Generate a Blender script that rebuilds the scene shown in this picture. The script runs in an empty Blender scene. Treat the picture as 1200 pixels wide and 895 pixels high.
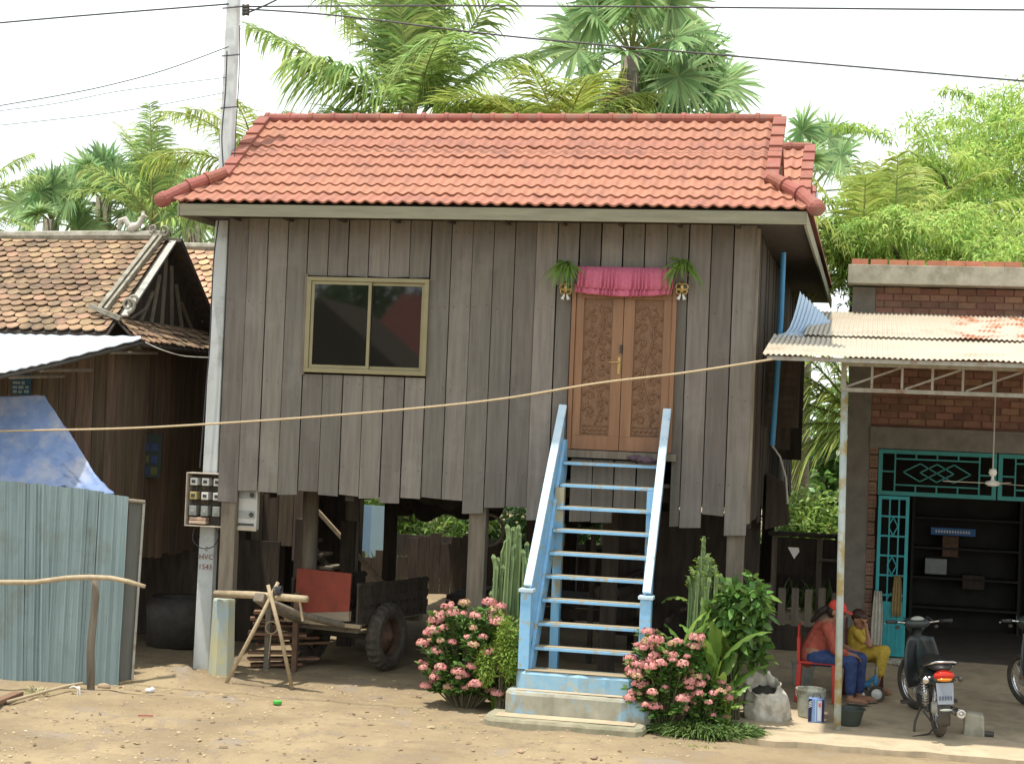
import bpy, bmesh, math, random
import numpy as np
from mathutils import Vector, Matrix, Quaternion, noise
C = bpy.context.scene.collection
sc = bpy.context.scene
R = math.radians
rng = np.random.default_rng(7); random.seed(7)

# ---------------------------------------------------------------- camera
F = 1950.0; EYE = 3.0
yaw, pitch, roll = R(12.2), R(1.26), R(2.3)
fw = Vector((-math.sin(yaw)*math.cos(pitch), math.cos(yaw)*math.cos(pitch), math.sin(pitch)))
r0 = Vector((math.cos(yaw), math.sin(yaw), 0)); u0 = r0.cross(fw)
rt = r0*math.cos(roll)+u0*math.sin(roll); up = -r0*math.sin(roll)+u0*math.cos(roll)
cam = bpy.data.objects.new('camera', bpy.data.cameras.new('camera')); C.objects.link(cam)
cam.matrix_world = Matrix(((rt.x, up.x, -fw.x, 0), (rt.y, up.y, -fw.y, 0), (rt.z, up.z, -fw.z, EYE), (0, 0, 0, 1)))
cam.data.sensor_width = 36; cam.data.lens = 36*F/1200; cam.data.clip_end = 2000; cam.data.clip_start = 0.1
sc.camera = cam
def at(x, y, Y):                      # world point on the plane Y = const (metres from the road) seen at a photo pixel
    d = fw*F + rt*(x-600) + up*(447.5-y); return Vector((0, 0, EYE)) + d*(Y/d.y)
def gnd(x, y, z=0.0):
    d = fw*F + rt*(x-600) + up*(447.5-y); return Vector((0, 0, EYE)) + d*((z-EYE)/d.z)

# ---------------------------------------------------------------- sky, sun, exposure
SUN_EL = R(77.5); SUNV = Vector((-0.82, -0.57, 0)).normalized()*math.cos(SUN_EL) + Vector((0, 0, math.sin(SUN_EL)))
w = bpy.data.worlds.new('World'); sc.world = w; w.use_nodes = True
nt = w.node_tree; nt.nodes.clear()
out = nt.nodes.new('ShaderNodeOutputWorld'); bg = nt.nodes.new('ShaderNodeBackground'); bg.inputs[1].default_value = 0.125
sky = nt.nodes.new('ShaderNodeTexSky'); sky.sky_type = 'NISHITA'; sky.sun_disc = False
sky.sun_elevation = SUN_EL; sky.sun_rotation = math.atan2(SUNV.x, SUNV.y); sky.dust_density = 2.5; sky.air_density = 1.2
tc = nt.nodes.new('ShaderNodeTexCoord'); mp = nt.nodes.new('ShaderNodeMapping'); mp.inputs['Scale'].default_value = (1.6, 1.6, 5)
nz = nt.nodes.new('ShaderNodeTexNoise'); nz.inputs['Scale'].default_value = 2.2; nz.inputs['Detail'].default_value = 8; nz.inputs['Roughness'].default_value = .55
cr = nt.nodes.new('ShaderNodeValToRGB'); cr.color_ramp.elements[0].position = .30; cr.color_ramp.elements[0].color = (.86, .86, .86, 1)
cr.color_ramp.elements[1].position = .56; cr.color_ramp.elements[1].color = (1, 1, 1, 1)
sep = nt.nodes.new('ShaderNodeSeparateXYZ'); mr = nt.nodes.new('ShaderNodeMapRange')
mr.inputs['From Min'].default_value = .3; mr.inputs['From Max'].default_value = .8; mr.inputs['To Min'].default_value = 1; mr.inputs['To Max'].default_value = .6
ml = nt.nodes.new('ShaderNodeMath'); ml.operation = 'MULTIPLY'
mx = nt.nodes.new('ShaderNodeMix'); mx.data_type = 'RGBA'; mx.inputs['B'].default_value = (8.3, 8.9, 9.0, 1)
L = nt.links.new
L(tc.outputs['Generated'], mp.inputs[0]); L(mp.outputs[0], nz.inputs[0]); L(nz.outputs[0], cr.inputs[0])
L(tc.outputs['Generated'], sep.inputs[0]); L(sep.outputs['Z'], mr.inputs['Value'])
L(cr.outputs[0], ml.inputs[0]); L(mr.outputs[0], ml.inputs[1]); L(ml.outputs[0], mx.inputs['Factor'])
L(sky.outputs[0], mx.inputs['A']); L(mx.outputs['Result'], bg.inputs[0]); L(bg.outputs[0], out.inputs[0])
sl = bpy.data.lights.new('sun', 'SUN'); sl.energy = 3.9; sl.angle = R(1.2); sl.color = (1, .94, .84)
sun = bpy.data.objects.new('sun', sl); C.objects.link(sun); sun.rotation_euler = SUNV.to_track_quat('Z', 'Y').to_euler(); sun.location = (-5, 0, 20)
sc.view_settings.view_transform = 'Standard'; sc.view_settings.look = 'None'; sc.view_settings.gamma = 1; sc.view_settings.use_curve_mapping = False
sc.view_settings.exposure = 0.52
sc.render.engine = 'CYCLES'

# ---------------------------------------------------------------- materials
MATS = {}
def M(name, c1, c2=None, s=(4, 4, 4), rough=.8, bump=0.0, rand=0.0, metal=0.0, stain=None, stain_s=1.2, stain_lo=.5, stain_hi=.75, trans=0.0, detail=5, spec=.4, bscale=None):
    if name in MATS: return MATS[name]
    m = bpy.data.materials.new(name); m.use_nodes = True; MATS[name] = m
    n = m.node_tree.nodes; l = m.node_tree.links.new; b = n['Principled BSDF']
    b.inputs['Roughness'].default_value = rough; b.inputs['Metallic'].default_value = metal; b.inputs['Specular IOR Level'].default_value = spec
    t = n.new('ShaderNodeTexCoord'); mp = n.new('ShaderNodeMapping'); mp.inputs['Scale'].default_value = s; l(t.outputs['Object'], mp.inputs[0])
    nz = n.new('ShaderNodeTexNoise'); nz.inputs['Scale'].default_value = 1; nz.inputs['Detail'].default_value = detail; nz.inputs['Roughness'].default_value = .62
    l(mp.outputs[0], nz.inputs[0])
    c2 = c2 or tuple(v*.75 for v in c1)
    r = n.new('ShaderNodeMapRange'); r.inputs[1].default_value = .32; r.inputs[2].default_value = .68; l(nz.outputs[0], r.inputs[0])
    mix = n.new('ShaderNodeMix'); mix.data_type = 'RGBA'; mix.inputs['A'].default_value = (*c1, 1); mix.inputs['B'].default_value = (*c2, 1); l(r.outputs[0], mix.inputs['Factor'])
    col = mix.outputs['Result']
    if stain:
        z2 = n.new('ShaderNodeTexNoise'); z2.inputs['Scale'].default_value = stain_s; z2.inputs['Detail'].default_value = 6; z2.inputs['Roughness'].default_value = .65; l(t.outputs['Object'], z2.inputs[0])
        r2 = n.new('ShaderNodeMapRange'); r2.inputs[1].default_value = stain_lo; r2.inputs[2].default_value = stain_hi; l(z2.outputs[0], r2.inputs[0])
        mm = n.new('ShaderNodeMix'); mm.data_type = 'RGBA'; mm.inputs['B'].default_value = (*stain, 1); l(col, mm.inputs['A']); l(r2.outputs[0], mm.inputs['Factor']); col = mm.outputs['Result']
    if rand:
        g = n.new('ShaderNodeNewGeometry'); rr = n.new('ShaderNodeMapRange'); rr.inputs[3].default_value = 1-rand; rr.inputs[4].default_value = 1+rand; l(g.outputs['Random Per Island'], rr.inputs[0])
        h = n.new('ShaderNodeHueSaturation'); l(col, h.inputs['Color']); l(rr.outputs[0], h.inputs['Value'])
        r3 = n.new('ShaderNodeMapRange'); r3.inputs[3].default_value = .5-rand*.06; r3.inputs[4].default_value = .5+rand*.06
        wn = n.new('ShaderNodeTexWhiteNoise'); wn.noise_dimensions = '1D'; l(g.outputs['Random Per Island'], wn.inputs['W']); l(wn.outputs['Value'], r3.inputs[0]); l(r3.outputs[0], h.inputs['Hue']); col = h.outputs['Color']
    l(col, b.inputs['Base Color'])
    if bump:
        bp = n.new('ShaderNodeBump'); bp.inputs['Strength'].default_value = bump; bp.inputs['Distance'].default_value = .01; l(nz.outputs[0], bp.inputs['Height']); l(bp.outputs[0], b.inputs['Normal'])
    if trans:
        tr = n.new('ShaderNodeBsdfTranslucent'); ms = n.new('ShaderNodeMixShader'); ms.inputs[0].default_value = trans
        l(col, tr.inputs['Color']); l(b.outputs[0], ms.inputs[1]); l(tr.outputs[0], ms.inputs[2]); l(ms.outputs[0], n['Material Output'].inputs[0])
    return m
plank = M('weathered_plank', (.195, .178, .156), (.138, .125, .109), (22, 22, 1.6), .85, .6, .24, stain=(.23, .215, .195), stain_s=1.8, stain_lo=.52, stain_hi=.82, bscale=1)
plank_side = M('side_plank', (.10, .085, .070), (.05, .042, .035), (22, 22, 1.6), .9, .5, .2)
oldwood = M('old_wood', (.23, .20, .15), (.13, .11, .085), (18, 18, 2), .88, .5, .12)
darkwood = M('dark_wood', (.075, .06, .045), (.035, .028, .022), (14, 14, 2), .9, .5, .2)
fascia_m = M('fascia_wood', (.28, .27, .19), (.20, .195, .135), (2, 20, 20), .8, .4, .05)
doorwood = M('door_wood', (.27, .145, .075), (.20, .10, .052), (14, 14, 1.3), .5, .25, .05)
carve_m = M('carved_wood', (.215, .115, .06), (.14, .072, .036), (40, 40, 30), .5, .8)
tile_m = M('cement_tile', (.37, .165, .105), (.31, .13, .085), (9, 9, 9), .75, .4, .08, stain=(.21, .10, .08), stain_s=2.6, stain_lo=.50, stain_hi=.80)
cap_m = M('ridge_cap', (.31, .11, .08), (.23, .08, .06), (9, 9, 9), .8, .5, .12, stain=(.2, .15, .12), stain_s=5, stain_lo=.55, stain_hi=.75)
clay_m = M('clay_tile', (.32, .21, .125), (.20, .13, .08), (5, 5, 5), .85, .4, .22, stain=(.13, .10, .07), stain_s=2.5, stain_lo=.48, stain_hi=.72)
mortar_m = M('old_mortar', (.36, .34, .28), (.17, .16, .12), (9, 9, 9), .9, .6)
blue_m = M('blue_paint', (.27, .52, .76), (.20, .44, .70), (9, 9, 9), .5, .2, .05, stain=(.36, .36, .30), stain_s=11, stain_lo=.55, stain_hi=.63)
whiteblue_m = M('sunlit_blue_paint', (.56, .68, .76), (.42, .58, .72), (9, 9, 9), .5, .2, .03, stain=(.30, .30, .24), stain_s=9, stain_lo=.62, stain_hi=.7)  # sun on rail and newel tops is put into a paler blue
tread_m = M('worn_tread', (.38, .31, .20), (.28, .22, .14), (3, 20, 20), .8, .4)
conc_m = M('concrete', (.40, .38, .30), (.27, .255, .20), (6, 6, 6), .9, .5, stain=(.18, .18, .12), stain_s=3, stain_lo=.5, stain_hi=.75)
sandconc_m = M('dusty_concrete', (.47, .38, .26), (.37, .30, .20), (5, 5, 5), .95, .4, stain=(.30, .26, .18), stain_s=2.5)
pole_m = M('pole_concrete', (.66, .70, .70), (.54, .58, .58), (5, 5, 1.5), .85, .4, stain=(.24, .24, .20), stain_s=2.4, stain_lo=.52, stain_hi=.8)
brick_m = M('red_brick', (.24, .135, .095), (.17, .098, .07), (8, 8, 8), .9, .5, .25)
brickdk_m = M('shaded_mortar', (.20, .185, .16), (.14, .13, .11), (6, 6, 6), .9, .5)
hbrick_m = M('hollow_brick', (.52, .22, .13), (.40, .16, .10), (8, 8, 8), .85, .4, .12)
teal_m = M('teal_paint', (.025, .24, .22), (.02, .18, .17), (6, 6, 6), .5, .2, .06)
tealleaf_m = M('turquoise_paint', (.03, .34, .37), (.025, .27, .31), (6, 6, 6), .5, .2, .05)
tin_m = M('tin_sheet', (.52, .46, .36), (.43, .38, .29), (2, 5, 2), .55, .15, .04, metal=.15, stain=(.40, .27, .17), stain_s=2.0, stain_lo=.58, stain_hi=.72)
tinrust_m = M('rusty_tin_sheet', (.54, .46, .36), (.44, .37, .29), (2, 5, 2), .6, .2, .03, metal=.1, stain=(.33, .12, .05), stain_s=3.2, stain_lo=.50, stain_hi=.56)
tinblue_m = M('blue_tin', (.50, .62, .74), (.40, .52, .66), (3, 3, 3), .45, .1, .05, metal=.2)
fence_m = M('fence_zinc', (.30, .38, .39), (.20, .27, .285), (14, 14, .5), .6, .25, .18, metal=.25, stain=(.19, .21, .18), stain_s=2.2, stain_lo=.5, stain_hi=.8)
fencedk_m = M('dark_zinc', (.12, .125, .11), (.08, .085, .075), (9, 9, .8), .7, .2, .1)
whitetin_m = M('white_roof_sheet', (.44, .49, .55), (.38, .43, .50), (3, 3, 3), .5, .1, .03, stain=(.40, .43, .45), stain_s=3, stain_lo=.55, stain_hi=.85)
tarp_m = M('blue_tarp', (.23, .33, .56), (.16, .24, .45), (5, 5, 5), .5, .6, stain=(.42, .44, .52), stain_s=3.5, stain_lo=.45, stain_hi=.7)
steel_m = M('painted_steel', (.40, .40, .36), (.28, .28, .25), (12, 12, 3), .55, .2, .05, stain=(.22, .12, .07), stain_s=6, stain_lo=.55, stain_hi=.7)
post_m = M('flaking_post_paint', (.48, .55, .52), (.36, .43, .42), (20, 20, 4), .6, .4, stain=(.36, .28, .12), stain_s=5, stain_lo=.48, stain_hi=.62)
pipe_m = M('blue_pipe', (.05, .24, .45), (.04, .20, .38), (6, 6, 6), .45)
alu_m = M('champagne_aluminium', (.27, .24, .14), (.23, .20, .11), (5, 5, 5), .4, .05, metal=.3)
glass_m = M('tinted_glass', (.008, .009, .008), (.010, .011, .010), (2, 2, 2), .03, spec=.8)
pink_m = M('pink_cloth', (.60, .17, .26), (.46, .11, .18), (60, 60, 60), .85, .3, .02)
brass_m = M('brass', (.52, .38, .15), (.36, .26, .10), (30, 30, 30), .35, .2, metal=.8)
white_m = M('white_plastic', (.72, .72, .68), (.62, .62, .58), (8, 8, 8), .5, .1, .05)
grey_m = M('grey_plastic', (.32, .34, .32), (.24, .26, .25), (8, 8, 8), .5, .1, .12)
black_m = M('black_plastic', (.02, .02, .02), (.035, .035, .033), (8, 8, 8), .45, .1, .05)
rubber_m = M('tyre_rubber', (.045, .04, .035), (.10, .085, .065), (12, 12, 12), .9, .3)
wire_m = M('cable_black', (.05, .05, .06), (.07, .07, .08), (5, 5, 5), .6)
rope_m = M('rope', (.50, .40, .26), (.40, .31, .19), (40, 40, 40), .9, .3)
bamboo_m = M('pale_pole_wood', (.42, .34, .22), (.30, .24, .15), (14, 14, 14), .75, .3, .08)
redpaint_m = M('red_panel', (.27, .052, .03), (.19, .04, .024), (6, 6, 6), .7, .3)
rust_m = M('rust', (.17, .10, .065), (.10, .06, .04), (10, 10, 10), .85, .4)
dkiron_m = M('dark_iron', (.07, .065, .055), (.045, .04, .035), (10, 10, 10), .6, .3, .1)
chrome_m = M('chrome', (.62, .62, .62), (.5, .5, .5), (5, 5, 5), .22, metal=1)
redplas_m = M('red_plastic', (.55, .05, .03), (.45, .04, .025), (5, 5, 5), .4, .05, .03)
taillens_m = M('tail_lens', (.55, .03, .012), (.42, .02, .01), (5, 5, 5), .15)
amber_m = M('amber_lens', (.75, .28, .03), (.6, .2, .02), (5, 5, 5), .15)
skin_m = M('skin', (.33, .17, .10), (.27, .135, .08), (9, 9, 9), .6)
hair_m = M('hair', (.018, .013, .010), (.03, .02, .015), (60, 60, 8), .5, .4)
shirtred_m = M('red_shirt', (.40, .10, .065), (.26, .05, .035), (16, 16, 16), .9, 1.0)
capred_m = M('red_cap', (.62, .07, .05), (.5, .05, .04), (12, 12, 12), .85, .3)
jeans_m = M('blue_jeans', (.05, .08, .20), (.02, .04, .12), (18, 18, 18), .9, 1.0)
yellow_m = M('yellow_cloth', (.58, .42, .07), (.38, .26, .03), (16, 16, 16), .9, 1.0)
sack_m = M('woven_sack', (.58, .55, .47), (.44, .41, .35), (14, 14, 14), .8, .8, stain=(.26, .22, .16), stain_s=5)
bucket_m = M('dirty_bucket', (.42, .43, .36), (.27, .275, .22), (7, 7, 7), .7, .3, stain=(.16, .15, .11), stain_s=7, stain_lo=.5, stain_hi=.62)
lit_g = dict(rough=.75, spec=.2, trans=.5, rand=.45)
palm_g = M('palm_leaf', (.42, .52, .18), (.25, .38, .13), (1, 1, 1), **lit_g)
palmy_g = M('yellow_palm_leaf', (.42, .42, .10), (.30, .36, .08), (1.2, 1.2, 1.2), **lit_g)
fan_g = M('fan_leaf', (.34, .48, .22), (.22, .36, .16), (1, 1, 1), **lit_g)
dry_m = M('dry_frond', (.30, .22, .12), (.20, .15, .08), (3, 3, 3), rough=.9, trans=.2, rand=.3)
bamb_g = M('feathery_leaf', (.58, .68, .22), (.26, .44, .10), (1.1, 1.1, 1.1), **lit_g)
shrub_g = M('shrub_leaf', (.13, .24, .05), (.075, .16, .035), (3, 3, 3), rough=.4, trans=.3, rand=.4)
broad_g = M('broad_leaf', (.22, .34, .075), (.14, .25, .05), (4, 4, 4), rough=.4, trans=.35, rand=.3)
fern_g = M('fern_leaf', (.27, .38, .06), (.19, .29, .045), (4, 4, 4), rough=.6, trans=.35, rand=.3)
cact_g = M('euphorbia_skin', (.19, .27, .11), (.13, .20, .08), (12, 12, 3), rough=.6, rand=.15, bump=.3)
grass_g = M('blade_green', (.13, .20, .05), (.08, .14, .035), (6, 6, 6), rough=.6, trans=.2, rand=.35)
petal_m = M('pink_petal', (.68, .25, .25), (.68, .36, .31), (9, 9, 9), rough=.7, trans=.2, rand=.28)
bract_m = M('faded_petal', (.50, .30, .20), (.38, .26, .14), (9, 9, 9), rough=.8, rand=.3)
frondstalk_m = M('frond_stalk', (.30, .33, .10), (.22, .25, .08), (5, 5, 5), .6, .1)
trunk_m = M('palm_trunk', (.22, .19, .15), (.13, .11, .085), (5, 5, 14), .9, .6)
stem_m = M('plant_stem', (.14, .12, .07), (.09, .08, .045), (12, 12, 12), .8, .3)
stone_m = M('field_stone', (.36, .28, .175), (.22, .17, .11), (3, 3, 3), .95, .5, .4)

def ground_mat():
    m = bpy.data.materials.new('packed_earth'); m.use_nodes = True
    n = m.node_tree.nodes; l = m.node_tree.links.new; b = n['Principled BSDF']; b.inputs['Roughness'].default_value = .95; b.inputs['Specular IOR Level'].default_value = .15
    t = n.new('ShaderNodeTexCoord')
    def nz(s, d, ro=.6):
        z = n.new('ShaderNodeTexNoise'); z.inputs['Scale'].default_value = s; z.inputs['Detail'].default_value = d; z.inputs['Roughness'].default_value = ro; l(t.outputs['Object'], z.inputs[0]); return z.outputs[0]
    def rng_(o, a, c):
        r = n.new('ShaderNodeMapRange'); r.inputs[1].default_value = a; r.inputs[2].default_value = c; l(o, r.inputs[0]); return r.outputs[0]
    def mix(f, A, Bc):
        x = n.new('ShaderNodeMix'); x.data_type = 'RGBA'; l(f, x.inputs['Factor'])
        if isinstance(A, tuple): x.inputs['A'].default_value = (*A, 1)
        else: l(A, x.inputs['A'])
        x.inputs['B'].default_value = (*Bc, 1); return x.outputs['Result']
    c = mix(rng_(nz(.9, 6), .35, .68), (.335, .262, .158), (.22, .168, .105))
    c = mix(rng_(nz(3.4, 9, .72), .50, .68), c, (.215, .165, .115))
    c = mix(rng_(nz(1.7, 5, .6), .58, .72), c, (.27, .23, .185))
    c = mix(rng_(nz(26, 5, .75), .60, .70), c, (.17, .125, .08))
    c = mix(rng_(nz(55, 3, .6), .66, .76), c, (.52, .45, .33))
    l(c, b.inputs['Base Color'])
    bp = n.new('ShaderNodeBump'); bp.inputs['Strength'].default_value = .7; bp.inputs['Distance'].default_value = .02; l(nz(22, 8, .72), bp.inputs['Height']); l(bp.outputs[0], b.inputs['Normal'])
    return m

# ---------------------------------------------------------------- mesh helpers
ROOTLOC = {}
def tag(o, label=None, cat=None, group=None, kind=None):
    if label: o['label'] = label
    if cat: o['category'] = cat
    if group: o['group'] = group
    if kind: o['kind'] = kind
    return o
def thing(name, label, cat, loc=(0, 0, 0), group=None, rz=0):
    o = bpy.data.objects.new(name, None); C.objects.link(o); o.location = loc; o.rotation_euler = (0, 0, rz); o.empty_display_size = .1
    ROOTLOC[o.name] = Vector(loc) if rz == 0 else Vector((0, 0, 0))
    return tag(o, label, cat, group)
def basis(d, upv=Vector((0, 0, 1))):
    d = d.normalized(); x = d.cross(upv)
    if x.length < 1e-4: x = d.cross(Vector((0, 1, 0)))
    x.normalize(); y = x.cross(d); return x, y, d
class MB:
    def __init__(s): s.v = []; s.f = []
    def add(s, vs, fs):
        k = len(s.v); s.v += [tuple(p) for p in vs]; s.f += [tuple(i+k for i in f) for f in fs]; return s
    def box(s, x0, x1, y0, y1, z0, z1):
        return s.add([(x0, y0, z0), (x1, y0, z0), (x1, y1, z0), (x0, y1, z0), (x0, y0, z1), (x1, y0, z1), (x1, y1, z1), (x0, y1, z1)],
                     [(0, 3, 2, 1), (4, 5, 6, 7), (0, 1, 5, 4), (1, 2, 6, 5), (2, 3, 7, 6), (3, 0, 4, 7)])
    def hexa(s, b, t):               # bottom quad, top quad
        return s.add(list(b)+list(t), [(0, 3, 2, 1), (4, 5, 6, 7), (0, 1, 5, 4), (1, 2, 6, 5), (2, 3, 7, 6), (3, 0, 4, 7)])
    def beam(s, a, b, w, h, upv=Vector((0, 0, 1)), w2=None, h2=None):
        a = Vector(a); b = Vector(b); x, y, d = basis(b-a, Vector(upv)); w2 = w2 or w; h2 = h2 or h
        q = lambda p, w, h: [p-x*w/2-y*h/2, p+x*w/2-y*h/2, p+x*w/2+y*h/2, p-x*w/2+y*h/2]
        return s.hexa(q(a, w, h), q(b, w2, h2))
    def tube(s, pts, rad, n=8, cap=True):
        pts = [Vector(p) for p in pts]; rad = rad if hasattr(rad, '__len__') else [rad]*len(pts)
        rings = []; x = None
        for i, p in enumerate(pts):
            d = (pts[min(i+1, len(pts)-1)]-pts[max(i-1, 0)])
            if x is None: x, y, _ = basis(d)
            else:
                d = d.normalized(); x = (x-d*x.dot(d)); x.normalize(); y = x.cross(d)
            rings.append([p+(x*math.cos(2*math.pi*k/n)+y*math.sin(2*math.pi*k/n))*rad[i] for k in range(n)])
        vs = [v for r in rings for v in r]; fs = []
        for i in range(len(pts)-1):
            for k in range(n): fs.append((i*n+k, i*n+(k+1) % n, (i+1)*n+(k+1) % n, (i+1)*n+k))
        if cap: fs.append(tuple(range(n))); fs.append(tuple((len(pts)-1)*n+k for k in reversed(range(n))))
        return s.add(vs, fs)
    def lathe(s, prof, c=(0, 0, 0), n=20, axis='z', sx=1, sy=1):
        vs = []; c = Vector(c)
        for r, h in prof:
            for k in range(n):
                a = 2*math.pi*k/n; p = (r*math.cos(a)*sx, r*math.sin(a)*sy, h)
                if axis == 'x': p = (h, p[0], p[1])
                elif axis == 'y': p = (p[0], h, p[1])
                vs.append(c+Vector(p))
        fs = [(i*n+k, i*n+(k+1) % n, (i+1)*n+(k+1) % n, (i+1)*n+k) for i in range(len(prof)-1) for k in range(n)]
        return s.add(vs, fs)
    def torus(s, c, R_, r, axis='y', n=32, m=10, sq=1.0, tread=0):
        vs = []; fs = []; c = Vector(c)
        for i in range(n):
            a = 2*math.pi*i/n; 
            for k in range(m):
                b = 2*math.pi*k/m; rr = R_+r*math.cos(b); h = r*math.sin(b)*sq
                if tread and math.cos(b) > .35 and i % 2: rr -= tread
                p = (rr*math.cos(a), rr*math.sin(a), h)
                vs.append(c+Vector((h, p[0], p[1]) if axis == 'x' else ((p[0], h, p[1]) if axis == 'y' else p)))
        for i in range(n):
            for k in range(m): fs.append((i*m+k, ((i+1) % n)*m+k, ((i+1) % n)*m+(k+1) % m, i*m+(k+1) % m))
        return s.add(vs, fs)
    def ball(s, c, r, n=12, m=8, rot=None):
        r = r if hasattr(r, '__len__') else (r, r, r); c = Vector(c); vs = []; fs = []
        for i in range(m+1):
            t = math.pi*i/m
            for k in range(n):
                a = 2*math.pi*k/n; p = Vector((r[0]*math.sin(t)*math.cos(a), r[1]*math.sin(t)*math.sin(a), r[2]*math.cos(t)))
                if rot: p = rot @ p
                vs.append(c+p)
        for i in range(m):
            for k in range(n): fs.append((i*n+k, (i+1)*n+k, (i+1)*n+(k+1) % n, i*n+(k+1) % n))
        return s.add(vs, fs)
    def capsule(s, a, b, ra, rb, n=12):
        a = Vector(a); b = Vector(b); s.ball(a, ra, n, 8); s.ball(b, rb, n, 8)
        d = b-a; K = 5; return s.tube([a+d*i/K for i in range(K+1)], [ra+(rb-ra)*i/K for i in range(K+1)], n)
    def poly(s, pts, t=(0, 0, 0)):    # flat outline extruded by vector t
        n = len(pts); t = Vector(t); pts = [Vector(p) for p in pts]
        if t.length == 0: return s.add(pts, [tuple(range(n))])
        return s.add(pts+[p+t for p in pts], [tuple(reversed(range(n))), tuple(range(n, 2*n))]+[(i, (i+1) % n, (i+1) % n+n, i+n) for i in range(n)])
    def build(s, name, mat, parent=None, label=None, cat=None, group=None, kind=None, smooth=False, bevel=0, thick=0, local=False):
        me = bpy.data.meshes.new(name); v = np.array(s.v, dtype=float).reshape(-1, 3)
        off = Vector((0, 0, 0))
        if parent is not None: off = ROOTLOC[parent.name]
        elif len(v) and not local:
            off = Vector((float((v[:, 0].min()+v[:, 0].max())/2), float((v[:, 1].min()+v[:, 1].max())/2), float(v[:, 2].min())))
        v = v-np.array(off)
        me.from_pydata(v.tolist(), [], s.f); me.update()
        if smooth: me.polygons.foreach_set('use_smooth', [True]*len(me.polygons))
        me.materials.append(mat); o = bpy.data.objects.new(name, me); C.objects.link(o)
        if parent is not None: o.parent = parent
        else: o.location = off
        ROOTLOC[o.name] = off
        bm = bmesh.new(); bm.from_mesh(me); bmesh.ops.recalc_face_normals(bm, faces=bm.faces) if len(me.polygons) < 40000 else None; bm.to_mesh(me); bm.free()
        if thick: md = o.modifiers.new('solid', 'SOLIDIFY'); md.thickness = thick
        if bevel: md = o.modifiers.new('bevel', 'BEVEL'); md.width = bevel; md.segments = 2; md.limit_method = 'ANGLE'
        return tag(o, label, cat, group, kind)
def B(name, mat, parent, *boxes, **k):
    m = MB()
    for b in boxes: m.box(*b)
    return m.build(name, mat, parent, **k)
def remesh(o, vox=.01, sm=3):
    md = o.modifiers.new('r', 'REMESH'); md.mode = 'VOXEL'; md.voxel_size = vox; md.use_smooth_shade = True
    m2 = o.modifiers.new('s', 'SMOOTH'); m2.iterations = sm; m2.factor = .5
    bpy.context.view_layer.update()
    dg = bpy.context.evaluated_depsgraph_get(); me = bpy.data.meshes.new_from_object(o.evaluated_get(dg)); o.modifiers.clear(); o.data = me
    me.polygons.foreach_set('use_smooth', [True]*len(me.polygons)); return o
def text(name, s, size, mat, parent, loc, rot=(math.pi/2, 0, 0), label=None, ext=.001, sx=1):
    cu = bpy.data.curves.new(name, 'FONT'); cu.body = s; cu.size = size; cu.extrude = ext; cu.align_x = 'CENTER'; cu.align_y = 'CENTER'; cu.resolution_u = 2
    t = bpy.data.objects.new(name, cu); C.objects.link(t); bpy.context.view_layer.update()
    me = bpy.data.meshes.new_from_object(t.evaluated_get(bpy.context.evaluated_depsgraph_get())); bpy.data.objects.remove(t)
    o = bpy.data.objects.new(name, me); C.objects.link(o); me.materials.clear(); me.materials.append(mat)
    o.parent = parent; o.location = Vector(loc)-ROOTLOC[parent.name]; o.rotation_euler = rot; o.scale = (sx, 1, 1); ROOTLOC[o.name] = ROOTLOC[parent.name]
    return tag(o, label)
def copy_tree(o, parent=None):
    c = o.copy(); C.objects.link(c)
    if parent is not None: c.parent = parent
    for ch in list(o.children): copy_tree(ch, c)
    return c

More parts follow.
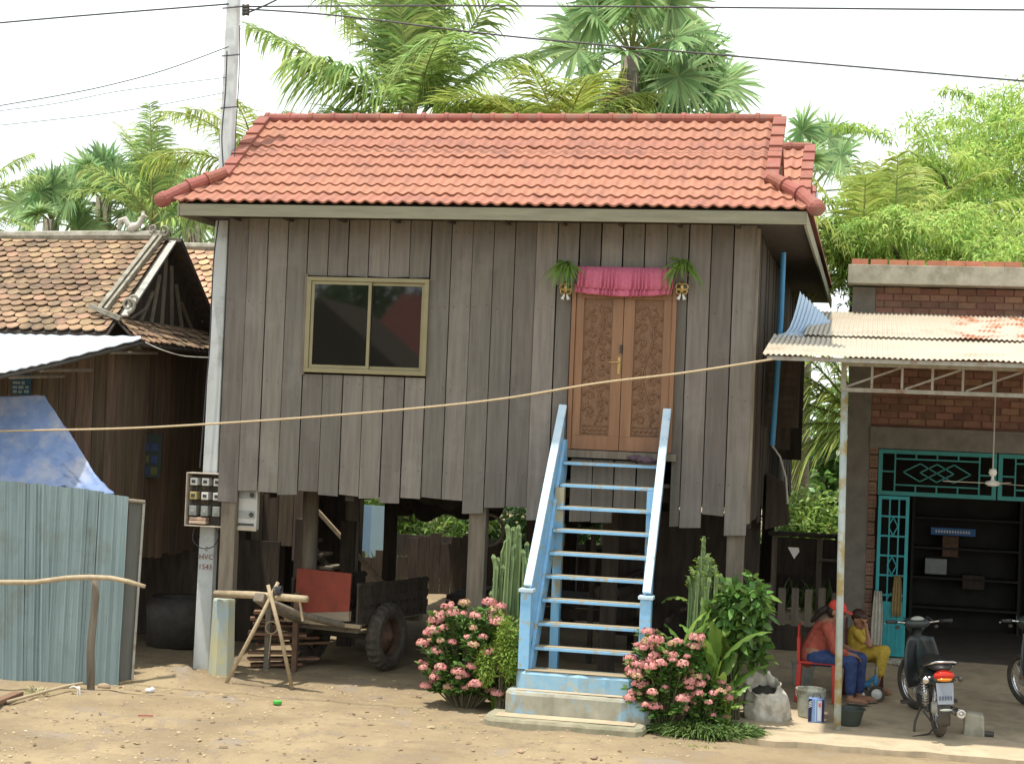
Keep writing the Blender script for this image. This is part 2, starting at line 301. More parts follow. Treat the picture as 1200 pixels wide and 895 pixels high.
class LV:                             # many thin leaf blades in one mesh, built with arrays
    def __init__(s): s.v = []; s.q = []; s.t = []; s.n = 0
    def blades(s, P, D, N, Ln, W, droop=0.0, prof=(.45, 1, .75)):
        P = np.asarray(P, float); D = np.asarray(D, float); N = np.asarray(N, float); k = len(P)
        if k == 0: return s
        D = D/np.linalg.norm(D, axis=1, keepdims=True); S = np.cross(D, N); S /= (np.linalg.norm(S, axis=1, keepdims=True)+1e-9)
        Ln = np.broadcast_to(Ln, (k,))[:, None]; W = np.broadcast_to(W, (k,))[:, None]; dr = np.broadcast_to(droop, (k,))[:, None]
        Z = np.array([0, 0, -1.0]); vs = []
        for t, w_ in zip((0, .33, .68), prof):
            c = P+D*Ln*t+Z*dr*Ln*t*t; vs += [c-S*W*w_/2, c+S*W*w_/2]
        vs.append(P+D*Ln+Z*dr*Ln); V = np.stack(vs, 1).reshape(-1, 3)
        b = (np.arange(k)*7+s.n)[:, None]
        s.q.append(np.concatenate([b+np.array([[0, 1, 3, 2]]), b+np.array([[2, 3, 5, 4]])])); s.t.append(b+np.array([[4, 5, 6]]))
        s.v.append(V); s.n += 7*k; return s
    def build(s, name, mat, parent=None, **k):
        V = np.concatenate(s.v); q = np.concatenate(s.q); t = np.concatenate(s.t)
        off = ROOTLOC[parent.name] if parent is not None else Vector((float(V[:, 0].mean()), float(V[:, 1].mean()), float(V[:, 2].min())))
        V = V-np.array(off); me = bpy.data.meshes.new(name); me.vertices.add(len(V)); me.vertices.foreach_set('co', V.ravel())
        nl = len(q)*4+len(t)*3; me.loops.add(nl); me.loops.foreach_set('vertex_index', np.concatenate([q.ravel(), t.ravel()]).astype(np.int32))
        me.polygons.add(len(q)+len(t)); st = np.concatenate([np.arange(len(q))*4, len(q)*4+np.arange(len(t))*3]).astype(np.int32)
        me.polygons.foreach_set('loop_start', st)
        me.polygons.foreach_set('loop_total', np.concatenate([np.full(len(q), 4), np.full(len(t), 3)]).astype(np.int32))
        me.update(calc_edges=True); me.validate(); me.materials.append(mat); o = bpy.data.objects.new(name, me); C.objects.link(o)
        if parent is not None: o.parent = parent
        else: o.location = off
        ROOTLOC[o.name] = off
        return tag(o, k.get('label'), k.get('cat'), k.get('group'), k.get('kind'))
# ================================================================ SETTING
def fz(y): return .03+max(0, (y-16.2))*.05           # the workshop floor rises gently towards the shop
def gz(x, y):
    z = noise.fractal(Vector((x*.9, y*.9, 0)), 1, 2, 4)*.022 + noise.noise(Vector((x*7, y*7, 3)))*.008 + noise.noise(Vector((x*19, y*19, 5)))*.005
    d = math.exp(-((x+7.5)/.9)**2-((y-17.0)/.35)**2)*.10 + math.exp(-((x+8.6)/1.0)**2-((y-15.9)/.4)**2)*.05
    d += math.exp(-((x+7.3)/.35)**2-((y-17.05)/.25)**2)*.06*(1+noise.noise(Vector((x*9, y*9, 8))))
    k = max(0.0, min(1.0, (x+1.55)/.25)) if y > 16.05 else 0
    rut = 0
    for yc in (13.35+.12*math.sin(x*.6), 14.75+.10*math.sin(x*.5+1)): rut += math.exp(-((y-yc)/.11)**2)*(.030+.010*math.sin(x*42))-.5*math.exp(-((y-yc-.2)/.07)**2)*.014
    z += noise.fractal(Vector((x*3.1, y*3.1, 7)), 1, 2, 5)*.012
    return (z+d-rut)*(1-k)-.03*k
xs = np.concatenate([-np.geomspace(300, 12, 16), np.arange(-11.5, -1.7, .045), np.arange(-1.65, 3, .15), np.geomspace(3.3, 300, 16)])
ys = np.concatenate([-np.geomspace(300, 2, 14), np.arange(-1, 12.6, .6), np.arange(12.7, 19.2, .045), np.arange(19.4, 30, .4), np.geomspace(31, 400, 16)])
g = MB(); nx, ny = len(xs), len(ys)
g.v = [(x, y, gz(x, y)) for y in ys for x in xs]; g.f = [(j*nx+i, j*nx+i+1, (j+1)*nx+i+1, (j+1)*nx+i) for j in range(ny-1) for i in range(nx-1)]
go = g.build('ground', ground_mat(), kind='structure', smooth=True)
# concrete apron in front of the workshop
pv = MB(); n = 44
ed = [(-1.45, 17.6), (-1.44, 16.75), (-1.38, 16.24)]+[(-1.38+(i+1)*.2, 16.17+.03*math.sin(i*2.3)+.02*math.sin(i*5.1)) for i in range(26)]
top = [(x, y, fz(y)) for x, y in ed]+[(3.9, 20.98, fz(20.98)), (-1.45, 20.98, fz(20.98))]
pv.v = top+[(x, y, -.12) for x, y, z in top]; m_ = len(top); pv.f = [tuple(range(m_))]+[(i, (i+1) % m_, (i+1) % m_+m_, i+m_) for i in range(m_)]
pv.build('pavement', sandconc_m, kind='structure')

# ================================================================ STILT HOUSE
X0, X1, YF, YB = -7.13, -1.23, 17.6, 27.6
H_ = thing('stilt_house', 'weathered grey plank house on stilts with red tiled roof, carved door and sliding window', 'house', (-4.2, YF, 0))
zb = [1.94, 2.078, 2.071, 2.055, 2.105, 2.07, 2.082, 2.06, 2.02, 2.085, 2.10, 2.09, 1.955, 2.03, 2.05, 1.92, 1.97, 1.93, 1.93, 2.10, 2.09, 1.93, 1.925, 2.07, 1.87]
pw = MB()
def board(x0, x1, z0, z1, y=YF, t=.022):
    a = random.uniform(-.006, .006); b_ = random.uniform(-.006, .006); j = random.uniform(-.007, .007); k = random.uniform(-.003, .003)
    sl = random.uniform(-.008, .008)
    x0 += random.uniform(.003, .009); x1 -= random.uniform(.002, .008)
    pw.hexa([(x0+k, y+a+j-t/2, z0+sl), (x1+k, y-a+j-t/2, z0-sl), (x1+k, y-a+j+t/2, z0-sl), (x0+k, y+a+j+t/2, z0+sl)],
            [(x0, y+b_+j-t/2, z1), (x1, y-b_+j-t/2, z1), (x1, y-b_+j+t/2, z1), (x0, y+b_+j+t/2, z1)])
pt = .2358
for i in range(25):
    a, b_ = X0+i*pt, X0+(i+1)*pt
    if i == 24: b_ = X1
    if i == 4: a, b_ = a, b_
    z0 = zb[i]
    if 4 <= i <= 9:
        board(a, b_, 4.50, 5.13); board(a, b_, z0, 3.405)
    elif 17 <= i <= 20:
        board(a, b_, 4.44, 5.13); board(a, b_, z0, 2.60)
    elif i == 21:
        board(a, b_, 4.44, 5.13); board(-2.05, b_, z0, 4.44)
    elif i == 16: board(a, -3.18, z0, 4.44); board(a, b_, 4.445, 5.13)
    else: board(a, b_, z0, 5.13)
pw.build('front_wall', plank, H_, bevel=.002)
nm = MB()
for i in range(25):
    xc = X0+(i+.5)*pt
    for zz in (2.40, 3.30, 4.20, 5.0):
        for dx in (-.07, .07):
            if random.random() < .8 and not (17 <= i <= 21 and 2.6 < zz < 4.5) and not (4 <= i <= 9 and 3.35 < zz < 4.55): nm.ball((xc+dx+random.uniform(-.01, .01), 17.583, zz+random.uniform(-.02, .02)), (.006, .005, .006), 6, 4)
no = nm.build('nail_heads', rust_m, H_); no['kind'] = 'stuff'
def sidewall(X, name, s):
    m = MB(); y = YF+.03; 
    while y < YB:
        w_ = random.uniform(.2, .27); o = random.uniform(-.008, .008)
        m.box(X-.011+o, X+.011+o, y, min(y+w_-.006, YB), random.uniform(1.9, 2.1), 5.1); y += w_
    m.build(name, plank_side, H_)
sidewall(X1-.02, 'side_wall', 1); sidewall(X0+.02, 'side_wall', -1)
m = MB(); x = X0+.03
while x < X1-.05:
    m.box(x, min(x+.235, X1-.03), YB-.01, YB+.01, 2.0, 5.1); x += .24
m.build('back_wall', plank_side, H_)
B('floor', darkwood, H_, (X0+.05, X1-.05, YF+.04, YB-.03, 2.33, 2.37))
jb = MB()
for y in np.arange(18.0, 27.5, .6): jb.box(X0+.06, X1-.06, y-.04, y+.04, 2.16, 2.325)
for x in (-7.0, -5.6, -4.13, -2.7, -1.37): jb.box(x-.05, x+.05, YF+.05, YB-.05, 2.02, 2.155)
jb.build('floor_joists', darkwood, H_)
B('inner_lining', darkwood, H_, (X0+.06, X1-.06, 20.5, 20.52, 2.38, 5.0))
B('corner_trim', oldwood, H_, (X1-.004, X1+.028, YF-.015, YF+.10, 2.0, 5.10))
B('corner_trim', darkwood, H_, (X1+.0, X1+.022, YF+.25, YF+.33, 1.95, 5.10))
# posts
def post(px, py, Y, ztop, w_=.19, rnd=False, mat=oldwood, z0=-.05, top_off=0):
    p = at(px, py, Y); m = MB()
    if rnd: m.tube([(p.x, Y, z0), (p.x+.01, Y, ztop*.5), (p.x, Y, ztop)], [w_*.55, w_*.5, w_*.5], 14)
    else: m.beam((p.x, Y, z0), (p.x+top_off, Y, ztop), w_, w_*.8, Vector((0, 1, 0)))
    return m.build('post', mat, H_, smooth=rnd, bevel=0 if rnd else .008)
post(268, 650, YF+.08, 2.3, .175, mat=oldwood, z0=.80)
m = MB(); c = at(263, 750, YF+.06).x; n8 = [(.155, -.05), (.13, .84), (.12, .86), (0, .86)]
m.lathe(n8, (c, YF+.0, 0), 8); m.build('pillar_base', M('stained_pillar', (.52, .49, .30), (.42, .42, .27), (6, 6, 2), .85, .3, stain=(.35, .44, .47), stain_s=2.2, stain_lo=.48, stain_hi=.62), H_)
post(560, 640, YF+.14, 2.3, .19); post(862, 640, YF+.14, 2.3, .18)
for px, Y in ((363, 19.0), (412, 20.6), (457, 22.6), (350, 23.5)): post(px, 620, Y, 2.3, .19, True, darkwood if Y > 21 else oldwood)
for x, Y in ((-4.13, 20.8), (-1.37, 20.8), (-4.2, 24), (-1.37, 24), (-2.7, 22.5), (-2.9, 19.2)):
    m = MB(); m.box(x-.085, x+.085, Y-.085, Y+.085, -.05, 2.3); m.build('post', darkwood, H_)
# window
wf = MB(); wx0, wx1, wz0, wz1 = -6.165, -4.765, 3.425, 4.485
for b_ in ((wx0, wx1, 17.545, 17.64, wz1-.045, wz1), (wx0, wx1, 17.545, 17.64, wz0, wz0+.05), (wx0, wx0+.05, 17.545, 17.64, wz0+.05, wz1-.045), (wx1-.05, wx1, 17.545, 17.64, wz0+.05, wz1-.045)): wf.box(*b_)
win = wf.build('window', alu_m, H_, bevel=.003); mid = (wx0+wx1)/2+.02
for k, (a, b_, y) in enumerate(((wx0+.052, mid+.025, 17.572), (mid-.02, wx1-.052, 17.60))):
    s_ = MB(); t = .035
    for q in ((a, b_, y-.012, y+.012, wz1-.047-t, wz1-.047), (a, b_, y-.012, y+.012, wz0+.052, wz0+.052+t), (a, a+t, y-.012, y+.012, wz0+.052+t, wz1-.047-t), (b_-t, b_, y-.012, y+.012, wz0+.052+t, wz1-.047-t)): s_.box(*q)
    s_.build('sash', alu_m, win, bevel=.002)
    B('pane', glass_m, win, (a+t-.003, b_-t+.003, y-.003, y+.003, wz0+.05+t, wz1-.045-t))
B('window_trim', oldwood, H_, (wx0-.03, wx0-.003, 17.56, 17.6, wz0-.03, wz1+.03))
# door
dx0, dx1, dz0, dz1 = -3.125, -2.09, 2.70, 4.42
fr = MB(); 
for b_ in ((dx0-.045, dx0, 17.53, 17.64, dz0, dz1+.05), (dx1, dx1+.045, 17.53, 17.64, dz0, dz1+.05), (dx0, dx1, 17.53, 17.64, dz1, dz1+.05)): fr.box(*b_)
fr.build('door_frame', doorwood, H_, bevel=.003)
B('door_sill', oldwood, H_, (dx0-.1, dx1+.1, 17.52, 17.66, 2.615, 2.695), bevel=.004)
dm = (dx0+dx1)/2
def curl(m, cx, cz, r, a0, turns, sgn, y, w=.011):
    pts = []
    for i in range(15):
        t = i/14; rr = r*(1-t*.85); a = a0+sgn*turns*2*math.pi*t; pts.append((cx+rr*math.cos(a), y, cz+rr*math.sin(a)))
    m.tube(pts, [w*(1-.5*i/14) for i in range(15)], 6)
for side, (a, b_) in enumerate(((dx0+.003, dm-.003), (dm+.003, dx1-.003))):
    st = .085; m = MB(); y0, y1 = 17.555, 17.595
    z_lo, z_hi = dz0+.155, dz1-.10
    for q in ((a, b_, y0, y1, dz0+.003, z_lo), (a, b_, y0, y1, z_hi, dz1-.003), (a, a+st+(.03 if side else .0), y0, y1, z_lo, z_hi), (b_-st-(.0 if side else .03), b_, y0, y1, z_lo, z_hi)): m.box(*q)
    lf = m.build('door_leaf', doorwood, H_, bevel=.003)
    pa, pb = a+st+(.03 if side else 0), b_-st-(0 if side else .03); pc = (pa+pb)/2; hw = (pb-pa)/2
    B('panel', carve_m, lf, (pa, pb, y0+.022, y1-.004, z_lo, z_hi))
    c = MB(); y = y0+.018
    stem = [(pc+hw*.35*math.sin(t*9+side), y, z_lo+.12+t*(z_hi-z_lo-.2)) for t in np.linspace(0, 1, 40)]; c.tube(stem, .010, 6)
    for i in range(15):
        t = (i+.5)/15; sx = (1 if i % 2 else -1)*(1 if side else -1); cz = z_lo+.14+t*(z_hi-z_lo-.24)
        curl(c, pc+sx*hw*.42, cz, hw*.40, math.pi/2*(1-sx), 1.15, sx, y, .012)
        for k in range(3):
            aa = random.uniform(0, 6.28); q = Vector((pc-sx*hw*.45+random.uniform(-.03, .03), y, cz+random.uniform(-.04, .04)))
            c.ball(q, (.022, .008, .010), 6, 4, Matrix.Rotation(aa, 3, 'Y'))
    c.box(pa+.02, pb-.02, y-.004, y+.01, z_lo+.02, z_lo+.03); c.box(pa+.02, pb-.02, y-.004, y+.01, z_lo+.10, z_lo+.11)
    for i in range(5): c.ball((pa+.05+(pb-pa-.1)*i/4, y, z_lo+.065), (.022, .008, .02), 8, 5)
    c.build('carving', carve_m, lf, smooth=True)
    if side == 0:
        hx = b_-.028; h = MB(); h.box(hx-.014, hx+.014, y0-.008, y0-.001, 3.52, 3.70); h.tube([(hx, y0-.008, 3.645), (hx, y0-.045, 3.645), (hx-.10, y0-.045, 3.64)], .007, 8)
        h.tube([(hx, y0-.008, 3.56), (hx, y0-.02, 3.56)], .009, 8); h.build('handle', brass_m, lf, bevel=.002)
        h = MB(); h.box(hx+.004, hx+.028, y0-.02, y0-.001, 3.74, 3.83); h.build('hasp', dkiron_m, lf)

# ---- roof
roof = None
ROWS_Y = None
def prof_front(Ye, Yr, zr):           # slope profile of the front: flared foot then straight
    a = [(17.0, 5.235), (17.27, 5.385), (17.5, 5.545)]; return a+[(Yr, zr)]
def slope_pt(pf, s):                  # s = metres up the slope
    for (y0, z0), (y1, z1) in zip(pf[:-1], pf[1:]):
        l = math.hypot(y1-y0, z1-z0)
        if s <= l or (y1, z1) == pf[-1]: return Vector((0, y0+(y1-y0)*s/l, z0+(z1-z0)*s/l)), Vector((0, -(z1-z0)/l, (y1-y0)/l))
        s -= l
def tiles(m, pf, xa, xb, nrow, pitch=.137, wave=.027, lift=.026, mir=None):
    tot = sum(math.hypot(b[0]-a[0], b[1]-a[1]) for a, b in zip(pf[:-1], pf[1:])); e = tot/nrow
    for r in range(nrow):
        s0, s1 = r*e-.012, (r+1)*e+.02
        xl0, xr0 = xa(max(s0, 0)/tot), xb(max(s0, 0)/tot); xl1, xr1 = xa(min(s1/tot, 1)), xb(min(s1/tot, 1))
        p0, n0 = slope_pt(pf, max(s0, 0)); p1, n1 = slope_pt(pf, min(s1, tot)); 
        if r == 0: p0 = p0-Vector((0, math.cos(.5), math.sin(.5)))*.03
        NX = 8; k = math.floor(min(xl0, xl1)/(pitch/NX)); K = math.ceil(max(xr0, xr1)/(pitch/NX))
        tn = {}
        vs = []; fs = []
        for i in range(k, K+1):
            x = i*pitch/NX; ph = (x/pitch) % 1; t_i = math.floor(x/pitch/2)
            if t_i not in tn: tn[t_i] = (random.uniform(-.003, .003), random.uniform(-.005, .005))
            zz = wave*(.5+.5*math.cos(2*math.pi*ph))**1.3+tn[t_i][0]
            c0 = min(max(x, xl0), xr0); c1 = min(max(x, xl1), xr1)
            dn = n0*(zz+lift)+Vector((0, -1, -.6))*tn[t_i][1]
            vs += [Vector((c0, p0.y, p0.z))+n0*(zz+lift-.020), Vector((c0, p0.y, p0.z))+dn, Vector((c1, p1.y, p1.z))+n1*(zz+.002)]
        cnt = K-k+1
        for i in range(cnt-1):
            A = 3*i; fs += [(A, A+3, A+4, A+1), (A+1, A+4, A+5, A+2)]
        if mir is not None: vs = [Vector((v.x, 2*mir-v.y, v.z)) for v in vs]
        m.add(vs, fs)
YR, ZR = 18.72, 6.43
XGL, XGR = -7.20, -1.08
def seg_verge(m, x, pf, n, w=.12):     # stepped verge tiles along a gable edge
    tot = sum(math.hypot(b[0]-a[0], b[1]-a[1]) for a, b in zip(pf[:-1], pf[1:]))
    for i in range(n):
        a, na = slope_pt(pf, tot*i/n); b_, nb = slope_pt(pf, tot*(i+1)/n+ .03 if i < n-1 else tot)
        a.x = b_.x = x; m.beam(a+na*.055, b_+nb*.028, w, .05, upv=na, w2=w*.92); a2 = a.copy(); b2 = b_.copy()
def caps(m, pts, r, step=.28):
    pts = [Vector(p) for p in pts]; out_ = []
    for a, b_ in zip(pts[:-1], pts[1:]):
        L_ = (b_-a).length; k = max(1, round(L_/step))
        for i in range(k):
            p = a+(b_-a)*i/k; q = a+(b_-a)*(i+1)/k; m.tube([p, p+(q-p)*.16, p+(q-p)*.17, q+(q-p)*.04], [r*1.22, r*1.20, r*1.02, r*.96], 12)
gab = [(YR, ZR, 17.5, 5.545, 20.05, 5.60, XGL, XGR), (21.7, 6.62, 20.1, 5.60, 23.3, 5.60, XGL+.1, -.86), (24.9, 6.55, 23.35, 5.60, 27.0, 5.545, XGL, -.95)]
for gi, (yr, zr, ya, za, yb_, zb_, xl, xr) in enumerate(gab):
    m = MB()
    if gi == 0:
        pf = prof_front(0, yr, zr); tot = sum(math.hypot(b[0]-a[0], b[1]-a[1]) for a, b in zip(pf[:-1], pf[1:])); s_g = sum(math.hypot(b[0]-a[0], b[1]-a[1]) for a, b in zip(pf[:2], pf[1:3]))/tot
        fa = lambda t: (-7.60+(xl+.02+7.60)*min(t/s_g, 1)); fb = lambda t: (-.66+(xr-.02+.66)*min(t/s_g, 1))
        tiles(m, pf, fa, fb, 9)
    else:
        pf = [(ya, za), (yr, zr)]; tiles(m, pf, lambda t: xl, lambda t: xr, 6)
    pb = [(2*yr-yb_, zb_), (yr, zr)]; tiles(m, pb, lambda t: xl, lambda t: xr, 6, mir=yr)
    # side skirts (run along the flanks)
    if gi == 0: pass
    rf = m.build('roof', tile_m, H_, thick=0)
    if roof is None: roof = rf
    k = MB(); caps(k, [(xl+.02, yr, zr+.03), (xr-.02, yr, zr+.03)], .062); k.build('ridge_tiles', cap_m, rf, smooth=False)
    pfv = [(max(ya, 17.47), za), (yr, zr+.02)]
    for xv in (xl+.02, xr-.02): v = MB(); seg_verge(v, xv, pfv, 6 if gi == 0 else 7, .15); v.build('verge_tiles', cap_m, rf, bevel=.006)
    for x in (xl+.06, xr-.05):
        t = MB(); t.poly([(x, ya+.0, za-.02), (x, yb_, zb_-.02), (x, yr, zr-.04)], (-.02 if x < -4 else .02, 0, 0)); t.build('gable_board', darkwood, rf)
        t = MB(); t.beam((x+(.05 if x > -4 else -.05), ya-.0, za-.07), (x+(.05 if x > -4 else -.05), yr, zr-.07), .02, .10); t.build('bargeboard', fascia_m, rf)
    bk = MB()
    if gi == 0: bk.poly([(-7.45, 17.012, 5.19), (-.73, 17.012, 5.19), (xr, 17.5, 5.51), (xl, 17.5, 5.51)], (0, 0, -.02))
    bk.poly([(xl+.05, ya, za-.03), (xr-.05, ya, za-.03), (xr-.05, yr, zr-.03), (xl+.05, yr, zr-.03)], (0, 0, -.02)); bk.poly([(xl+.05, yb_, zb_-.03), (xr-.05, yb_, zb_-.03), (xr-.05, yr, zr-.03), (xl+.05, yr, zr-.03)], (0, 0, -.02)); bk.build('roof_boarding', darkwood, rf)
# side skirts as tiled strips rotated about the wall direction
def skirt(sgn, xe, xg):
    m = MB(); nr = 2; yA, yB_ = 17.0, 28.3; NX = 9; pitch = .2
    for r in range(nr):
        t0, t1 = r/nr-.02, (r+1)/nr+.04; vs = []; fs = []
        K = int((yB_-yA)/(pitch/NX))
        for i in range(K+1):
            y = yA+i*pitch/NX; zz = .022*(.5+.5*math.cos(2*math.pi*y/pitch))**1.3
            def pt_(t): return xe+(xg-xe)*t, 5.235+.33*t
            lim0 = max(y, 17.0+.5*max(t0, 0)); lim1 = max(y, 17.0+.5*min(t1, 1))
            a = pt_(max(t0, 0)); b_ = pt_(min(t1, 1)); vs += [(a[0], lim0, a[1]+zz+.008), (a[0], lim0, a[1]+zz+.028), (b_[0], lim1, b_[1]+zz+.002)]
        for i in range(K): A = 3*i; fs += [(A, A+3, A+4, A+1), (A+1, A+4, A+5, A+2)]
        m.add(vs, fs)
    m.build('side_skirt_tiles', tile_m, roof)
    h = MB(); caps(h, [(xe+sgn*.06, 16.93, 5.235), (xe-sgn*.12, 17.2, 5.42), (xg-sgn*.0, 17.5, 5.62)], .072, .26)
    h.ball((xe+sgn*.06, 16.93, 5.235), .085, 12, 8); h.build('hip_tiles', cap_m, roof)
skirt(-1, -7.60, XGL+.02); skirt(1, -.66, XGR-.02)
B('fascia', fascia_m, roof, (-7.47, -.70, 16.985, 17.01, 5.075, 5.205), bevel=.003)
B('side_fascia', fascia_m, roof, (-.725, -.70, 17.012, 28.3, 5.06, 5.205)); B('side_fascia', fascia_m, roof, (-7.50, -7.475, 16.985, 28.3, 5.075, 5.205))
B('soffit', darkwood, roof, (-7.47, -.73, 17.012, 28.2, 5.135, 5.15))
eb = MB()
for x in np.arange(-7.0, -.9, .62): eb.box(x-.02, x+.02, 17.015, 17.57, 5.09, 5.134)
eb.build('eave_battens', darkwood, roof)
# shutters standing open on the right side wall and rusty skirting, blue pipe
for Y, z0, z1, w_ in ((19.4, 3.02, 3.92, .42), ):
    sh = MB(); sh.box(X1+.02, X1+w_, Y, Y+.03, z0, z1); s_ = sh.build('shutter', darkwood, H_, bevel=.004)
    k = MB(); 
    for i in range(9): k.box(X1+.06, X1+w_-.04, Y-.008, Y-.001, z0+.06+i*(z1-z0-.12)/9, z0+.06+(i+.6)*(z1-z0-.12)/9)
    k.build('louvres', darkwood, s_)
B('shutter', darkwood, H_, (X1+.02, X1+.34, 22.6, 22.64, 2.6, 4.0)); B('shutter', darkwood, H_, (X1+.02, X1+.26, 21.0, 21.04, 2.75, 3.5))
lo = MB(); lo.hexa([(X1+.02, 20.4, 1.78), (X1+.30, 20.4, 1.86), (X1+.30, 20.9, 1.86), (X1+.02, 20.9, 1.78)], [(X1+.02, 20.4, 2.45), (X1+.24, 20.4, 2.34), (X1+.24, 20.9, 2.34), (X1+.02, 20.9, 2.45)]); lo.build('wall_hatch', darkwood, H_, bevel=.01)
pp = MB(); a = at(918, 296, 18.7); b_ = at(905, 522, 18.7); pp.tube([a, (a.x, 18.7, 4.2), b_], .03, 10)
tag(pp.build('water_pipe', pipe_m, None), 'thick blue plastic pipe running down the right side of the plank house', 'pipe')
hs = MB(); hs.tube([b_, at(914, 535, 18.75), at(921, 560, 18.8), at(923, 590, 18.8)], .012, 8); hs.build('garden_hose', steel_m, label='thin grey hose hanging from the foot of the blue pipe', cat='hose')

# ================================================================ STAIR
S = thing('wooden_stair', 'steep sky blue wooden stair with worn treads leading up to the carved door', 'staircase', (-2.67, 16.7, 0))
def zt(y): return .712+(y-16.62)*(2.571-.712)/(17.42-16.62)
def XL(y): return -3.325+(y-16.42)*.095
def XR(y): return -2.112+(y-16.42)*.010
for i in range(9):
    y = 16.62+i*(17.42-16.62)/8; z = zt(y)
    m = MB(); m.box(XL(y)+.065, XR(y)-.065, y-.055, y+.11, z-.034, z-.004); tr = m.build('tread', blue_m, S, bevel=.003)
    B('worn_top', tread_m, tr, (XL(y)+.07, XR(y)-.07, y-.045, y+.105, z-.004, z+.003))
for X, s_ in ((XL, 1), (XR, -1)):
    def P3(y, z, o=.0): return (X(y)+s_*o, y, z)
    m = MB(); m.poly([P3(16.50, .49, .03), P3(16.66, .49, .03), P3(17.56, 2.45, .03), P3(17.56, 2.80, .03), P3(17.46, 2.80, .03)], (s_*.032, 0, 0)); m.build('stringer', blue_m, S, bevel=.003)
    m = MB(); m.poly([P3(16.50, 1.20, .012), P3(17.52, 2.95, .012), P3(17.52, 3.08, .012), P3(16.50, 1.34, .012)], (s_*.018, 0, 0)); m.build('balustrade_board', blue_m, S)
    m = MB(); n_b = 12
    for i in range(n_b):
        y0_, y1_ = 16.51+i*1.0/n_b+.006, 16.51+(i+1)*1.0/n_b-.005; f0 = lambda y: 1.20+(y-16.50)*1.716
        lo = lambda y: max(f0(y)-.62, .52)
        m.poly([P3(y0_, lo(y0_), .008), P3(y1_, lo(y1_), .008), P3(y1_, f0(y1_)+.03, .008), P3(y0_, f0(y0_)+.03, .008)], (s_*.021, 0, 0))
    m.build('balusters', blue_m, S)
    m = MB(); m.beam((X(16.49), 16.49, 1.325), (X(17.53), 17.53, 3.165), .085, .04, Vector((0, -1.6, 1))); m.build('handrail', whiteblue_m, S, bevel=.006)
    xn = X(16.45); m = MB(); m.box(xn-.055, xn+.055, 16.43, 16.53, .495, 1.265); nw = m.build('newel', blue_m, S, bevel=.004)
    B('newel_cap', whiteblue_m, nw, (xn-.075, xn+.075, 16.41, 16.55, 1.265, 1.30), bevel=.006)
    xs_ = X(17.2)+s_*.09; m = MB(); m.box(xs_-.045, xs_+.045, 17.2, 17.29, .0, 2.30); m.build('support_post', blue_m if s_ < 0 else M('half_painted_post', (.20, .44, .66), (.16, .38, .6), (8, 8, 3), .7, .3, stain=(.36, .33, .22), stain_s=1.4, stain_lo=.50, stain_hi=.56), S)
for x in (XL(17.3)+.09, XR(17.3)-.09): B('bracket', blue_m, S, (x-.02, x+.02, 17.30, 17.36, 2.05, 2.30))
# crumbly concrete steps under the stair
def slab(x0, x1, y0, y1, z0, z1, seed):
    m = MB(); N = 26; 
    def j(i, k): return noise.noise(Vector((i*.37, k, seed)))*.028+noise.noise(Vector((i*1.3, k, seed)))*.014
    fr_ = [(x0+(x1-x0)*i/N, y0+j(i, 0)+.10*max(0, 1-i/2.2)**2+.08*max(0, 1-(N-i)/2.0)**2) for i in range(N+1)]
    pts = fr_+[(x1+.01, (y0+y1)/2), (x1, y1), (x0, y1), (x0-.01, (y0+y1)/2)]; n_ = len(pts)
    rings = [[(x, y, z0) for x, y in pts], [(x, y, z1-.03+.0*x) for x, y in pts], [(x+(.012 if x < (x0+x1)/2 else -.012), y+.014, z1-.004+noise.noise(Vector((x*6, y*6, seed)))*.012) for x, y in pts]]
    m.v = [p for r_ in rings for p in r_]; m.f = [(r_*n_+i, r_*n_+(i+1) % n_, (r_+1)*n_+(i+1) % n_, (r_+1)*n_+i) for r_ in range(2) for i in range(n_)]+[tuple(2*n_+i for i in range(n_))]
    return m
CS = thing('concrete_steps', 'crumbly concrete steps with a blue painted top at the foot of the stair', 'steps', (-2.7, 16.1, 0))
slab(-3.60, -2.03, 15.87, 16.40, -.08, .088, 1).build('lower_step', M('mossy_concrete', (.33, .30, .21), (.24, .22, .15), (6, 6, 6), .95, .6, stain=(.17, .18, .11), stain_s=4), CS)
slab(-3.46, -2.00, 16.20, 16.62, .07, .305, 2).build('middle_step', M('flaking_concrete', (.36, .35, .28), (.27, .26, .20), (6, 6, 6), .95, .6, stain=(.26, .40, .50), stain_s=4, stain_lo=.52, stain_hi=.64), CS)
slab(-3.40, -1.99, 16.40, 16.70, .29, .485, 3).build('painted_block', M('washed_blue_concrete', (.30, .48, .60), (.22, .40, .54), (7, 7, 7), .9, .5, stain=(.40, .40, .32), stain_s=5, stain_lo=.48, stain_hi=.62), CS)
B('worn_top', sandconc_m, CS, (-3.50, -2.12, 15.99, 16.19, .0905, .0945)); B('worn_top', sandconc_m, CS, (-3.36, -2.08, 16.29, 16.39, .3075, .3115)); B('nosing', tread_m, CS, (-3.30, -2.03, 16.405, 16.60, .4875, .497), bevel=.004)

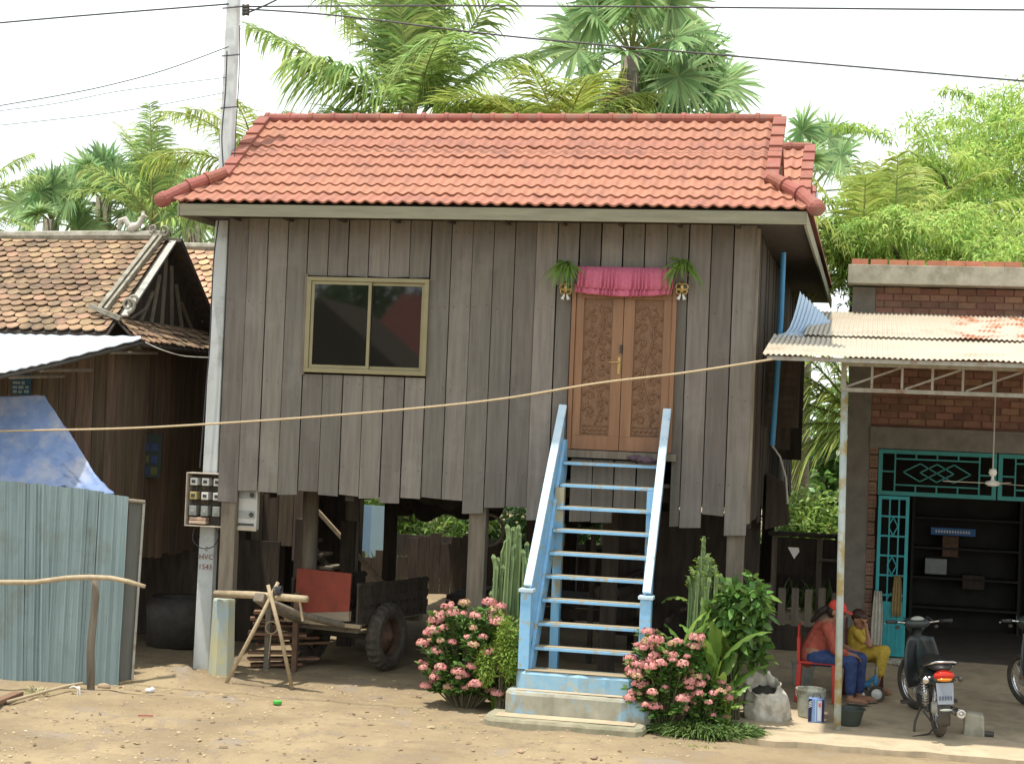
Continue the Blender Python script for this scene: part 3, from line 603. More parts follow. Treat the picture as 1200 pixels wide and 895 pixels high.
# ================================================================ DOOR DRESSING
v = MB(); N = 320
def ruffle(z0, z1, y0, amp, xa, xb, sag):
    vs = []
    for i in range(N+1):
        t = i/N; x = xa+(xb-xa)*t; f_ = math.sin(t*120+3*math.sin(t*19))*.55+math.sin(t*61+1)*.35
        for k in range(4):
            u_ = k/3; z = z1+(z0-z1)*u_-sag*math.sin(math.pi*t)*u_+.004*f_*u_; vs.append((x+.006*f_*u_, y0-amp*(.25+u_)*(.5+.5*f_)-.012*u_, z))
    return vs, [(i*4+k, (i+1)*4+k, (i+1)*4+k+1, i*4+k+1) for i in range(N) for k in range(3)]
v.add(*ruffle(4.43, 4.655, 17.515, .058, -3.11, -2.085, .02)); v.add(*ruffle(4.375, 4.47, 17.505, .06, -3.13, -2.10, .035))
v.build('door_valance', pink_m, label='pink two tiered ruffled cloth valance above the carved door', cat='valance', smooth=True, thick=.003)
def wall_plant(px, seed, label):
    p = at(px, 336, 17.5); rs = np.random.default_rng(seed)
    t = thing('wall_plant', label, 'hanging plant', (p.x, 17.56, p.z-.13), 'plants hung beside the door')
    m = MB()
    m.tube([(p.x, 17.53, p.z+.06), (p.x, 17.51, p.z-.06)], .022, 8)
    for s_ in (-1, 1):
        for r_, zc in ((.035, .0), (.028, -.05)):
            pts = [(p.x+s_*(.03+r_*math.cos(a)), 17.51, p.z+zc+r_*math.sin(a)) for a in np.linspace(-2.6, 2.6, 12)]; m.tube(pts, .008, 6)
    ho = m.build('vase', brass_m, t, smooth=True)
    k = MB()
    for s_ in (-1, 1): k.tube([(p.x+s_*.012, 17.51, p.z-.08), (p.x+s_*.035, 17.50, p.z-.135)], [.006, .020], 8)
    k.build('white_foot', white_m, ho)
    l = LV(); n_ = 34; th = rs.uniform(0, 2*math.pi, n_); el = rs.uniform(.2, 1.2, n_)
    D = np.stack([np.cos(th)*np.cos(el), -.5-.3*np.abs(np.sin(th)), np.sin(el)*1.1], 1); P_ = np.tile([p.x, 17.50, p.z+.13], (n_, 1))+rs.uniform(-.03, .03, (n_, 3))+np.array([0, 0, .08])
    l.blades(P_, D, np.tile([0, -1, .3], (n_, 1)), rs.uniform(.22, .38, n_), .044, rs.uniform(.7, 1.7, n_)); l.build('leaves', broad_g, t)
wall_plant(663, 3, 'leafy sprig in a brass wall vase left of the pink valance'); wall_plant(799, 11, 'leafy sprig in a brass wall vase right of the pink valance')
cl = MB(); c = at(752, 537, 17.4); c.z = zt(17.42)+.006
for i in range(16):
    a = random.uniform(0, 6.28); cl.ball((c.x+random.uniform(-.13, .12), c.y-.02+random.uniform(-.04, .03), c.z+.03+random.uniform(0, .05)), (random.uniform(.03, .07), .03, .026), 10, 6, Matrix.Rotation(a, 3, 'Z'))
o = cl.build('cloth_heap', M('dark_mauve_cloth', (.11, .07, .09), (.07, .045, .06), (20, 20, 20), .9, .4), label='dark mauve cloth crumpled on the top tread of the stair', cat='cloth'); remesh(o, .008, 2)
# ================================================================ WORKSHOP ON THE RIGHT
W = thing('brick_workshop', 'unfinished brick workshop with turquoise grille doors and a tin lean-to roof', 'building', (1.8, 21, 0))
YW = 21.0; xl = -.27; xr = 4.6; zf = fz(YW)
B('column', brickdk_m, W, (xl, .006, YW, YW+.25, 0, 4.80))
B('brick_wall', M('brickwork', (.22, .11, .08), (.16, .075, .055), (6, 6, 6), .9, .5), W, (.003, xr, YW+.06, YW+.2, 3.09, 4.80))
bk = MB(); z = 3.12; r_ = 0
while z < 4.74:
    x = .01-(.11 if r_ % 2 else 0)
    while x < xr:
        if not (random.random() < .03): bk.box(max(x, .01), min(x+.205, xr), YW+.045+random.uniform(-.004, .004), YW+.07, z, z+.072)
        x += .22
    z += .085; r_ += 1
bk.build('brick_courses', brick_m, W)
B('lintel', brickdk_m, W, (.003, xr, YW-.02, YW+.2, 2.82, 3.085))
B('cornice', conc_m, W, (xl-.06, xr, YW-.30, YW+.3, 4.82, 5.05), bevel=.006)
hb = MB(); x = xl-.02
while x < xr:
    hb.box(x, x+.21+random.uniform(-.02, .01), YW-.26, YW-.14, 5.055, 5.12+random.uniform(-.004, .004)); x += .225
hb.build('coping_bricks', hbrick_m, W)
hb = MB(); hh = MB(); z = zf
while z < 2.80:
    dx = random.uniform(-.01, .01); hb.box(.007, .10+dx, YW-.01, YW+.12, z, z+.15); 
    for a in (.03, .065):
        for b_ in (.045, .09): hh.box(a-.008+dx*.5, a+.008+dx*.5, YW-.013, YW-.0102, z+b_-.008, z+b_+.008)
    z += .165
t_ = hb.build('jamb_bricks', M('jamb_brick', (.26, .15, .10), (.18, .105, .075), (8, 8, 8), .9, .5, .2), W); bh = hh.build('hole_shade_patches', black_m, t_); bh['kind'] = 'stuff'  # black patches on the brick faces stand for shade inside the holes
# grille transom
tx = MB(); a, b_, z0, z1 = .115, 4.5, 2.25, 2.81; y0, y1 = YW-.02, YW+.02
def fr_(m, a, b_, z0, z1, w_=.035, y0=y0, y1=y1):
    m.box(a, b_, y0, y1, z1-w_, z1); m.box(a, b_, y0, y1, z0, z0+w_); m.box(a, a+w_, y0, y1, z0+w_, z1-w_); m.box(b_-w_, b_, y0, y1, z0+w_, z1-w_)
for k in range(3):
    p0 = .115+k*1.42; p1 = p0+1.40
    fr_(tx, p0, p1, z0, z1, .05); w_ = .018
    u0, u1, v0, v1 = p0+.20, p1-.20, z0+.13, z1-.11
    for z in (v0, v1): tx.box(u0, u1, y0+.005, y1-.005, z-w_/2, z+w_/2)
    for x in (u0, u1): tx.box(x-w_/2, x+w_/2, y0+.008, y1-.008, z0+.05, z1-.05)
    for x in (u0+.25, u0+.5, u0+.75): tx.box(x-w_/2, x+w_/2, y0+.01, y1-.01, v1, z1-.05); tx.box(x-w_/2, x+w_/2, y0+.01, y1-.01, z0+.05, v0)
    for s_ in (p0+.05, u1): tx.box(s_, s_+.15, y0+.012, y1-.012, (z0+z1)/2, (z0+z1)/2+w_)
    zc = (v0+v1)/2; xc = (u0+u1)/2
    for d in (-.20, 0, .20):
        q = [(xc+d-.2, zc), (xc+d, zc+.11), (xc+d+.2, zc), (xc+d, zc-.11)]
        for i in range(4):
            if d == 0 or True: p = q[i]; r_ = q[(i+1) % 4]; tx.beam((p[0], YW, p[1]), (r_[0], YW, r_[1]), .014, .014, Vector((0, 1, 0)))
tx.build('grille_transom', teal_m, W)
# folded grille door leaf
dl = MB(); a, b_ = .13, .50; z0, z1 = zf+.02, 2.24; fr_(dl, a, b_, z0, z1, .04, YW-.06, YW-.03)
dl.box(a+.04, b_-.04, YW-.055, YW-.035, z0+.04, z0+.62); dl.box(a+.04, b_-.04, YW-.058, YW-.032, z0+.62, z0+.66)
for z in (1.02, 1.26, 1.5, 1.74, 1.98): dl.box(a+.04, b_-.04, YW-.055, YW-.035, z, z+.022)
for x in (a+.13, a+.24): dl.box(x, x+.018, YW-.052, YW-.038, z0+.66, z1-.04)
for zc in (1.39, 1.87, .95):
    q = [(a+.185, zc+.11), (a+.24, zc), (a+.185, zc-.11), (a+.13, zc)]
    for i in range(4): p = q[i]; r_ = q[(i+1) % 4]; dl.beam((p[0], YW-.045, p[1]), (r_[0], YW-.045, r_[1]), .012, .012, Vector((0, 1, 0)))
for i in range(6): dl.box(a+.06+i*.05, a+.075+i*.05, YW-.062, YW-.0555, z0+.06, z0+.6)
dl.build('grille_door', tealleaf_m, W)
# dark room
rm = MB(); rm.box(.01, xr, 24.62, 24.7, 0, 4.8); rm.box(-.12, .009, YW+.26, 24.75, 0, 4.8); rm.box(xr, xr+.12, YW, 24.75, 0, 4.8)
rm.build('room_walls', M('shade_black_plaster', (.035, .032, .026), (.02, .02, .017), (3, 3, 3), .95), W)  # dimness of the room is put into the near-black wall colour
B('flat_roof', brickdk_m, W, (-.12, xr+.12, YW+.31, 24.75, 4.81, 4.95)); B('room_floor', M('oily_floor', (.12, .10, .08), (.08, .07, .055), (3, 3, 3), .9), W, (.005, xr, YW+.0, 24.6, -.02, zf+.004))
# tin lean-to
def corr(m, x0, x1, ya, za, yb_, zb_, pitch=.052, amp=.008, jag=.0):
    K = int((x1-x0)/pitch*6); vs = []
    for i in range(K+1):
        x = x0+(x1-x0)*i/K; o = amp*math.cos(2*math.pi*x/pitch)
        for t in (0, .25, .5, .75, 1): vs.append((x, ya+(yb_-ya)*t, za+(zb_-za)*t+o+jag*noise.noise(Vector((x*1.5, t*3, 4)))))
    m.add(vs, [(i*5+k, (i+1)*5+k, (i+1)*5+k+1, i*5+k+1) for i in range(K) for k in range(4)])
LR = thing('tin_awning', 'corrugated tin awning with rust streaks held on a white steel truss and thin post', 'awning', (1.5, 16.83, 0))
def zr_(y): return 3.72+(y-16.2)*(4.46-3.72)/4.8
xx = -1.04
for k, w_ in enumerate((.86, .84, .86, .88, .85, .85)):
    m = MB(); corr(m, xx, xx+w_, 16.2, zr_(16.2), 18.05, zr_(18.05)+.012, jag=.012); m.build('lower_sheet', tin_m, LR, thick=.0012); xx += w_-.06
xx = -.72
for k, w_ in enumerate((.86, .84, .86, .88, .85, .85)):
    m = MB(); corr(m, xx, xx+w_, 17.9, zr_(17.9)+.035, 20.95, zr_(20.95)+.03, jag=.014); m.build('upper_sheet', tinrust_m if k in (2, 3) else tin_m, LR, thick=.0012); xx += w_-.06
m = MB()   # bent up corner piece
vs = []; K = 70
for i in range(K+1):
    u_ = i/K; o = .012*math.cos(u_*2*math.pi*11)
    for t in np.linspace(0, 1, 8):
        x = -1.02+.62*u_*.75+t*.18*(1-u_*.3); y = 17.75+1.7*t+.25*u_; bend = max(0, t-.45)*1.0
        z = zr_(17.75)+.055+t*.16+o+bend**1.6*1.05*(1-u_)**.8-.05*(1-t)*(1-u_)
        vs.append((x, y-.5*bend**2, z))
m.add(vs, [(i*8+k, (i+1)*8+k, (i+1)*8+k+1, i*8+k+1) for i in range(K) for k in range(7)]); m.build('bent_sheet', tinblue_m, LR, thick=.0012)
m = MB()
for y in (16.26, 17.4, 18.4, 19.6): m.box(-1.0 if y < 18 else -.7, 4.2, y-.02, y+.02, zr_(y)-.062, zr_(y)-.022)
m.build('purlin', steel_m, LR)
tr = MB(); z0, z1, y = 3.40, 3.655, 16.83; xa = -.30
tr.box(xa, 4.2, y-.02, y+.02, z1, z1+.045); tr.box(xa, 4.2, y-.02, y+.02, z0, z0+.04); tr.box(xa, xa+.05, y-.025, y+.025, z0+.04, z1)
for i in range(15):
    x = xa+.30+i*.29; tr.box(x-.012, x+.012, y-.012, y+.012, z0+.04, z1)
    if i % 2 == 0: tr.beam((x-.26, y+.002, z0+.045), (x+.27, y+.002, z1-.005), .02, .018, Vector((0, 1, 0)))
tr.build('truss', steel_m, LR)
ph = MB(); ph.tube([(-.215, y, fz(y)-.02), (-.24, y, 1.8), (-.262, y, 3.40)], .036, 14); ph.build('post', post_m, LR, smooth=True)
m = MB(); m.box(-.30, 4.2, 20.9, 20.94, 3.35, 3.4)
# ceiling fan seen below the awning
FN = thing('ceiling_fan', 'pale ceiling fan hanging under the awning before the grille', 'fan', tuple(at(1163, 566, 18.6)))
f = at(1163, 566, 18.6)
m = MB(); m.tube([(f.x, f.y, f.z+.09), (f.x, f.y, zr_(18.6)-.02)], .008, 8); m.build('rod', steel_m, FN)
m = MB(); m.lathe([(0, .16), (.035, .15), (.045, .11), (.03, .08), (.015, .075)], f, 16); m.build('canopy', white_m, FN, smooth=True)
m = MB(); m.lathe([(.012, .075), (.02, .03), (.07, .015), (.08, -.01), (.05, -.03), (0, -.035)], f, 18); m.build('motor', white_m, FN, smooth=True)
for a in (186, 306, 66):
    d = Vector((math.cos(R(a)), math.sin(R(a)), 0)); m = MB(); m.beam(f+d*.07, f+d*.52, .03, .006, w2=.045); m.build('blade', tin_m, FN)
# things inside the workshop, very dim
def shelf_unit(loc, w_, h, label):
    t = thing('shelf_unit', label, 'shelves', loc, 'dim shelves at the back of the workshop'); x, y, z = loc
    for s_ in (0, w_-.04): B('upright', M('shade_black_wood', (.03, .027, .022)), t, (x+s_, x+s_+.04, y, y+.35, z, z+h))  # near-black shelf colour carries the shade of the room
    for k in range(4): B('shelf', M('shade_black_wood', (.03, .027, .022)), t, (x+.04, x+w_-.04, y, y+.35, z+.3+k*h*.22, z+.33+k*h*.22))
    return t
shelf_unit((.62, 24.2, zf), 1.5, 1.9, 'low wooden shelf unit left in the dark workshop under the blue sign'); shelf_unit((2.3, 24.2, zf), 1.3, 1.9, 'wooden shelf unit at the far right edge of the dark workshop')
sg = at(1117, 623, 24.0)
q = thing('shop_sign', 'narrow blue sign strip hung in the dark workshop', 'sign', tuple(sg)); B('board', M('sign_blue', (.08, .20, .45), None, (3, 3, 3)), q, (sg.x-.30, sg.x+.30, 23.99, 24.02, sg.z-.05, sg.z+.05))
m = MB()
for i in range(13): m.box(sg.x-.24+i*.037, sg.x-.24+i*.037+.022, 23.984, 23.989, sg.z-.018, sg.z+.018)
m.build('lettering', white_m, q)
for k, (px, py, w_, h, mt, lb) in enumerate(((1113, 652, .22, .30, rust_m, 'brown carton on the dim shelf'), (1096, 672, .30, .22, grey_m, 'grey tin box lowest on the dim shelf'), (1140, 690, .3, .2, darkwood, 'dark toolbox low in the dim workshop'))):
    p = at(px, py, 24.3); m = MB(); m.box(p.x-w_/2, p.x+w_/2, 24.22, 24.45, p.z, p.z+h); m.build('carton', mt, label=lb, cat='box', bevel=.01)
# cloths on the grille door
for px, y0, y1, w_, mt, lb in ((1029, 692, 762, .13, sack_m, 'long pale patterned cloth hanging on the turquoise grille door'), (1052, 674, 722, .11, M('ochre_cloth', (.30, .22, .09), None, (12, 12, 12)), 'short ochre cloth hanging at the right edge of the turquoise grille door')):
    a = at(px, y0, YW-.09); b_ = at(px, y1, YW-.09); m = MB(); vs = []
    for i in range(13):
        for k in range(7):
            t = k/6; vs.append((a.x+(i/12-.5)*w_*(.7+.35*math.sin(t*2.5)), YW-.09-.018*math.sin(i*1.7+t)-.01*t, a.z+(b_.z-a.z)*t-.02*math.sin(i*1.1)*t))
    m.add(vs, [(i*7+k, (i+1)*7+k, (i+1)*7+k+1, i*7+k+1) for i in range(12) for k in range(6)]); m.build('hanging_cloth', mt, label=lb, cat='cloth', smooth=True, thick=.003)
fs = MB()
for i in range(14): fs.ball((.62+random.uniform(-.25, .35), 20.6+random.uniform(-.15, .15), fz(20.5)+.02), (random.uniform(.08, .16), .08, random.uniform(.02, .045)), 10, 6, Matrix.Rotation(random.uniform(0, 3), 3, 'Z'))
remesh(fs.build('floor_sack', sack_m, label='flattened pale sack lying on the floor below the grille door', cat='sack'), .012, 2)

# low picket fence and bench between the two buildings
PF = thing('picket_fence', 'rough dark picket fence in the gap between plank house and workshop', 'fence', (-.8, 21.2, 0))
for i in range(6):
    x = -1.22+i*.165; B('picket', oldwood, PF, (x, x+.09, 21.2, 21.22, .55, 1.02+random.uniform(-.03, .05)))
B('rail', oldwood, PF, (-1.3, -.27, 21.225, 21.26, .62, .68)); B('rail', darkwood, PF, (-1.3, -.27, 21.225, 21.28, .50, .56))
B('low_wall', darkwood, PF, (-1.3, -.27, 21.23, 21.33, 0, .495))
BN = thing('timber_rack', 'dark timber rack with a plank top standing behind the picket fence', 'rack', (-.8, 22, 0))
B('top_board', darkwood, BN, (-1.25, -.2, 21.9, 22.3, 1.62, 1.66)); B('side_board', darkwood, BN, (-1.22, -.24, 22.0, 22.03, 1.12, 1.60))
for x in (-1.2, -.62, -.28): B('leg', oldwood, BN, (x, x+.07, 21.95, 22.02, 0, 1.615))
B('arm', oldwood, BN, (-.6, -.1, 21.7, 21.76, 1.34, 1.37))
p = at(929, 645, 20.8); m = MB(); m.poly([(p.x-.06, 20.8, p.z+.04), (p.x+.07, 20.8, p.z+.04), (p.x+.08, 20.8, p.z-.01), (p.x+.02, 20.8, p.z-.1)], (0, .01, 0)); m.build('torn_paper', white_m, label='torn white paper flapping at the side of the plank house', cat='paper')

# ================================================================ NEIGHBOUR ON THE LEFT
def claytiles(m, pa, pb, pc, pd, rows, w_=.155):   # scalloped tiles on the quad eave-left, eave-right, ridge-right, ridge-left
    pa, pb, pc, pd = map(Vector, (pa, pb, pc, pd)); nrm = (pb-pa).cross(pd-pa).normalized()
    if nrm.z < 0: nrm = -nrm
    for r_ in range(rows):
        t0, t1 = (r_-.15)/rows, (r_+1.05)/rows; t0 = max(t0, -.02)
        L0, R0 = pa.lerp(pd, t0), pb.lerp(pc, t0); L1, R1 = pa.lerp(pd, min(t1, 1)), pb.lerp(pc, min(t1, 1)); ln = (R0-L0).length; k = max(1, int(ln/w_)); off = .5 if r_ % 2 else 0
        for i in range(k+1):
            u0, u1 = (i-off)/k, (i+1-off)/k; u0, u1 = max(0, u0), min(1, u1)
            if u1-u0 < .01: continue
            g_ = .004/ln; j = random.uniform(.012, .034); dz = random.uniform(-.05, .05)
            a = L0.lerp(R0, u0+g_); b_ = L0.lerp(R0, u1-g_); c = L1.lerp(R1, u1-g_); d = L1.lerp(R1, u0+g_); up_ = (c-b_)
            a1, b1 = a+up_*(.35+dz)+nrm*j*.8, b_+up_*(.35+dz)+nrm*j*.8; m1 = a.lerp(b_, .22)+nrm*j+up_*(.08+dz); m2 = a.lerp(b_, .78)+nrm*j+up_*(.08+dz); mm_ = a.lerp(b_, .5)+nrm*j+up_*(dz)
            lo_ = [p-nrm*.014 for p in (a1, m1, mm_, m2, b1)]
            m.add([a1, m1, mm_, m2, b1, c+nrm*.004, d+nrm*.004]+lo_, [(0, 1, 2, 3, 4, 5, 6), (7, 8, 1, 0), (8, 9, 2, 1), (9, 10, 3, 2), (10, 11, 4, 3)])
N_ = thing('tiled_plank_house', 'brown plank house with scalloped clay tiles, a gable end and a rooster finial', 'house', (-10, 18, 0))
YE, ZE, YRD, ZRD, XG, XL_ = 17.45, 3.80, 19.0, 5.02, -8.48, -14.0
XF = XG-.12
m = MB(); claytiles(m, (XL_, YE, ZE), (XF+.10, YE, ZE), (XF+.10, YRD, ZRD), (XL_, YRD, ZRD), 17); rf = m.build('roof', clay_m, N_)
m = MB(); m.poly([(XL_, YE, ZE-.03), (XG, YE, ZE-.03), (XG, YRD, ZRD-.03), (XL_, YRD, ZRD-.03)], (0, 0, -.03)); m.poly([(XL_, YRD*2-YE, ZE-.03), (XG, YRD*2-YE, ZE-.03), (XG, YRD, ZRD-.03), (XL_, YRD, ZRD-.03)], (0, 0, -.03)); m.build('roof_boarding', darkwood, rf)
m = MB(); claytiles(m, (XL_, YRD*2-YE, ZE), (XG, YRD*2-YE, ZE), (XG, YRD, ZRD), (XL_, YRD, ZRD), 17); m.build('rear_tiles', clay_m, rf)
m = MB(); m.tube([(XL_, YRD, ZRD+.02), (-11, YRD, ZRD+.0), (-9.6, YRD, ZRD+.03), (XG-.03, YRD, ZRD+.05)], .065, 8); m.build('ridge_mortar', mortar_m, rf)
def gy(t): return (17.72+(YRD-17.72)*t, 4.02+(ZRD-4.02)*t)
m = MB(); 
for o_, w_ in ((-.13, .055), (-.05, .035)): m.beam((XF+o_+.0, 17.72, 4.06), (XG+o_-.02, YRD, ZRD+.06), w_, .06, Vector((0, -.6, .8)))
m.beam((XF-.22, 17.66, 4.10), (XG+.07, 17.62, 3.96), .055, .05); m.build('gable_moulding', mortar_m, rf)
m = MB(); m.beam((XG+.06, 17.74, 4.0), (XG+.06, YRD, ZRD-.02), .025, .085, Vector((1, 0, 0))); m.build('bargeboard', steel_m, rf)
m = MB(); m.beam((XG+.08, YRD, ZRD-.0), (XG+.08, 20.4, 3.95), .06, .17, Vector((1, 0, 0))); m.build('bargeboard', darkwood, rf)
m = MB(); m.poly([(XG-.02, 17.75, 3.98), (XG-.02, 20.3, 3.98), (XG-.02, YRD, ZRD-.05)], (-.02, 0, 0)); m.build('gable_board', darkwood, N_)
m = MB()
for k in range(7):
    y = 18.0+k*.3; zt_ = 3.98+(1.0-abs(y-YRD)/1.28)*.95
    m.beam((XG+.0, y, 3.98), (XG+.0, YRD-(YRD-y)*.55, zt_*.96+.12), .012, .05, Vector((1, 0, 0)))
m.build('gable_rays', oldwood, N_)
m = MB(); claytiles(m, (XG+.42, 17.4, 3.70), (XG+.42, 20.7, 3.70), (XG-.02, 20.4, 3.98), (XG-.02, 17.7, 3.98), 4, .14); m.build('gable_skirt_tiles', clay_m, rf)
m = MB(); m.poly([(XG+.42, 17.4, 3.675), (XG+.42, 20.7, 3.675), (XG-.02, 20.4, 3.955), (XG-.02, 17.7, 3.955)], (0, 0, -.03)); m.poly([(XL_, YE, ZE-.06), (XG+.42, YE-.05, 3.66), (XG+.42, YE+.0, 3.60), (XL_, YE+.05, ZE-.14)], (0, .02, 0)); m.build('eave_board', darkwood, rf)
# scroll at foot and apex, rooster
def scroll(c, r_, sgn=1, turns=1.4, w_=.022, name='scroll'):
    pts = []; 
    for i in range(22):
        t = i/21; rr = r_*(1-.75*t); a = -math.pi/2+sgn*turns*2*math.pi*t; pts.append((c[0]+rr*math.cos(a), c[1], c[2]+rr*math.sin(a)))
    mm_ = MB(); mm_.tube(pts, [w_*(1-.4*i/21) for i in range(22)], 8); mm_.build(name, mortar_m, rf, smooth=True)
c = at(150, 362, 17.6); scroll((c.x, 17.6, c.z+.05), .09); c = at(157, 352, 17.62); scroll((c.x, 17.62, c.z), .07, -1)
for px, py, r_, s_ in ((180, 268, .055, -1), (192, 270, .07, 1)): c = at(px, py, 18.95); scroll((c.x, 18.95, c.z), r_, s_, 1.3, .016)
c = at(156, 273, 18.98); m = MB(); cx, cz = c.x, c.z-.02
m.ball((cx, 18.98, cz+.09), (.095, .045, .055), 12, 8, Matrix.Rotation(-.35, 3, 'Y')); m.capsule((cx+.06, 18.98, cz+.11), (cx+.115, 18.98, cz+.215), .042, .026); m.ball((cx+.125, 18.98, cz+.23), .033)
m.tube([(cx+.15, 18.98, cz+.23), (cx+.19, 18.98, cz+.215)], [.014, .004], 6); m.box(cx+.10, cx+.145, 18.97, 18.99, cz+.25, cz+.29)
m.tube([(cx-.06, 18.98, cz+.11), (cx-.12, 18.98, cz+.19), (cx-.18, 18.98, cz+.17), (cx-.20, 18.98, cz+.06)], [.038, .042, .036, .014], 8)
m.tube([(cx+.0, 18.98, cz+.07), (cx+.01, 18.98, cz-.05)], .02, 6)
o = m.build('rooster_finial', M('bleached_stucco', (.55, .52, .46), (.42, .40, .35), (9, 9, 9), .8), rf); remesh(o, .006, 2)
# walls
wl = MB(); x = -14.0
fw_m = M('brown_plank', (.16, .115, .075), (.075, .055, .038), (20, 20, 1.4), .9, .5, .25)
while x < -8.62: wl.box(x, min(x+.21, -8.6), 17.8+random.uniform(-.006, .006), 17.83, 1.15+random.uniform(-.03, .03), 3.75); x += .217
wl.build('front_wall', fw_m, N_)
B('corner_post', fw_m, N_, (-8.62, -8.54, 17.78, 17.87, 0, 3.75))
wl = MB(); y = 17.88
while y < 24: wl.box(-8.56+random.uniform(-.005, .005), -8.535, y, y+.20, 1.13+random.uniform(-.03, .03), 3.78); y += .21
wl.build('side_wall', fw_m, N_)
wl = MB(); x = -8.53    # plank screen running on towards the big house
while x < -7.1: wl.box(x, x+.20, 20.6+random.uniform(-.006, .006), 20.625, (1.18 if x < -7.4 else 1.0-.25*(x > -6.9))+random.uniform(-.05, .05), 3.9 if x < -7.2 else 2.9); x += .207
wl.build('rear_screen', M('side_screen_plank', (.15, .115, .082), (.075, .058, .043), (20, 20, 1.4), .9, .5, .28), N_)
B('floor', darkwood, N_, (-14, -8.6, 17.9, 24, 1.2, 1.25))
B('light_block_boards', darkwood, N_, (-14, -7.35, 20.3, 20.34, -.05, 1.3))  # added dark wall, stops light leaking in under the floor
for x, y in ((-7.95, 20.5), (-8.0, 22.0), (-6.5, 20.55), (-7.1, 20.5)): B('post', darkwood, N_, (x-.09, x+.09, y-.09, y+.09, -.05, 1.6))
B('back_wall', darkwood, N_, (-14, -7.4, 24, 24.05, -.05, 3.78))
bd = MB(); bd.lathe([(.001, .02), (.38, .02), (.40, .5), (.34, .62), (.30, .60), (.3, .1)], (-8.35, 19.5, 0), 20); bd.build('water_jar', dkiron_m, label='dark round water jar in the shade under the neighbouring house', cat='jar', smooth=True)  # jar tone darkened to imitate the shade under the floor
# signs on it
def plate(px0, py0, px1, py1, Y, mt, label, cat, name, marks):
    a = at(px0, py0, Y); b_ = at(px1, py1, Y); t = thing(name, label, cat, ((a.x+b_.x)/2, Y, b_.z)); B('board', mt, t, (a.x, b_.x, Y-.01, Y+.004, b_.z, a.z))
    mk = MB(); 
    for (u0, v0, u1, v1) in marks: mk.box(a.x+(b_.x-a.x)*u0, a.x+(b_.x-a.x)*u1, Y-.0135, Y-.0105, a.z+(b_.z-a.z)*v1, a.z+(b_.z-a.z)*v0)
    mk.build('lettering', M('sign_ink', (.30, .36, .36), None, (3, 3, 3)), t); return t
plate(15, 438, 36, 463, 17.76, M('dark_blue_sign', (.03, .10, .16), None, (3, 3, 3)), 'small dark blue sign with pale writing on the plank wall above the tarp', 'sign', 'blue_sign',
      [(.05, .12, .42, .20), (.5, .12, .62, .22), (.05, .36, .45, .48), (.52, .34, .68, .50), (.05, .58, .3, .70), (.36, .56, .62, .72), (.72, .56, .9, .68), (.08, .78, .28, .92), (.36, .8, .55, .92), (.66, .76, .92, .9)])
p_ = at(176, 540, 19.0); t = thing('notice_board', 'tall dark green poster of small pictures on the shaded plank wall', 'poster', (-8.5, 19.0, 2.5))
# hung on the side wall, facing right and angled forward
a = at(165, 508, 18.75); b_ = at(188, 560, 18.75); B('sheet', M('poster_green', (.035, .05, .04), None, (3, 3, 3)), t, (a.x, b_.x, 18.74, 18.75, b_.z, a.z))
for i, (u_, v_, mt) in enumerate(((.3, .3, M('poster_blue', (.04, .06, .14), None)), (.7, .3, M('poster_blue', (.04, .06, .14), None)), (.3, .58, M('poster_olive', (.10, .11, .04), None)), (.7, .58, M('poster_blue', (.04, .06, .14), None)), (.3, .84, M('poster_blue', (.04, .06, .14), None)), (.7, .84, M('poster_olive', (.10, .11, .04), None)))):
    x = a.x+(b_.x-a.x)*u_; z = a.z+(b_.z-a.z)*v_; m = MB(); m.box(x-.045, x+.045, 18.735, 18.739, z-.045, z+.045); m.build('picture', mt, t)
# second roof further back
N2 = thing('rear_tiled_house', 'second clay tiled roof behind the gable beside the concrete pole', 'house', (-9.5, 24, 0))
m = MB(); claytiles(m, (-13, 21.0, 3.95), (-8.05, 21.0, 3.95), (-8.05, 22.6, 5.28), (-13, 22.6, 5.28), 15); r2 = m.build('roof', M('pale_clay_tile', (.48, .30, .18), (.34, .20, .115), (5, 5, 5), .85, .4, .35, stain=(.2, .17, .12), stain_s=2.5, stain_lo=.55, stain_hi=.8), N2)
m = MB(); m.poly([(-13, 21.0, 3.93), (-8.05, 21.0, 3.93), (-8.05, 22.6, 5.26), (-13, 22.6, 5.26)], (0, 0, -.03)); m.poly([(-13, 24.2, 3.95), (-8.05, 24.2, 3.95), (-8.05, 22.6, 5.26), (-13, 22.6, 5.26)], (0, 0, -.03)); m.build('roof_boarding', darkwood, r2)
m = MB(); m.tube([(-13, 22.6, 5.3), (-8.05, 22.6, 5.31)], .06, 8); m.build('ridge_mortar', mortar_m, r2)
m = MB(); m.beam((-8.55, 21.0, 4.0), (-8.05, 21.9, 4.55), .05, .10, Vector((1, 0, 0))); m.build('bargeboard', oldwood, r2)
m = MB(); m.poly([(-8.1, 21.1, 3.9), (-8.1, 24.1, 3.9), (-8.1, 22.6, 5.2)], (-.03, 0, 0)); m.build('gable_board', darkwood, N2); B('wall', darkwood, N2, (-12.9, -8.15, 22.3, 22.34, 1.2, 4.0))
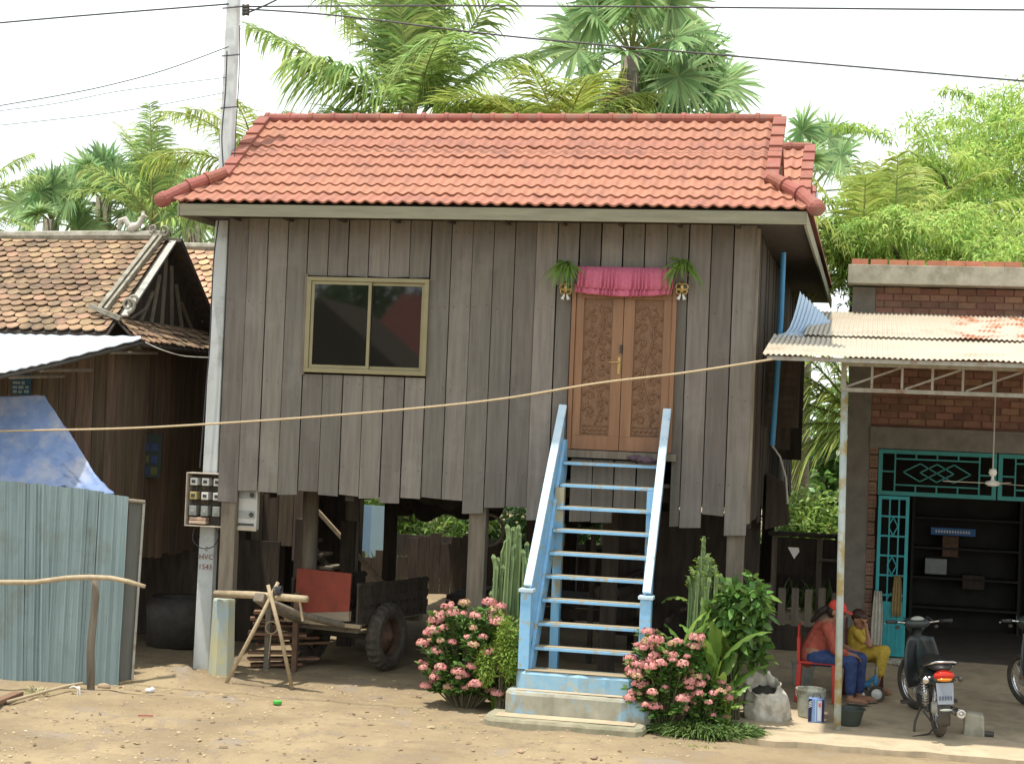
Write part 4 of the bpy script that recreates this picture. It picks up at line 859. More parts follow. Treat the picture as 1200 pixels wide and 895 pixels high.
# white metal lean-to sheet
AW = thing('white_tin_awning', 'pale bluish white metal awning jutting out below the clay tiled eave', 'awning', (-9.4, 16.6, 0))
pts = [at(165, 398, 17.42), at(60, 425, 16.35), at(0, 438, 15.9), at(-260, 486, 14.9)]; bk_ = [at(165, 395, 17.44), at(60, 393.5, 17.44), at(0, 392, 17.44), at(-260, 384, 17.44)]
m = MB(); vs = []; n_ = 60
def lerp_path(P_, t): t *= len(P_)-1; i = min(int(t), len(P_)-2); return P_[i].lerp(P_[i+1], t-i)
for i in range(n_+1):
    a = lerp_path(pts, i/n_); b_ = lerp_path(bk_, i/n_); 
    for k in range(4): q = a.lerp(b_, k/3); q.z += .006*math.cos(i*1.57); vs.append(q)
m.add(vs, [(i*4+k, (i+1)*4+k, (i+1)*4+k+1, i*4+k+1) for i in range(n_) for k in range(3)]); m.build('sheet', whitetin_m, AW, thick=-.012)
nl = MB()
for i in range(4, n_, 4):
    for k in (.12, .5, .85): q = lerp_path(pts, i/n_).lerp(lerp_path(bk_, i/n_), k); nl.ball(q+Vector((0, 0, .012)), .010, 6, 4)
nl.build('roofing_nails', dkiron_m, AW)
m = MB(); m.tube([lerp_path(pts, 0)+Vector((0, .05, -.03)), lerp_path(pts, .33)+Vector((0, .03, -.03)), lerp_path(pts, .66)+Vector((0, .03, -.03)), lerp_path(pts, 1)+Vector((0, .03, -.03))], .022, 8); m.build('edge_pole', dkiron_m, AW)
m = MB()
for t in (.12, .42, .62): q = lerp_path(pts, t)+Vector((0, .05, -.05)); m.tube([q, q+Vector((0, 1.2, .05))], .02, 6)
m.build('rafter', oldwood, AW)
for x in (-11.2,): B('prop', oldwood, AW, (x-.05, x+.05, 15.3, 15.4, 0, 3.0))
# tarp
m = MB(); A_, B__, C_, D_ = at(52, 463, 16.9), at(134, 579, 16.62), at(-120, 556, 16.0), at(-120, 466, 16.9); vs = []; n_ = 50
for i in range(n_+1):
    for k in range(n_+1):
        u_, v_ = i/n_, k/n_; q = D_.lerp(A_, u_).lerp(C_.lerp(B__, u_), v_); f_ = noise.noise(Vector((u_*6+v_*2, v_*1.2, 2)))*.05*(.3+v_)-abs(noise.noise(Vector((u_*17-v_*5, v_*1.8, 7))))*.035*(.3+v_)+noise.noise(Vector((u_*30, v_*22, 5)))*.008
        q.z += f_-.03*math.sin(math.pi*v_)*(1-u_); q.y += f_*1.3; vs.append(q)
m.add(vs, [(i*(n_+1)+k, (i+1)*(n_+1)+k, (i+1)*(n_+1)+k+1, i*(n_+1)+k+1) for i in range(n_) for k in range(n_)])
m.build('blue_tarp', tarp_m, label='faded blue tarpaulin draped down to the zinc sheet fence', cat='tarpaulin', smooth=True, thick=.004)

# ================================================================ SHEET FENCE, RAIL, DEBRIS
FC = thing('sheet_metal_fence', 'tall grey blue zinc sheet fence leaning beside the dusty yard', 'fence', (-8.4, 16.1, 0))
edges = [(-110, 568, -110, 832), (-40, 560, -44, 822), (30, 565, 22, 812), (52, 566, 44, 808), (100, 572, 96, 803), (118, 576, 112, 800), (153, 582, 139, 797)]
cols = [(-40, 30), (25, 60), (52, 102), (96, 122), (117, 153)]
def Yp(px): return 15.62+(px+110)*(16.5-15.62)/263
def sheet(px0, px1, t0, t1, b0, b1, off):
    m = MB(); vs = []; K = max(12, int((px1-px0)/1.3)); amp = .024
    for i in range(K+1):
        u_ = i/K; px = px0+(px1-px0)*u_
        pt = at(px, t0+(t1-t0)*u_, Yp(px)+off+.02); pbm = at(px-(12 if px > 60 else 4)*1.0, b0+(b1-b0)*u_, Yp(px)+off); pbm.z = -.03
        ph_ = (i % 12); o = amp*(1 if ph_ in (1, 2) else (.35 if ph_ in (5, 8) else 0))
        for k in range(9):
            t = k/8; q = pbm.lerp(pt, t); q.y -= o+.012*noise.noise(Vector((u_*2+px0, t*3, 1))); vs.append(q)
    m.add(vs, [(i*9+k, (i+1)*9+k, (i+1)*9+k+1, i*9+k+1) for i in range(K) for k in range(8)]); m.build('sheet', fence_m, FC, thick=.0015)
sheet(-110, -38, 566, 561, 832, 822, .01); sheet(-42, 30, 561, 565, 822, 812, 0); sheet(25, 54, 566, 567, 812, 808, .03); sheet(50, 104, 568, 573, 809, 803, .0); sheet(98, 122, 573, 576, 803, 800, .03); sheet(117, 152, 577, 582, 800, 797, 0)
m = MB(); a, b_ = at(152, 584, 16.52), at(169, 588, 16.62); c, d = at(155, 796, 16.6), at(138, 798, 16.52); m.poly([d, c, b_, a], (0, .02, 0)); m.build('dark_sheet', fencedk_m, FC)
m = MB(); m.tube([at(155, 796, 16.58), at(169, 588, 16.6)], .014, 8); m.build('edge_tube', steel_m, FC)
m = MB(); m.tube([at(150, 586, 16.50), at(170, 588, 16.58)], .02, 8); m.build('top_batten', oldwood, FC)
RL = thing('pole_rail', 'crooked pole rail nailed to a stake in front of the zinc fence', 'rail', (-7.86, 16.0, 0))
m = MB(); a = at(107, 806, 16.0); m.tube([(a.x, 16.0, -.05), at(106, 760, 16.0), at(112, 700, 16.0), at(111, 678, 16.0)], [.04, .042, .037, .035], 10); m.build('stake', oldwood, RL, smooth=True)
m = MB(); m.tube([at(x, y, 15.93-max(0, 104-x)*.0035) for x, y in ((-120, 690), (-40, 684), (0, 682), (40, 682), (78, 677), (104, 676), (130, 677), (150, 681), (170, 687))], [.03, .028, .026, .026, .027, .028, .026, .024, .02], 10); m.build('rail', bamboo_m, RL, smooth=True)
m = MB(); m.beam(gnd(-30, 832, .05), gnd(22, 812, .04), .10, .04); m.build('fallen_plank', M('reddish_board', (.22, .13, .08), None, (20, 3, 20)), label='reddish plank lying at the foot of the zinc fence', cat='plank')
m = MB(); m.tube([gnd(8, 822, .03), gnd(45, 812, .05), gnd(75, 804, .09), gnd(97, 800, .12)], .016, 8); STK = m.build('stick', bamboo_m, label='pale stick on the ground tied with white cord near the stake', cat='stick', smooth=True)
m = MB(); p = gnd(92, 806, .09)
for s_ in ((0, -.1), (.03, -.09), (-.09, .0)): m.tube([p, p+Vector((s_[0]*.6, -.01, .02+s_[1]*.3)), p+Vector((s_[0], -.01, s_[1]))], .007, 6)
m.ball(p, .02); m.build('white_cord', white_m, STK)
l = LV(); p = gnd(45, 812, .02); n_ = 60; D = rng.normal(0, 1, (n_, 3))*[1, .5, .35]+[0, 0, .5]; l.blades(np.tile(list(p), (n_, 1))+rng.uniform(-.05, .05, (n_, 3))*[1.6, 1, .2], D, np.tile([0, -1, .2], (n_, 1)), rng.uniform(.08, .18, n_), .010, .4); l.build('straw_tuft', M('straw', (.45, .42, .24), (.35, .32, .17), (9, 9, 9), .9, rand=.3), label='tuft of dry pale straw against the zinc fence', cat='straw')

# ================================================================ POLE, METERS, WIRES
UP = thing('utility_pole', 'tall tapering concrete utility pole with red brown stencilled letters by the plank house', 'pole', (-7.4, 17.95, 0))
bx, txp = at(237, 790, 17.95), at(274, 0, 17.95); bx.z = -.12; tp = bx+(txp-bx)*(9.0/(txp.z+.05))
m = MB(); m.beam(bx, tp, .195, .12, Vector((0, 1, 0)), w2=.135, h2=.09); m.build('shaft', pole_m, UP, bevel=.012)
red_m = M('stencil_red', (.25, .07, .035), None, (8, 8, 8))
a = at(242, 643, 17.862); text('emblem', 'Z', .07, red_m, UP, a, sx=.8, label='small stencilled mark'); a = at(241.5, 652.5, 17.862); text('stencil', 'HVC', .085, red_m, UP, a, rot=(math.pi/2, 0, 0)); a = at(240.5, 664, 17.862); text('stencil', '1543', .085, red_m, UP, a)
for py in (8, 64, 125, 215, 225, 244):
    m = MB(); m.tube([at(261-(py*.02), py+2, 17.84), at(283-(py*.03), py, 17.84)], .009, 6); m.build('wire_band', wire_m, UP)
m = MB()
for k in range(3): m.lathe([(0, -.04), (.03, -.035), (.022, 0), (.03, .035), (0, .04)], at(288, 8+k*4, 17.86), 10, 'x')
m.build('insulator', dkiron_m, UP, smooth=True)
def wire(name, pts, r_, label, mt=wire_m, sag=True, cat='cable', group=None):
    P_ = [Vector(p) for p in pts]; out_ = []
    for i in range(len(P_)-1):          # catmull-rom
        p0, p1, p2, p3 = P_[max(i-1, 0)], P_[i], P_[i+1], P_[min(i+2, len(P_)-1)]
        for k in range(8):
            t = k/8; out_.append(.5*((2*p1)+(p2-p0)*t+(2*p0-5*p1+4*p2-p3)*t*t+(3*p1-p0-3*p2+p3)*t**3))
    out_.append(P_[-1]); m = MB(); m.tube(out_, r_, 7); return m.build(name, mt, label=label, cat=cat, group=group, smooth=True)
wire('service_cable', [at(x, y, 17.83) for x, y in ((266, 60), (264, 110), (260, 160), (262, 215), (256, 260), (250, 310), (246, 400), (242, 450), (238, 500), (234, 548))], .008, 'thick black cable running down the front of the concrete pole')
wire('service_cable', [at(x, y, 17.82) for x, y in ((281, 30), (280, 90), (277, 140), (274, 200), (272, 228))], .006, 'thin dark cable hugging the upper right edge of the pole')
wire('cable_loop', [at(x, y, 17.80) for x, y in ((228, 618), (226, 632), (236, 642), (250, 640), (256, 628), (252, 616))], .006, 'black cable loop below the meter cabinet')
wire('power_line', [at(-420, 68, 17.86), at(0, 27, 17.86), at(268, 5, 17.86)], .010, 'upper power line reaching the pole from the left edge')
wire('power_line', [at(275, 8, 17.86), at(560, 7, 17.86), at(900, 9.5, 17.86), at(1220, 12, 17.86), at(1600, 12, 17.86)], .010, 'topmost power line running right from the pole over the roof')
wire('power_line', [at(290, 11, 17.86), at(400, 19, 17.86), at(600, 43, 17.86), at(860, 66, 17.86), at(1210, 96, 17.86), at(1600, 128, 17.86)], .010, 'sagging power line dropping from the pole towards the right edge')
wire('telephone_wire', [at(-420, 190, 17.86), at(0, 124, 17.86), at(160, 92, 17.86), at(268, 55, 17.86)], .006, 'highest of the thin wires left of the pole')
wire('telephone_wire', [at(-420, 168, 17.86), at(0, 130, 17.86), at(140, 107, 17.86), at(265, 91, 17.86)], .004, 'middle one of the thin wires left of the pole')
wire('telephone_wire', [at(-420, 190, 17.86), at(0, 147, 17.86), at(140, 131, 17.86), at(262, 109, 17.86)], .004, 'lowest of the thin wires left of the pole')
wire('branch_wire', [at(340, -8, 17.86), at(312, 6, 17.86), at(284, 18, 17.86)], .010, 'short dark wire slanting up right from the pole top')
wire('neighbour_wire', [at(x, y, Y) for x, y, Y in ((170, 401, 17.42), (190, 410, 17.4), (215, 417, 17.6), (246, 419, 17.8))], .006, 'slack pale wire from the tiled eave to the pole', steel_m)
wire('clothes_rope', [at(x, y, 16.18) for x, y in ((-260, 511), (0, 505), (140, 502), (240, 497), (360, 489), (480, 479), (590, 467), (700, 449), (800, 437), (905, 421))], .011, 'long tan rope stretched across the yard to the tin awning', rope_m, cat='rope')
# meter cabinet
MC = thing('meter_cabinet', 'open metal cabinet with rows of electricity meters on the concrete pole', 'meter cabinet', (-7.3, 17.8, 1.66))
a, b_ = at(221, 553, 17.76), at(262, 618, 17.76); x0, x1, z1, z0 = a.x, b_.x, a.z, b_.z
m = MB(); t = .012; y0, y1 = 17.70, 17.86
for q in ((x0, x1, y0, y1, z1-t, z1), (x0, x1, y0, y1, z0, z0+t), (x0, x0+t, y0, y1, z0+t, z1-t), (x1-t, x1, y0, y1, z0+t, z1-t)): m.box(*q)
m.build('frame', M('cabinet_rim', (.50, .44, .36), (.40, .34, .28), (8, 8, 8), .6), MC, bevel=.002); B('back_plate', M('cabinet_back', (.10, .085, .06), (.06, .05, .04), (9, 9, 9), .9), MC, (x0+t, x1-t, y1-.01, y1-.002, z0+t, z1-t))
cw = (x1-x0-.03)/3; rows = [(z1-.10, .085), (z1-.26, .085), (z1-.43, .11)]
for r_, (zc, h) in enumerate(rows):
    for k in range(3):
        xc = x0+.02+cw*(k+.45); mt = white_m if r_ < 2 else grey_m
        if r_ == 1 and k == 0: mt = M('yellowed_plastic', (.5, .42, .18), None, (8, 8, 8))
        m = MB(); m.box(xc-.042, xc+.042, y0+.02, y1-.012, zc-h/2, zc+h/2); mo = m.build('meter', mt, MC, bevel=.006)
        m = MB(); m.box(xc-.022, xc+.022, y0+.014, y0+.0195, zc-.016, zc+.018); m.build('dial', dkiron_m if r_ < 2 else steel_m, mo)
        m = MB(); m.tube([(xc-.02, y0+.05, zc-h/2), (xc-.03, y0+.04, zc-h/2-.04), (xc+.01, y0+.05, zc-h/2-.05)], .004, 5); m.tube([(xc+.02, y0+.05, zc-h/2), (xc+.03, y0+.045, zc-h/2-.05)], .004, 5); m.build('leads', rust_m if k == 1 else wire_m, mo)
m = MB()
for k in range(2): m.box(x0+.045, x0+.245, y0+.02+.01*k, y1-.03, z0+.03+k*.04, z0+.062+k*.04)
m.build('fuse_carrier', M('cream_plastic', (.62, .52, .38), (.5, .3, .22), (3, 3, 30)), MC, bevel=.004)
m = MB(); m.box(x1-.005, x1+.02, y0-.0, y0+.03, z0+.0, z0+.025); m.build('catch', white_m, MC)
MB2 = thing('meter_box', 'white meter box with two round dials behind the left corner planks', 'meter box', (-6.84, 17.78, 1.6))
a, b_ = at(279, 574, 17.7), at(300, 621, 17.7); m = MB(); m.box(a.x, b_.x, 17.7, 17.78, b_.z, a.z+.1); m.build('case', M('painted_white_box', (.50, .50, .47), (.42, .42, .39), (8, 8, 8), .5), MB2, bevel=.004)
for zc in (a.z-.05, a.z-.27):
    m = MB(); m.box(a.x+.02, b_.x-.02, 17.692, 17.6985, zc-.04, zc+.045); pl_ = m.build('meter', grey_m, MB2); m = MB(); m.lathe([(0, -.004), (.028, -.004), (.028, .004), (0, .004)], (b_.x-.06, 17.69, zc), 16, 'y'); m.build('dial', dkiron_m, pl_)
B('label_strip', dkiron_m, MB2, (a.x+.02, b_.x-.03, 17.694, 17.6985, b_.z+.045, b_.z+.07)); B('base_rail', tin_m, MB2, (a.x-.01, b_.x+.005, 17.685, 17.6995, b_.z-.01, b_.z+.03))
# ================================================================ OX CART UNDER THE HOUSE
CT = thing('ox_cart', 'weathered two wheeled cart with a rusty red front board parked under the house', 'cart', (-5.95, 18.92, 0), rz=R(-13))
def wheel(m_t, c, Rr, wd, ax='x', tread=.012): m_t.torus(c, Rr-wd*.5, wd*.5, ax, 44, 10, 1.0, tread)
for s_ in (-1, 1):
    m = MB(); m.torus((s_*.52, 0, .40), .305, .10, 'x', 52, 10, .95, .016); wh = m.build('wheel', rubber_m, CT, smooth=False)
    m = MB(); m.lathe([(.215, -.06), (.22, -.03), (.12, .01), (.11, .03), (.06, .04), (.05, .07), (0, .075)], (s_*.52, 0, .40), 24, 'x'); m.lathe([(.215, .06), (.222, .05), (.205, 0), (.222, -.05), (.215, -.06)], (s_*.52, 0, .40), 24, 'x'); m.build('rim', rust_m, wh, smooth=True)
m = MB(); m.tube([(-.55, 0, .37), (.55, 0, .37)], .035, 10); m.build('axle', dkiron_m, CT)
m = MB()
for y in (-.5, .0, .5, 1.0): m.box(-.42, .42, y, y+.07, .47, .545)
m.build('cross_bearers', oldwood, CT, bevel=.005)
m = MB()
for k in range(6): m.box(-.44+k*.147, -.44+k*.147+.14, -.58, 1.15, .55, .575)
m.build('floor_boards', oldwood, CT, bevel=.003)
B('front_edge', bamboo_m, CT, (-.50, .52, -.63, -.585, .545, .59), bevel=.004)
m = MB(); m.hexa([(-.37, -.62, .66), (.36, -.62, .68), (.36, -.60, .68), (-.37, -.60, .66)], [(-.37, -.60, 1.17), (.36, -.60, 1.16), (.36, -.575, 1.16), (-.37, -.575, 1.17)]); m.build('front_board', redpaint_m, CT, bevel=.004)
m = MB(); m.hexa([(-.30, -.635, .60), (.37, -.635, .62), (.37, -.58, .62), (-.30, -.58, .60)], [(-.30, -.635, .655), (.37, -.635, .73), (.37, -.58, .73), (-.30, -.58, .655)]); m.build('lower_board', M('greyed_board', (.34, .28, .2), None, (3, 20, 20)), CT)
for s_ in (-1, 1):
    for y in np.arange(-.5, 1.1, .17): m = MB(); m.box(s_*.44-.012, s_*.44+.012, y-.07, y+.07, .576, 1.02); m.build('side_stake', darkwood, CT)
    m = MB(); m.beam((s_*.44, -.56, 1.035), (s_*.44, 1.12, .98), .05, .035); m.build('side_rail', darkwood, CT)
    for z in (.70, .83): m = MB(); m.beam((s_*.462, -.5, z), (s_*.462, 1.1, z), .012, .085); m.build('side_slat', darkwood, CT)
    m = MB(); m.tube([(s_*.36, .3, .52), (s_*.30, -.55, .55), (s_*.12, -1.3, .74), (s_*.04, -1.82, .93)], [.042, .042, .038, .032], 8); m.build('draught_pole', oldwood, CT, smooth=True)
m = MB(); m.beam((-.0, -1.70, .86), (.0, -1.93, .97), .13, .10); m.build('pole_head', oldwood, CT, bevel=.012)
m = MB(); m.tube([(-.75, -1.66, .925), (-.2, -1.78, .965), (.3, -1.88, .985), (.62, -1.95, 1.0)], [.038, .042, .04, .037], 10); m.build('yoke', bamboo_m, CT, smooth=True)
for x, y in ((.52, -1.93),): m = MB(); m.tube([(x, y, .98), (x+.05, y, .76)], .014, 6); m.build('yoke_pin', bamboo_m, CT)
m = MB()
for i in range(9):
    a = random.uniform(0, 3); c = Vector((random.uniform(-.3, .3), random.uniform(0, .95), .66+random.uniform(0, .1))); m.ball(c, (random.uniform(.12, .2), .12, .09), 10, 6, Matrix.Rotation(a, 3, 'Z'))
sk = m.build('load_of_sacks', M('dark_sacking', (.10, .085, .06), None, (9, 9, 9), .95, .5), CT); remesh(sk, .02, 2)
PS = thing('prop_sticks', 'two crossed sticks propping up the yoke of the cart', 'prop', (-6.35, 17.05, 0))
for (x0, y0), (x1, y1), o in (((326, 682), (262, 804), .05), ((314, 685), (343, 807), 0)):
    a = at(x0, y0, 17.0+o); b_ = gnd(x1, y1); m = MB(); m.tube([a, a.lerp(b_, .5)+Vector((.01, 0, 0)), b_-Vector((0, 0, .02))], [.020, .022, .02], 8); m.build('stick', bamboo_m, PS, smooth=True)
m = MB(); p = at(325, 690, 16.98)
for k in range(5): m.torus(p+Vector((-.02+.01*k, .02*k-.02, -.02)), .045, .007, 'x', 16, 5)
m.build('lashing', wire_m, PS)
# lumber pile
LB = thing('lumber_pile', 'loose stack of reddish sawn boards beside the corner post under the house', 'boards', (-6.7, 18.6, 0))
lm = M('sawn_board', (.30, .19, .11), (.2, .125, .07), (3, 20, 20), .85, .3, .3); z = .02; k = 0
for i in range(9):
    z = .03+i*.075; x = -6.95+random.uniform(-.05, .05); y = 18.35+random.uniform(-.1, .1); m = MB(); m.beam((x, y, z), (x+.62+random.uniform(-.1, .12), y+random.uniform(.1, .5), z+random.uniform(-.01, .02)), random.uniform(.14, .24), .028); m.build('board', lm, LB, bevel=.003)
for px in (314, 352): a = gnd(px, 783); m = MB(); m.box(a.x-.03, a.x+.03, 18.25, 18.31, 0, .82 if px < 330 else .9); m.build('upright', rust_m if px > 330 else oldwood, LB)
m = MB(); p = at(318, 735, 18.2); m.torus(p, .07, .008, 'y', 20, 6); m.tube([p+Vector((0, 0, -.07)), p+Vector((-.02, 0, -.35))], .008, 6); m.build('rope_coil', rope_m, label='tan rope loop hanging on the stacked boards', cat='rope')
# dim clutter further back beneath the floor
def heap(name, c, r, n, mt, label, cat, sz=.16, flat=.6):
    m = MB(); 
    for i in range(n): m.ball((c[0]+random.uniform(-r, r), c[1]+random.uniform(-r*.5, r*.5), c[2]+random.uniform(0, sz)), (random.uniform(.5, 1.1)*sz, sz*.8, sz*flat*random.uniform(.6, 1.1)), 10, 7, Matrix.Rotation(random.uniform(0, 3), 3, 'Z'))
    o = m.build(name, mt, label=label, cat=cat); return remesh(o, .02, 2)
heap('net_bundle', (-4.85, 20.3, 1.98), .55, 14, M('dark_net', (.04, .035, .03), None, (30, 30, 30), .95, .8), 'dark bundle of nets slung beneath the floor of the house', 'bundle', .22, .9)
heap('shade_bundle', (-5.75, 22.6, 1.72), .75, 22, M('dark_net', (.04, .035, .03)), 'sagging dark bundle added under the floor behind the cart to deepen the shade', 'net', .24, .9)  # added bundle, keeps the space under the house dark
heap('shade_bundle_mid', (-4.0, 23.4, 1.72), .6, 16, M('dark_net', (.04, .035, .03)), 'dark bundle added under the floor behind the middle front post to deepen the shade', 'bundle', .24, .9)  # another added bundle, covers bright greenery so the gap stays dark
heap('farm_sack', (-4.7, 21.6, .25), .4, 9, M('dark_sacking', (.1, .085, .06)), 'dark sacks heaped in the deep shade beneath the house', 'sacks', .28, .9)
heap('scrap_heap', (-5.9, 20.2, .03), .2, 14, M('pale_scrap', (.24, .22, .18), None, (12, 12, 12), .9, .5), 'pale scraps lying on the ground behind the cart wheels', 'scrap', .07)
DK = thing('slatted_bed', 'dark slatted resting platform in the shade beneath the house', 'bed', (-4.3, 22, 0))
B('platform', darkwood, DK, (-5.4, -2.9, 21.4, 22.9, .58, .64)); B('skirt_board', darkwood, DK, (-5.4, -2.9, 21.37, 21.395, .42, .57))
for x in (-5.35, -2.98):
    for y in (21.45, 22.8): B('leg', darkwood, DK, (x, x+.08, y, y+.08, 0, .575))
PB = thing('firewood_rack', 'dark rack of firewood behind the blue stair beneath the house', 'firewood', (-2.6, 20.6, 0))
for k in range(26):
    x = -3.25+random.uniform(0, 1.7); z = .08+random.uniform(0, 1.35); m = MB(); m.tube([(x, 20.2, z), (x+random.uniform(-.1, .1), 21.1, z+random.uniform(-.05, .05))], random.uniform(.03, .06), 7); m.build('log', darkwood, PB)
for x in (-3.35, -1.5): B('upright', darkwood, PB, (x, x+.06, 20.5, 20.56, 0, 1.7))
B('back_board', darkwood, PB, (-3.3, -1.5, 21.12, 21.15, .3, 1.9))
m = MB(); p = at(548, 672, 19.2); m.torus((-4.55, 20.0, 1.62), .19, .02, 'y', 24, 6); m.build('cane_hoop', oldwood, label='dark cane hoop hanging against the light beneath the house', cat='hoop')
PT = thing('shade_partition', 'low dark plank partition added at the back to darken the space beneath the plank house', 'partition', (-3.4, 27.3, 0))  # partition added to hide the bright yard and darken the underside
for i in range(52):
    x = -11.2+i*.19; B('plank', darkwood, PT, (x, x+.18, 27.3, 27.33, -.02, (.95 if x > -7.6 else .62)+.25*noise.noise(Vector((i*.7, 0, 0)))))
# outdoor stair of the neighbour and blue panels seen under the house
m = MB(); BS = thing('plank_stair', 'old wooden stair and railing rising beyond the posts beneath the house', 'staircase', (-7.6, 22.3, 0))
m = MB(); m.beam(at(340, 605, 22.3), at(410, 700, 22.3), .05, .16, Vector((0, 1, 0))); m.build('stringer', oldwood, BS)
m = MB(); m.beam(at(372, 598, 22.2), at(455, 690, 22.2), .05, .06, Vector((0, 1, 0))); m.build('handrail', bamboo_m, BS)
for i in range(6): p = at(345+i*12, 618+i*15, 22.4); B('tread', oldwood, BS, (p.x-.1, p.x+.2, 22.1, 22.6, p.z-.02, p.z+.02))
BP = thing('blue_tin_screen', 'pale blue tin screen standing in the light behind the house', 'screen', (-9, 29.5, 0))
m = MB(); 
a0, a1 = at(368, 640, 29.5).x, at(440, 640, 29.5).x; x = a0; i = 0
while x < a1:
    B('panel', M('pale_blue_tin', (.34, .44, .50), (.26, .38, .46), (3, 3, 1), .6, .1, .2) if i % 3 else M('strong_blue_tin', (.22, .34, .48), None, (3, 3, 1), .6), BP, (x, x+.26, 29.5+.03*(i % 2), 29.52+.03*(i % 2), 0, 1.55 if i < 3 else 1.3)); x += .27; i += 1
# houses across the road behind the photographer (seen mirrored in the window)
for k, (x, y, w_, h, rz_) in enumerate(((-13.6, -5, 4.4, 4.1, 0), (-11.5, -10, 6.0, 4.5, .0))):
    OH = thing('roadside_house', ('gabled dark plank house mirrored in the left window pane', 'red roofed house mirrored in the right window pane')[k], 'house', (x, y, 0))
    B('walls', fw_m, OH, (x-w_/2+.4, x+w_/2-.4, y-(3.2 if k == 0 else 6), y, 1.6, h-.02 if k == 0 else h-.21))
    for px_ in (-w_/2+.6, 0, w_/2-.6):
        for py_ in (-.2, -3.0 if k == 0 else -5.6): B('post', oldwood, OH, (x+px_-.1, x+px_+.1, y+py_-.1, y+py_+.1, -.05, 1.6))
    m = MB()
    if k == 0: m.poly([(x-w_/2, y+.6, h), (x+w_/2, y+.6, h), (x, y+.6, h+1.75)], (0, -4, 0))
    else: m.add([(x-w_/2, y+.7, h-.2), (x+w_/2, y+.7, h-.2), (x+w_/2, y-6.7, h-.2), (x-w_/2, y-6.7, h-.2), (x-2.3, y-2.6, h+2.1), (x-1.7, y-3.4, h+2.1)], [(0, 1, 4), (1, 2, 5, 4), (2, 3, 5), (3, 0, 4, 5), (3, 2, 1, 0)])
    m.build('roof', redpaint_m if k else M('dark_clay', (.13, .09, .06), (.08, .06, .04), (4, 4, 4)), OH)
    m = MB(); m.lathe([(.10, 0), (.03, .25), (.0, .7)], (x if k == 0 else x-2.0, y+.5 if k == 0 else y-3, h+(1.7 if k == 0 else 2.0)), 8); m.build('finial', mortar_m, OH)

# ================================================================ THINGS ON THE WORKSHOP FLOOR
def bucket(px, py, Y, r_, h, mt, label, handle=True):
    p = at(px, py, Y); z = fz(Y) if p.x > -1.4 else 0; t = thing('bucket', label, 'bucket', (p.x, Y, z)); c = (p.x, Y, z)
    m = MB(); m.lathe([(0, .004), (r_*.80, .0), (r_*.84, .01), (r_, h-.02), (r_*1.06, h-.02), (r_*1.06, h), (r_*.96, h), (r_*.80, .03), (0, .03)], c, 28); m.build('body', mt, t, smooth=False)
    if handle:
        m = MB(); m.tube([(p.x+r_*1.05*math.cos(a), Y-r_*.9*math.sin(a)*.4-.0, z+h-.03-r_*.9*math.sin(a)) for a in np.linspace(0, math.pi, 14)], .004, 6); m.build('handle', steel_m, t)
    return t
bucket(940, 810, 18.9, .125, .27, M('pale_bucket', (.40, .42, .38), (.3, .32, .28), (7, 7, 7), .6, .2, stain=(.2, .2, .16), stain_s=6), 'pale plastic bucket by the chair in the shade behind the cement bucket')
bucket(949, 842, 17.35, .145, .285, bucket_m, 'cement splashed grey bucket beside the woven sack')
p = at(956, 850, 17.12); z = fz(17.12); t = thing('oil_can', 'rectangular blue and white oil can standing by the thin post', 'can', (p.x, 17.12, z))
B('body', M('can_blue', (.20, .30, .55), (.16, .25, .48), (5, 5, 5), .35), t, (p.x-.08, p.x+.08, 17.07, 17.17, z, z+.24), bevel=.006)
B('dark_panel', M('can_navy', (.02, .02, .05)), t, (p.x-.078, p.x-.045, 17.066, 17.0695, z+.01, z+.235)); B('dark_panel', M('can_navy', (.02, .02, .05)), t, (p.x+.055, p.x+.078, 17.066, 17.0695, z+.01, z+.235))
B('pale_panel', M('can_pale', (.60, .62, .75)), t, (p.x+.012, p.x+.053, 17.0655, 17.0695, z+.02, z+.22)); B('pale_panel', M('can_cyan', (.35, .58, .65)), t, (p.x-.012, p.x+.0, 17.0655, 17.0695, z+.01, z+.235)); B('red_mark', M('can_red', (.6, .2, .2)), t, (p.x+.02, p.x+.046, 17.063, 17.0652, z+.16, z+.20))
m = MB(); 
for i in range(4): m.beam((p.x-.075, 17.064, z+.15+i*.016), (p.x-.045, 17.064, z+.165+i*.016), .004, .006)
m.build('lettering', white_m, t); m = MB(); m.tube([(p.x-.04, 17.12, z+.24), (p.x-.03, 17.12, z+.275), (p.x+.03, 17.12, z+.275), (p.x+.04, 17.12, z+.24)], .006, 6); m.build('handle', dkiron_m, t)
p = at(995, 850, 17.1); z = fz(17.1); m = MB(); m.lathe([(0, .003), (.10, 0), (.105, .01), (.145, .155), (.16, .16), (.16, .17), (.138, .168), (.098, .02), (0, .02)], (p.x, 17.1, z), 30); m.build('basin', M('dark_green_plastic', (.05, .065, .055), None, (8, 8, 8), .5), label='dark green plastic basin on the floor right of the thin post', cat='basin')
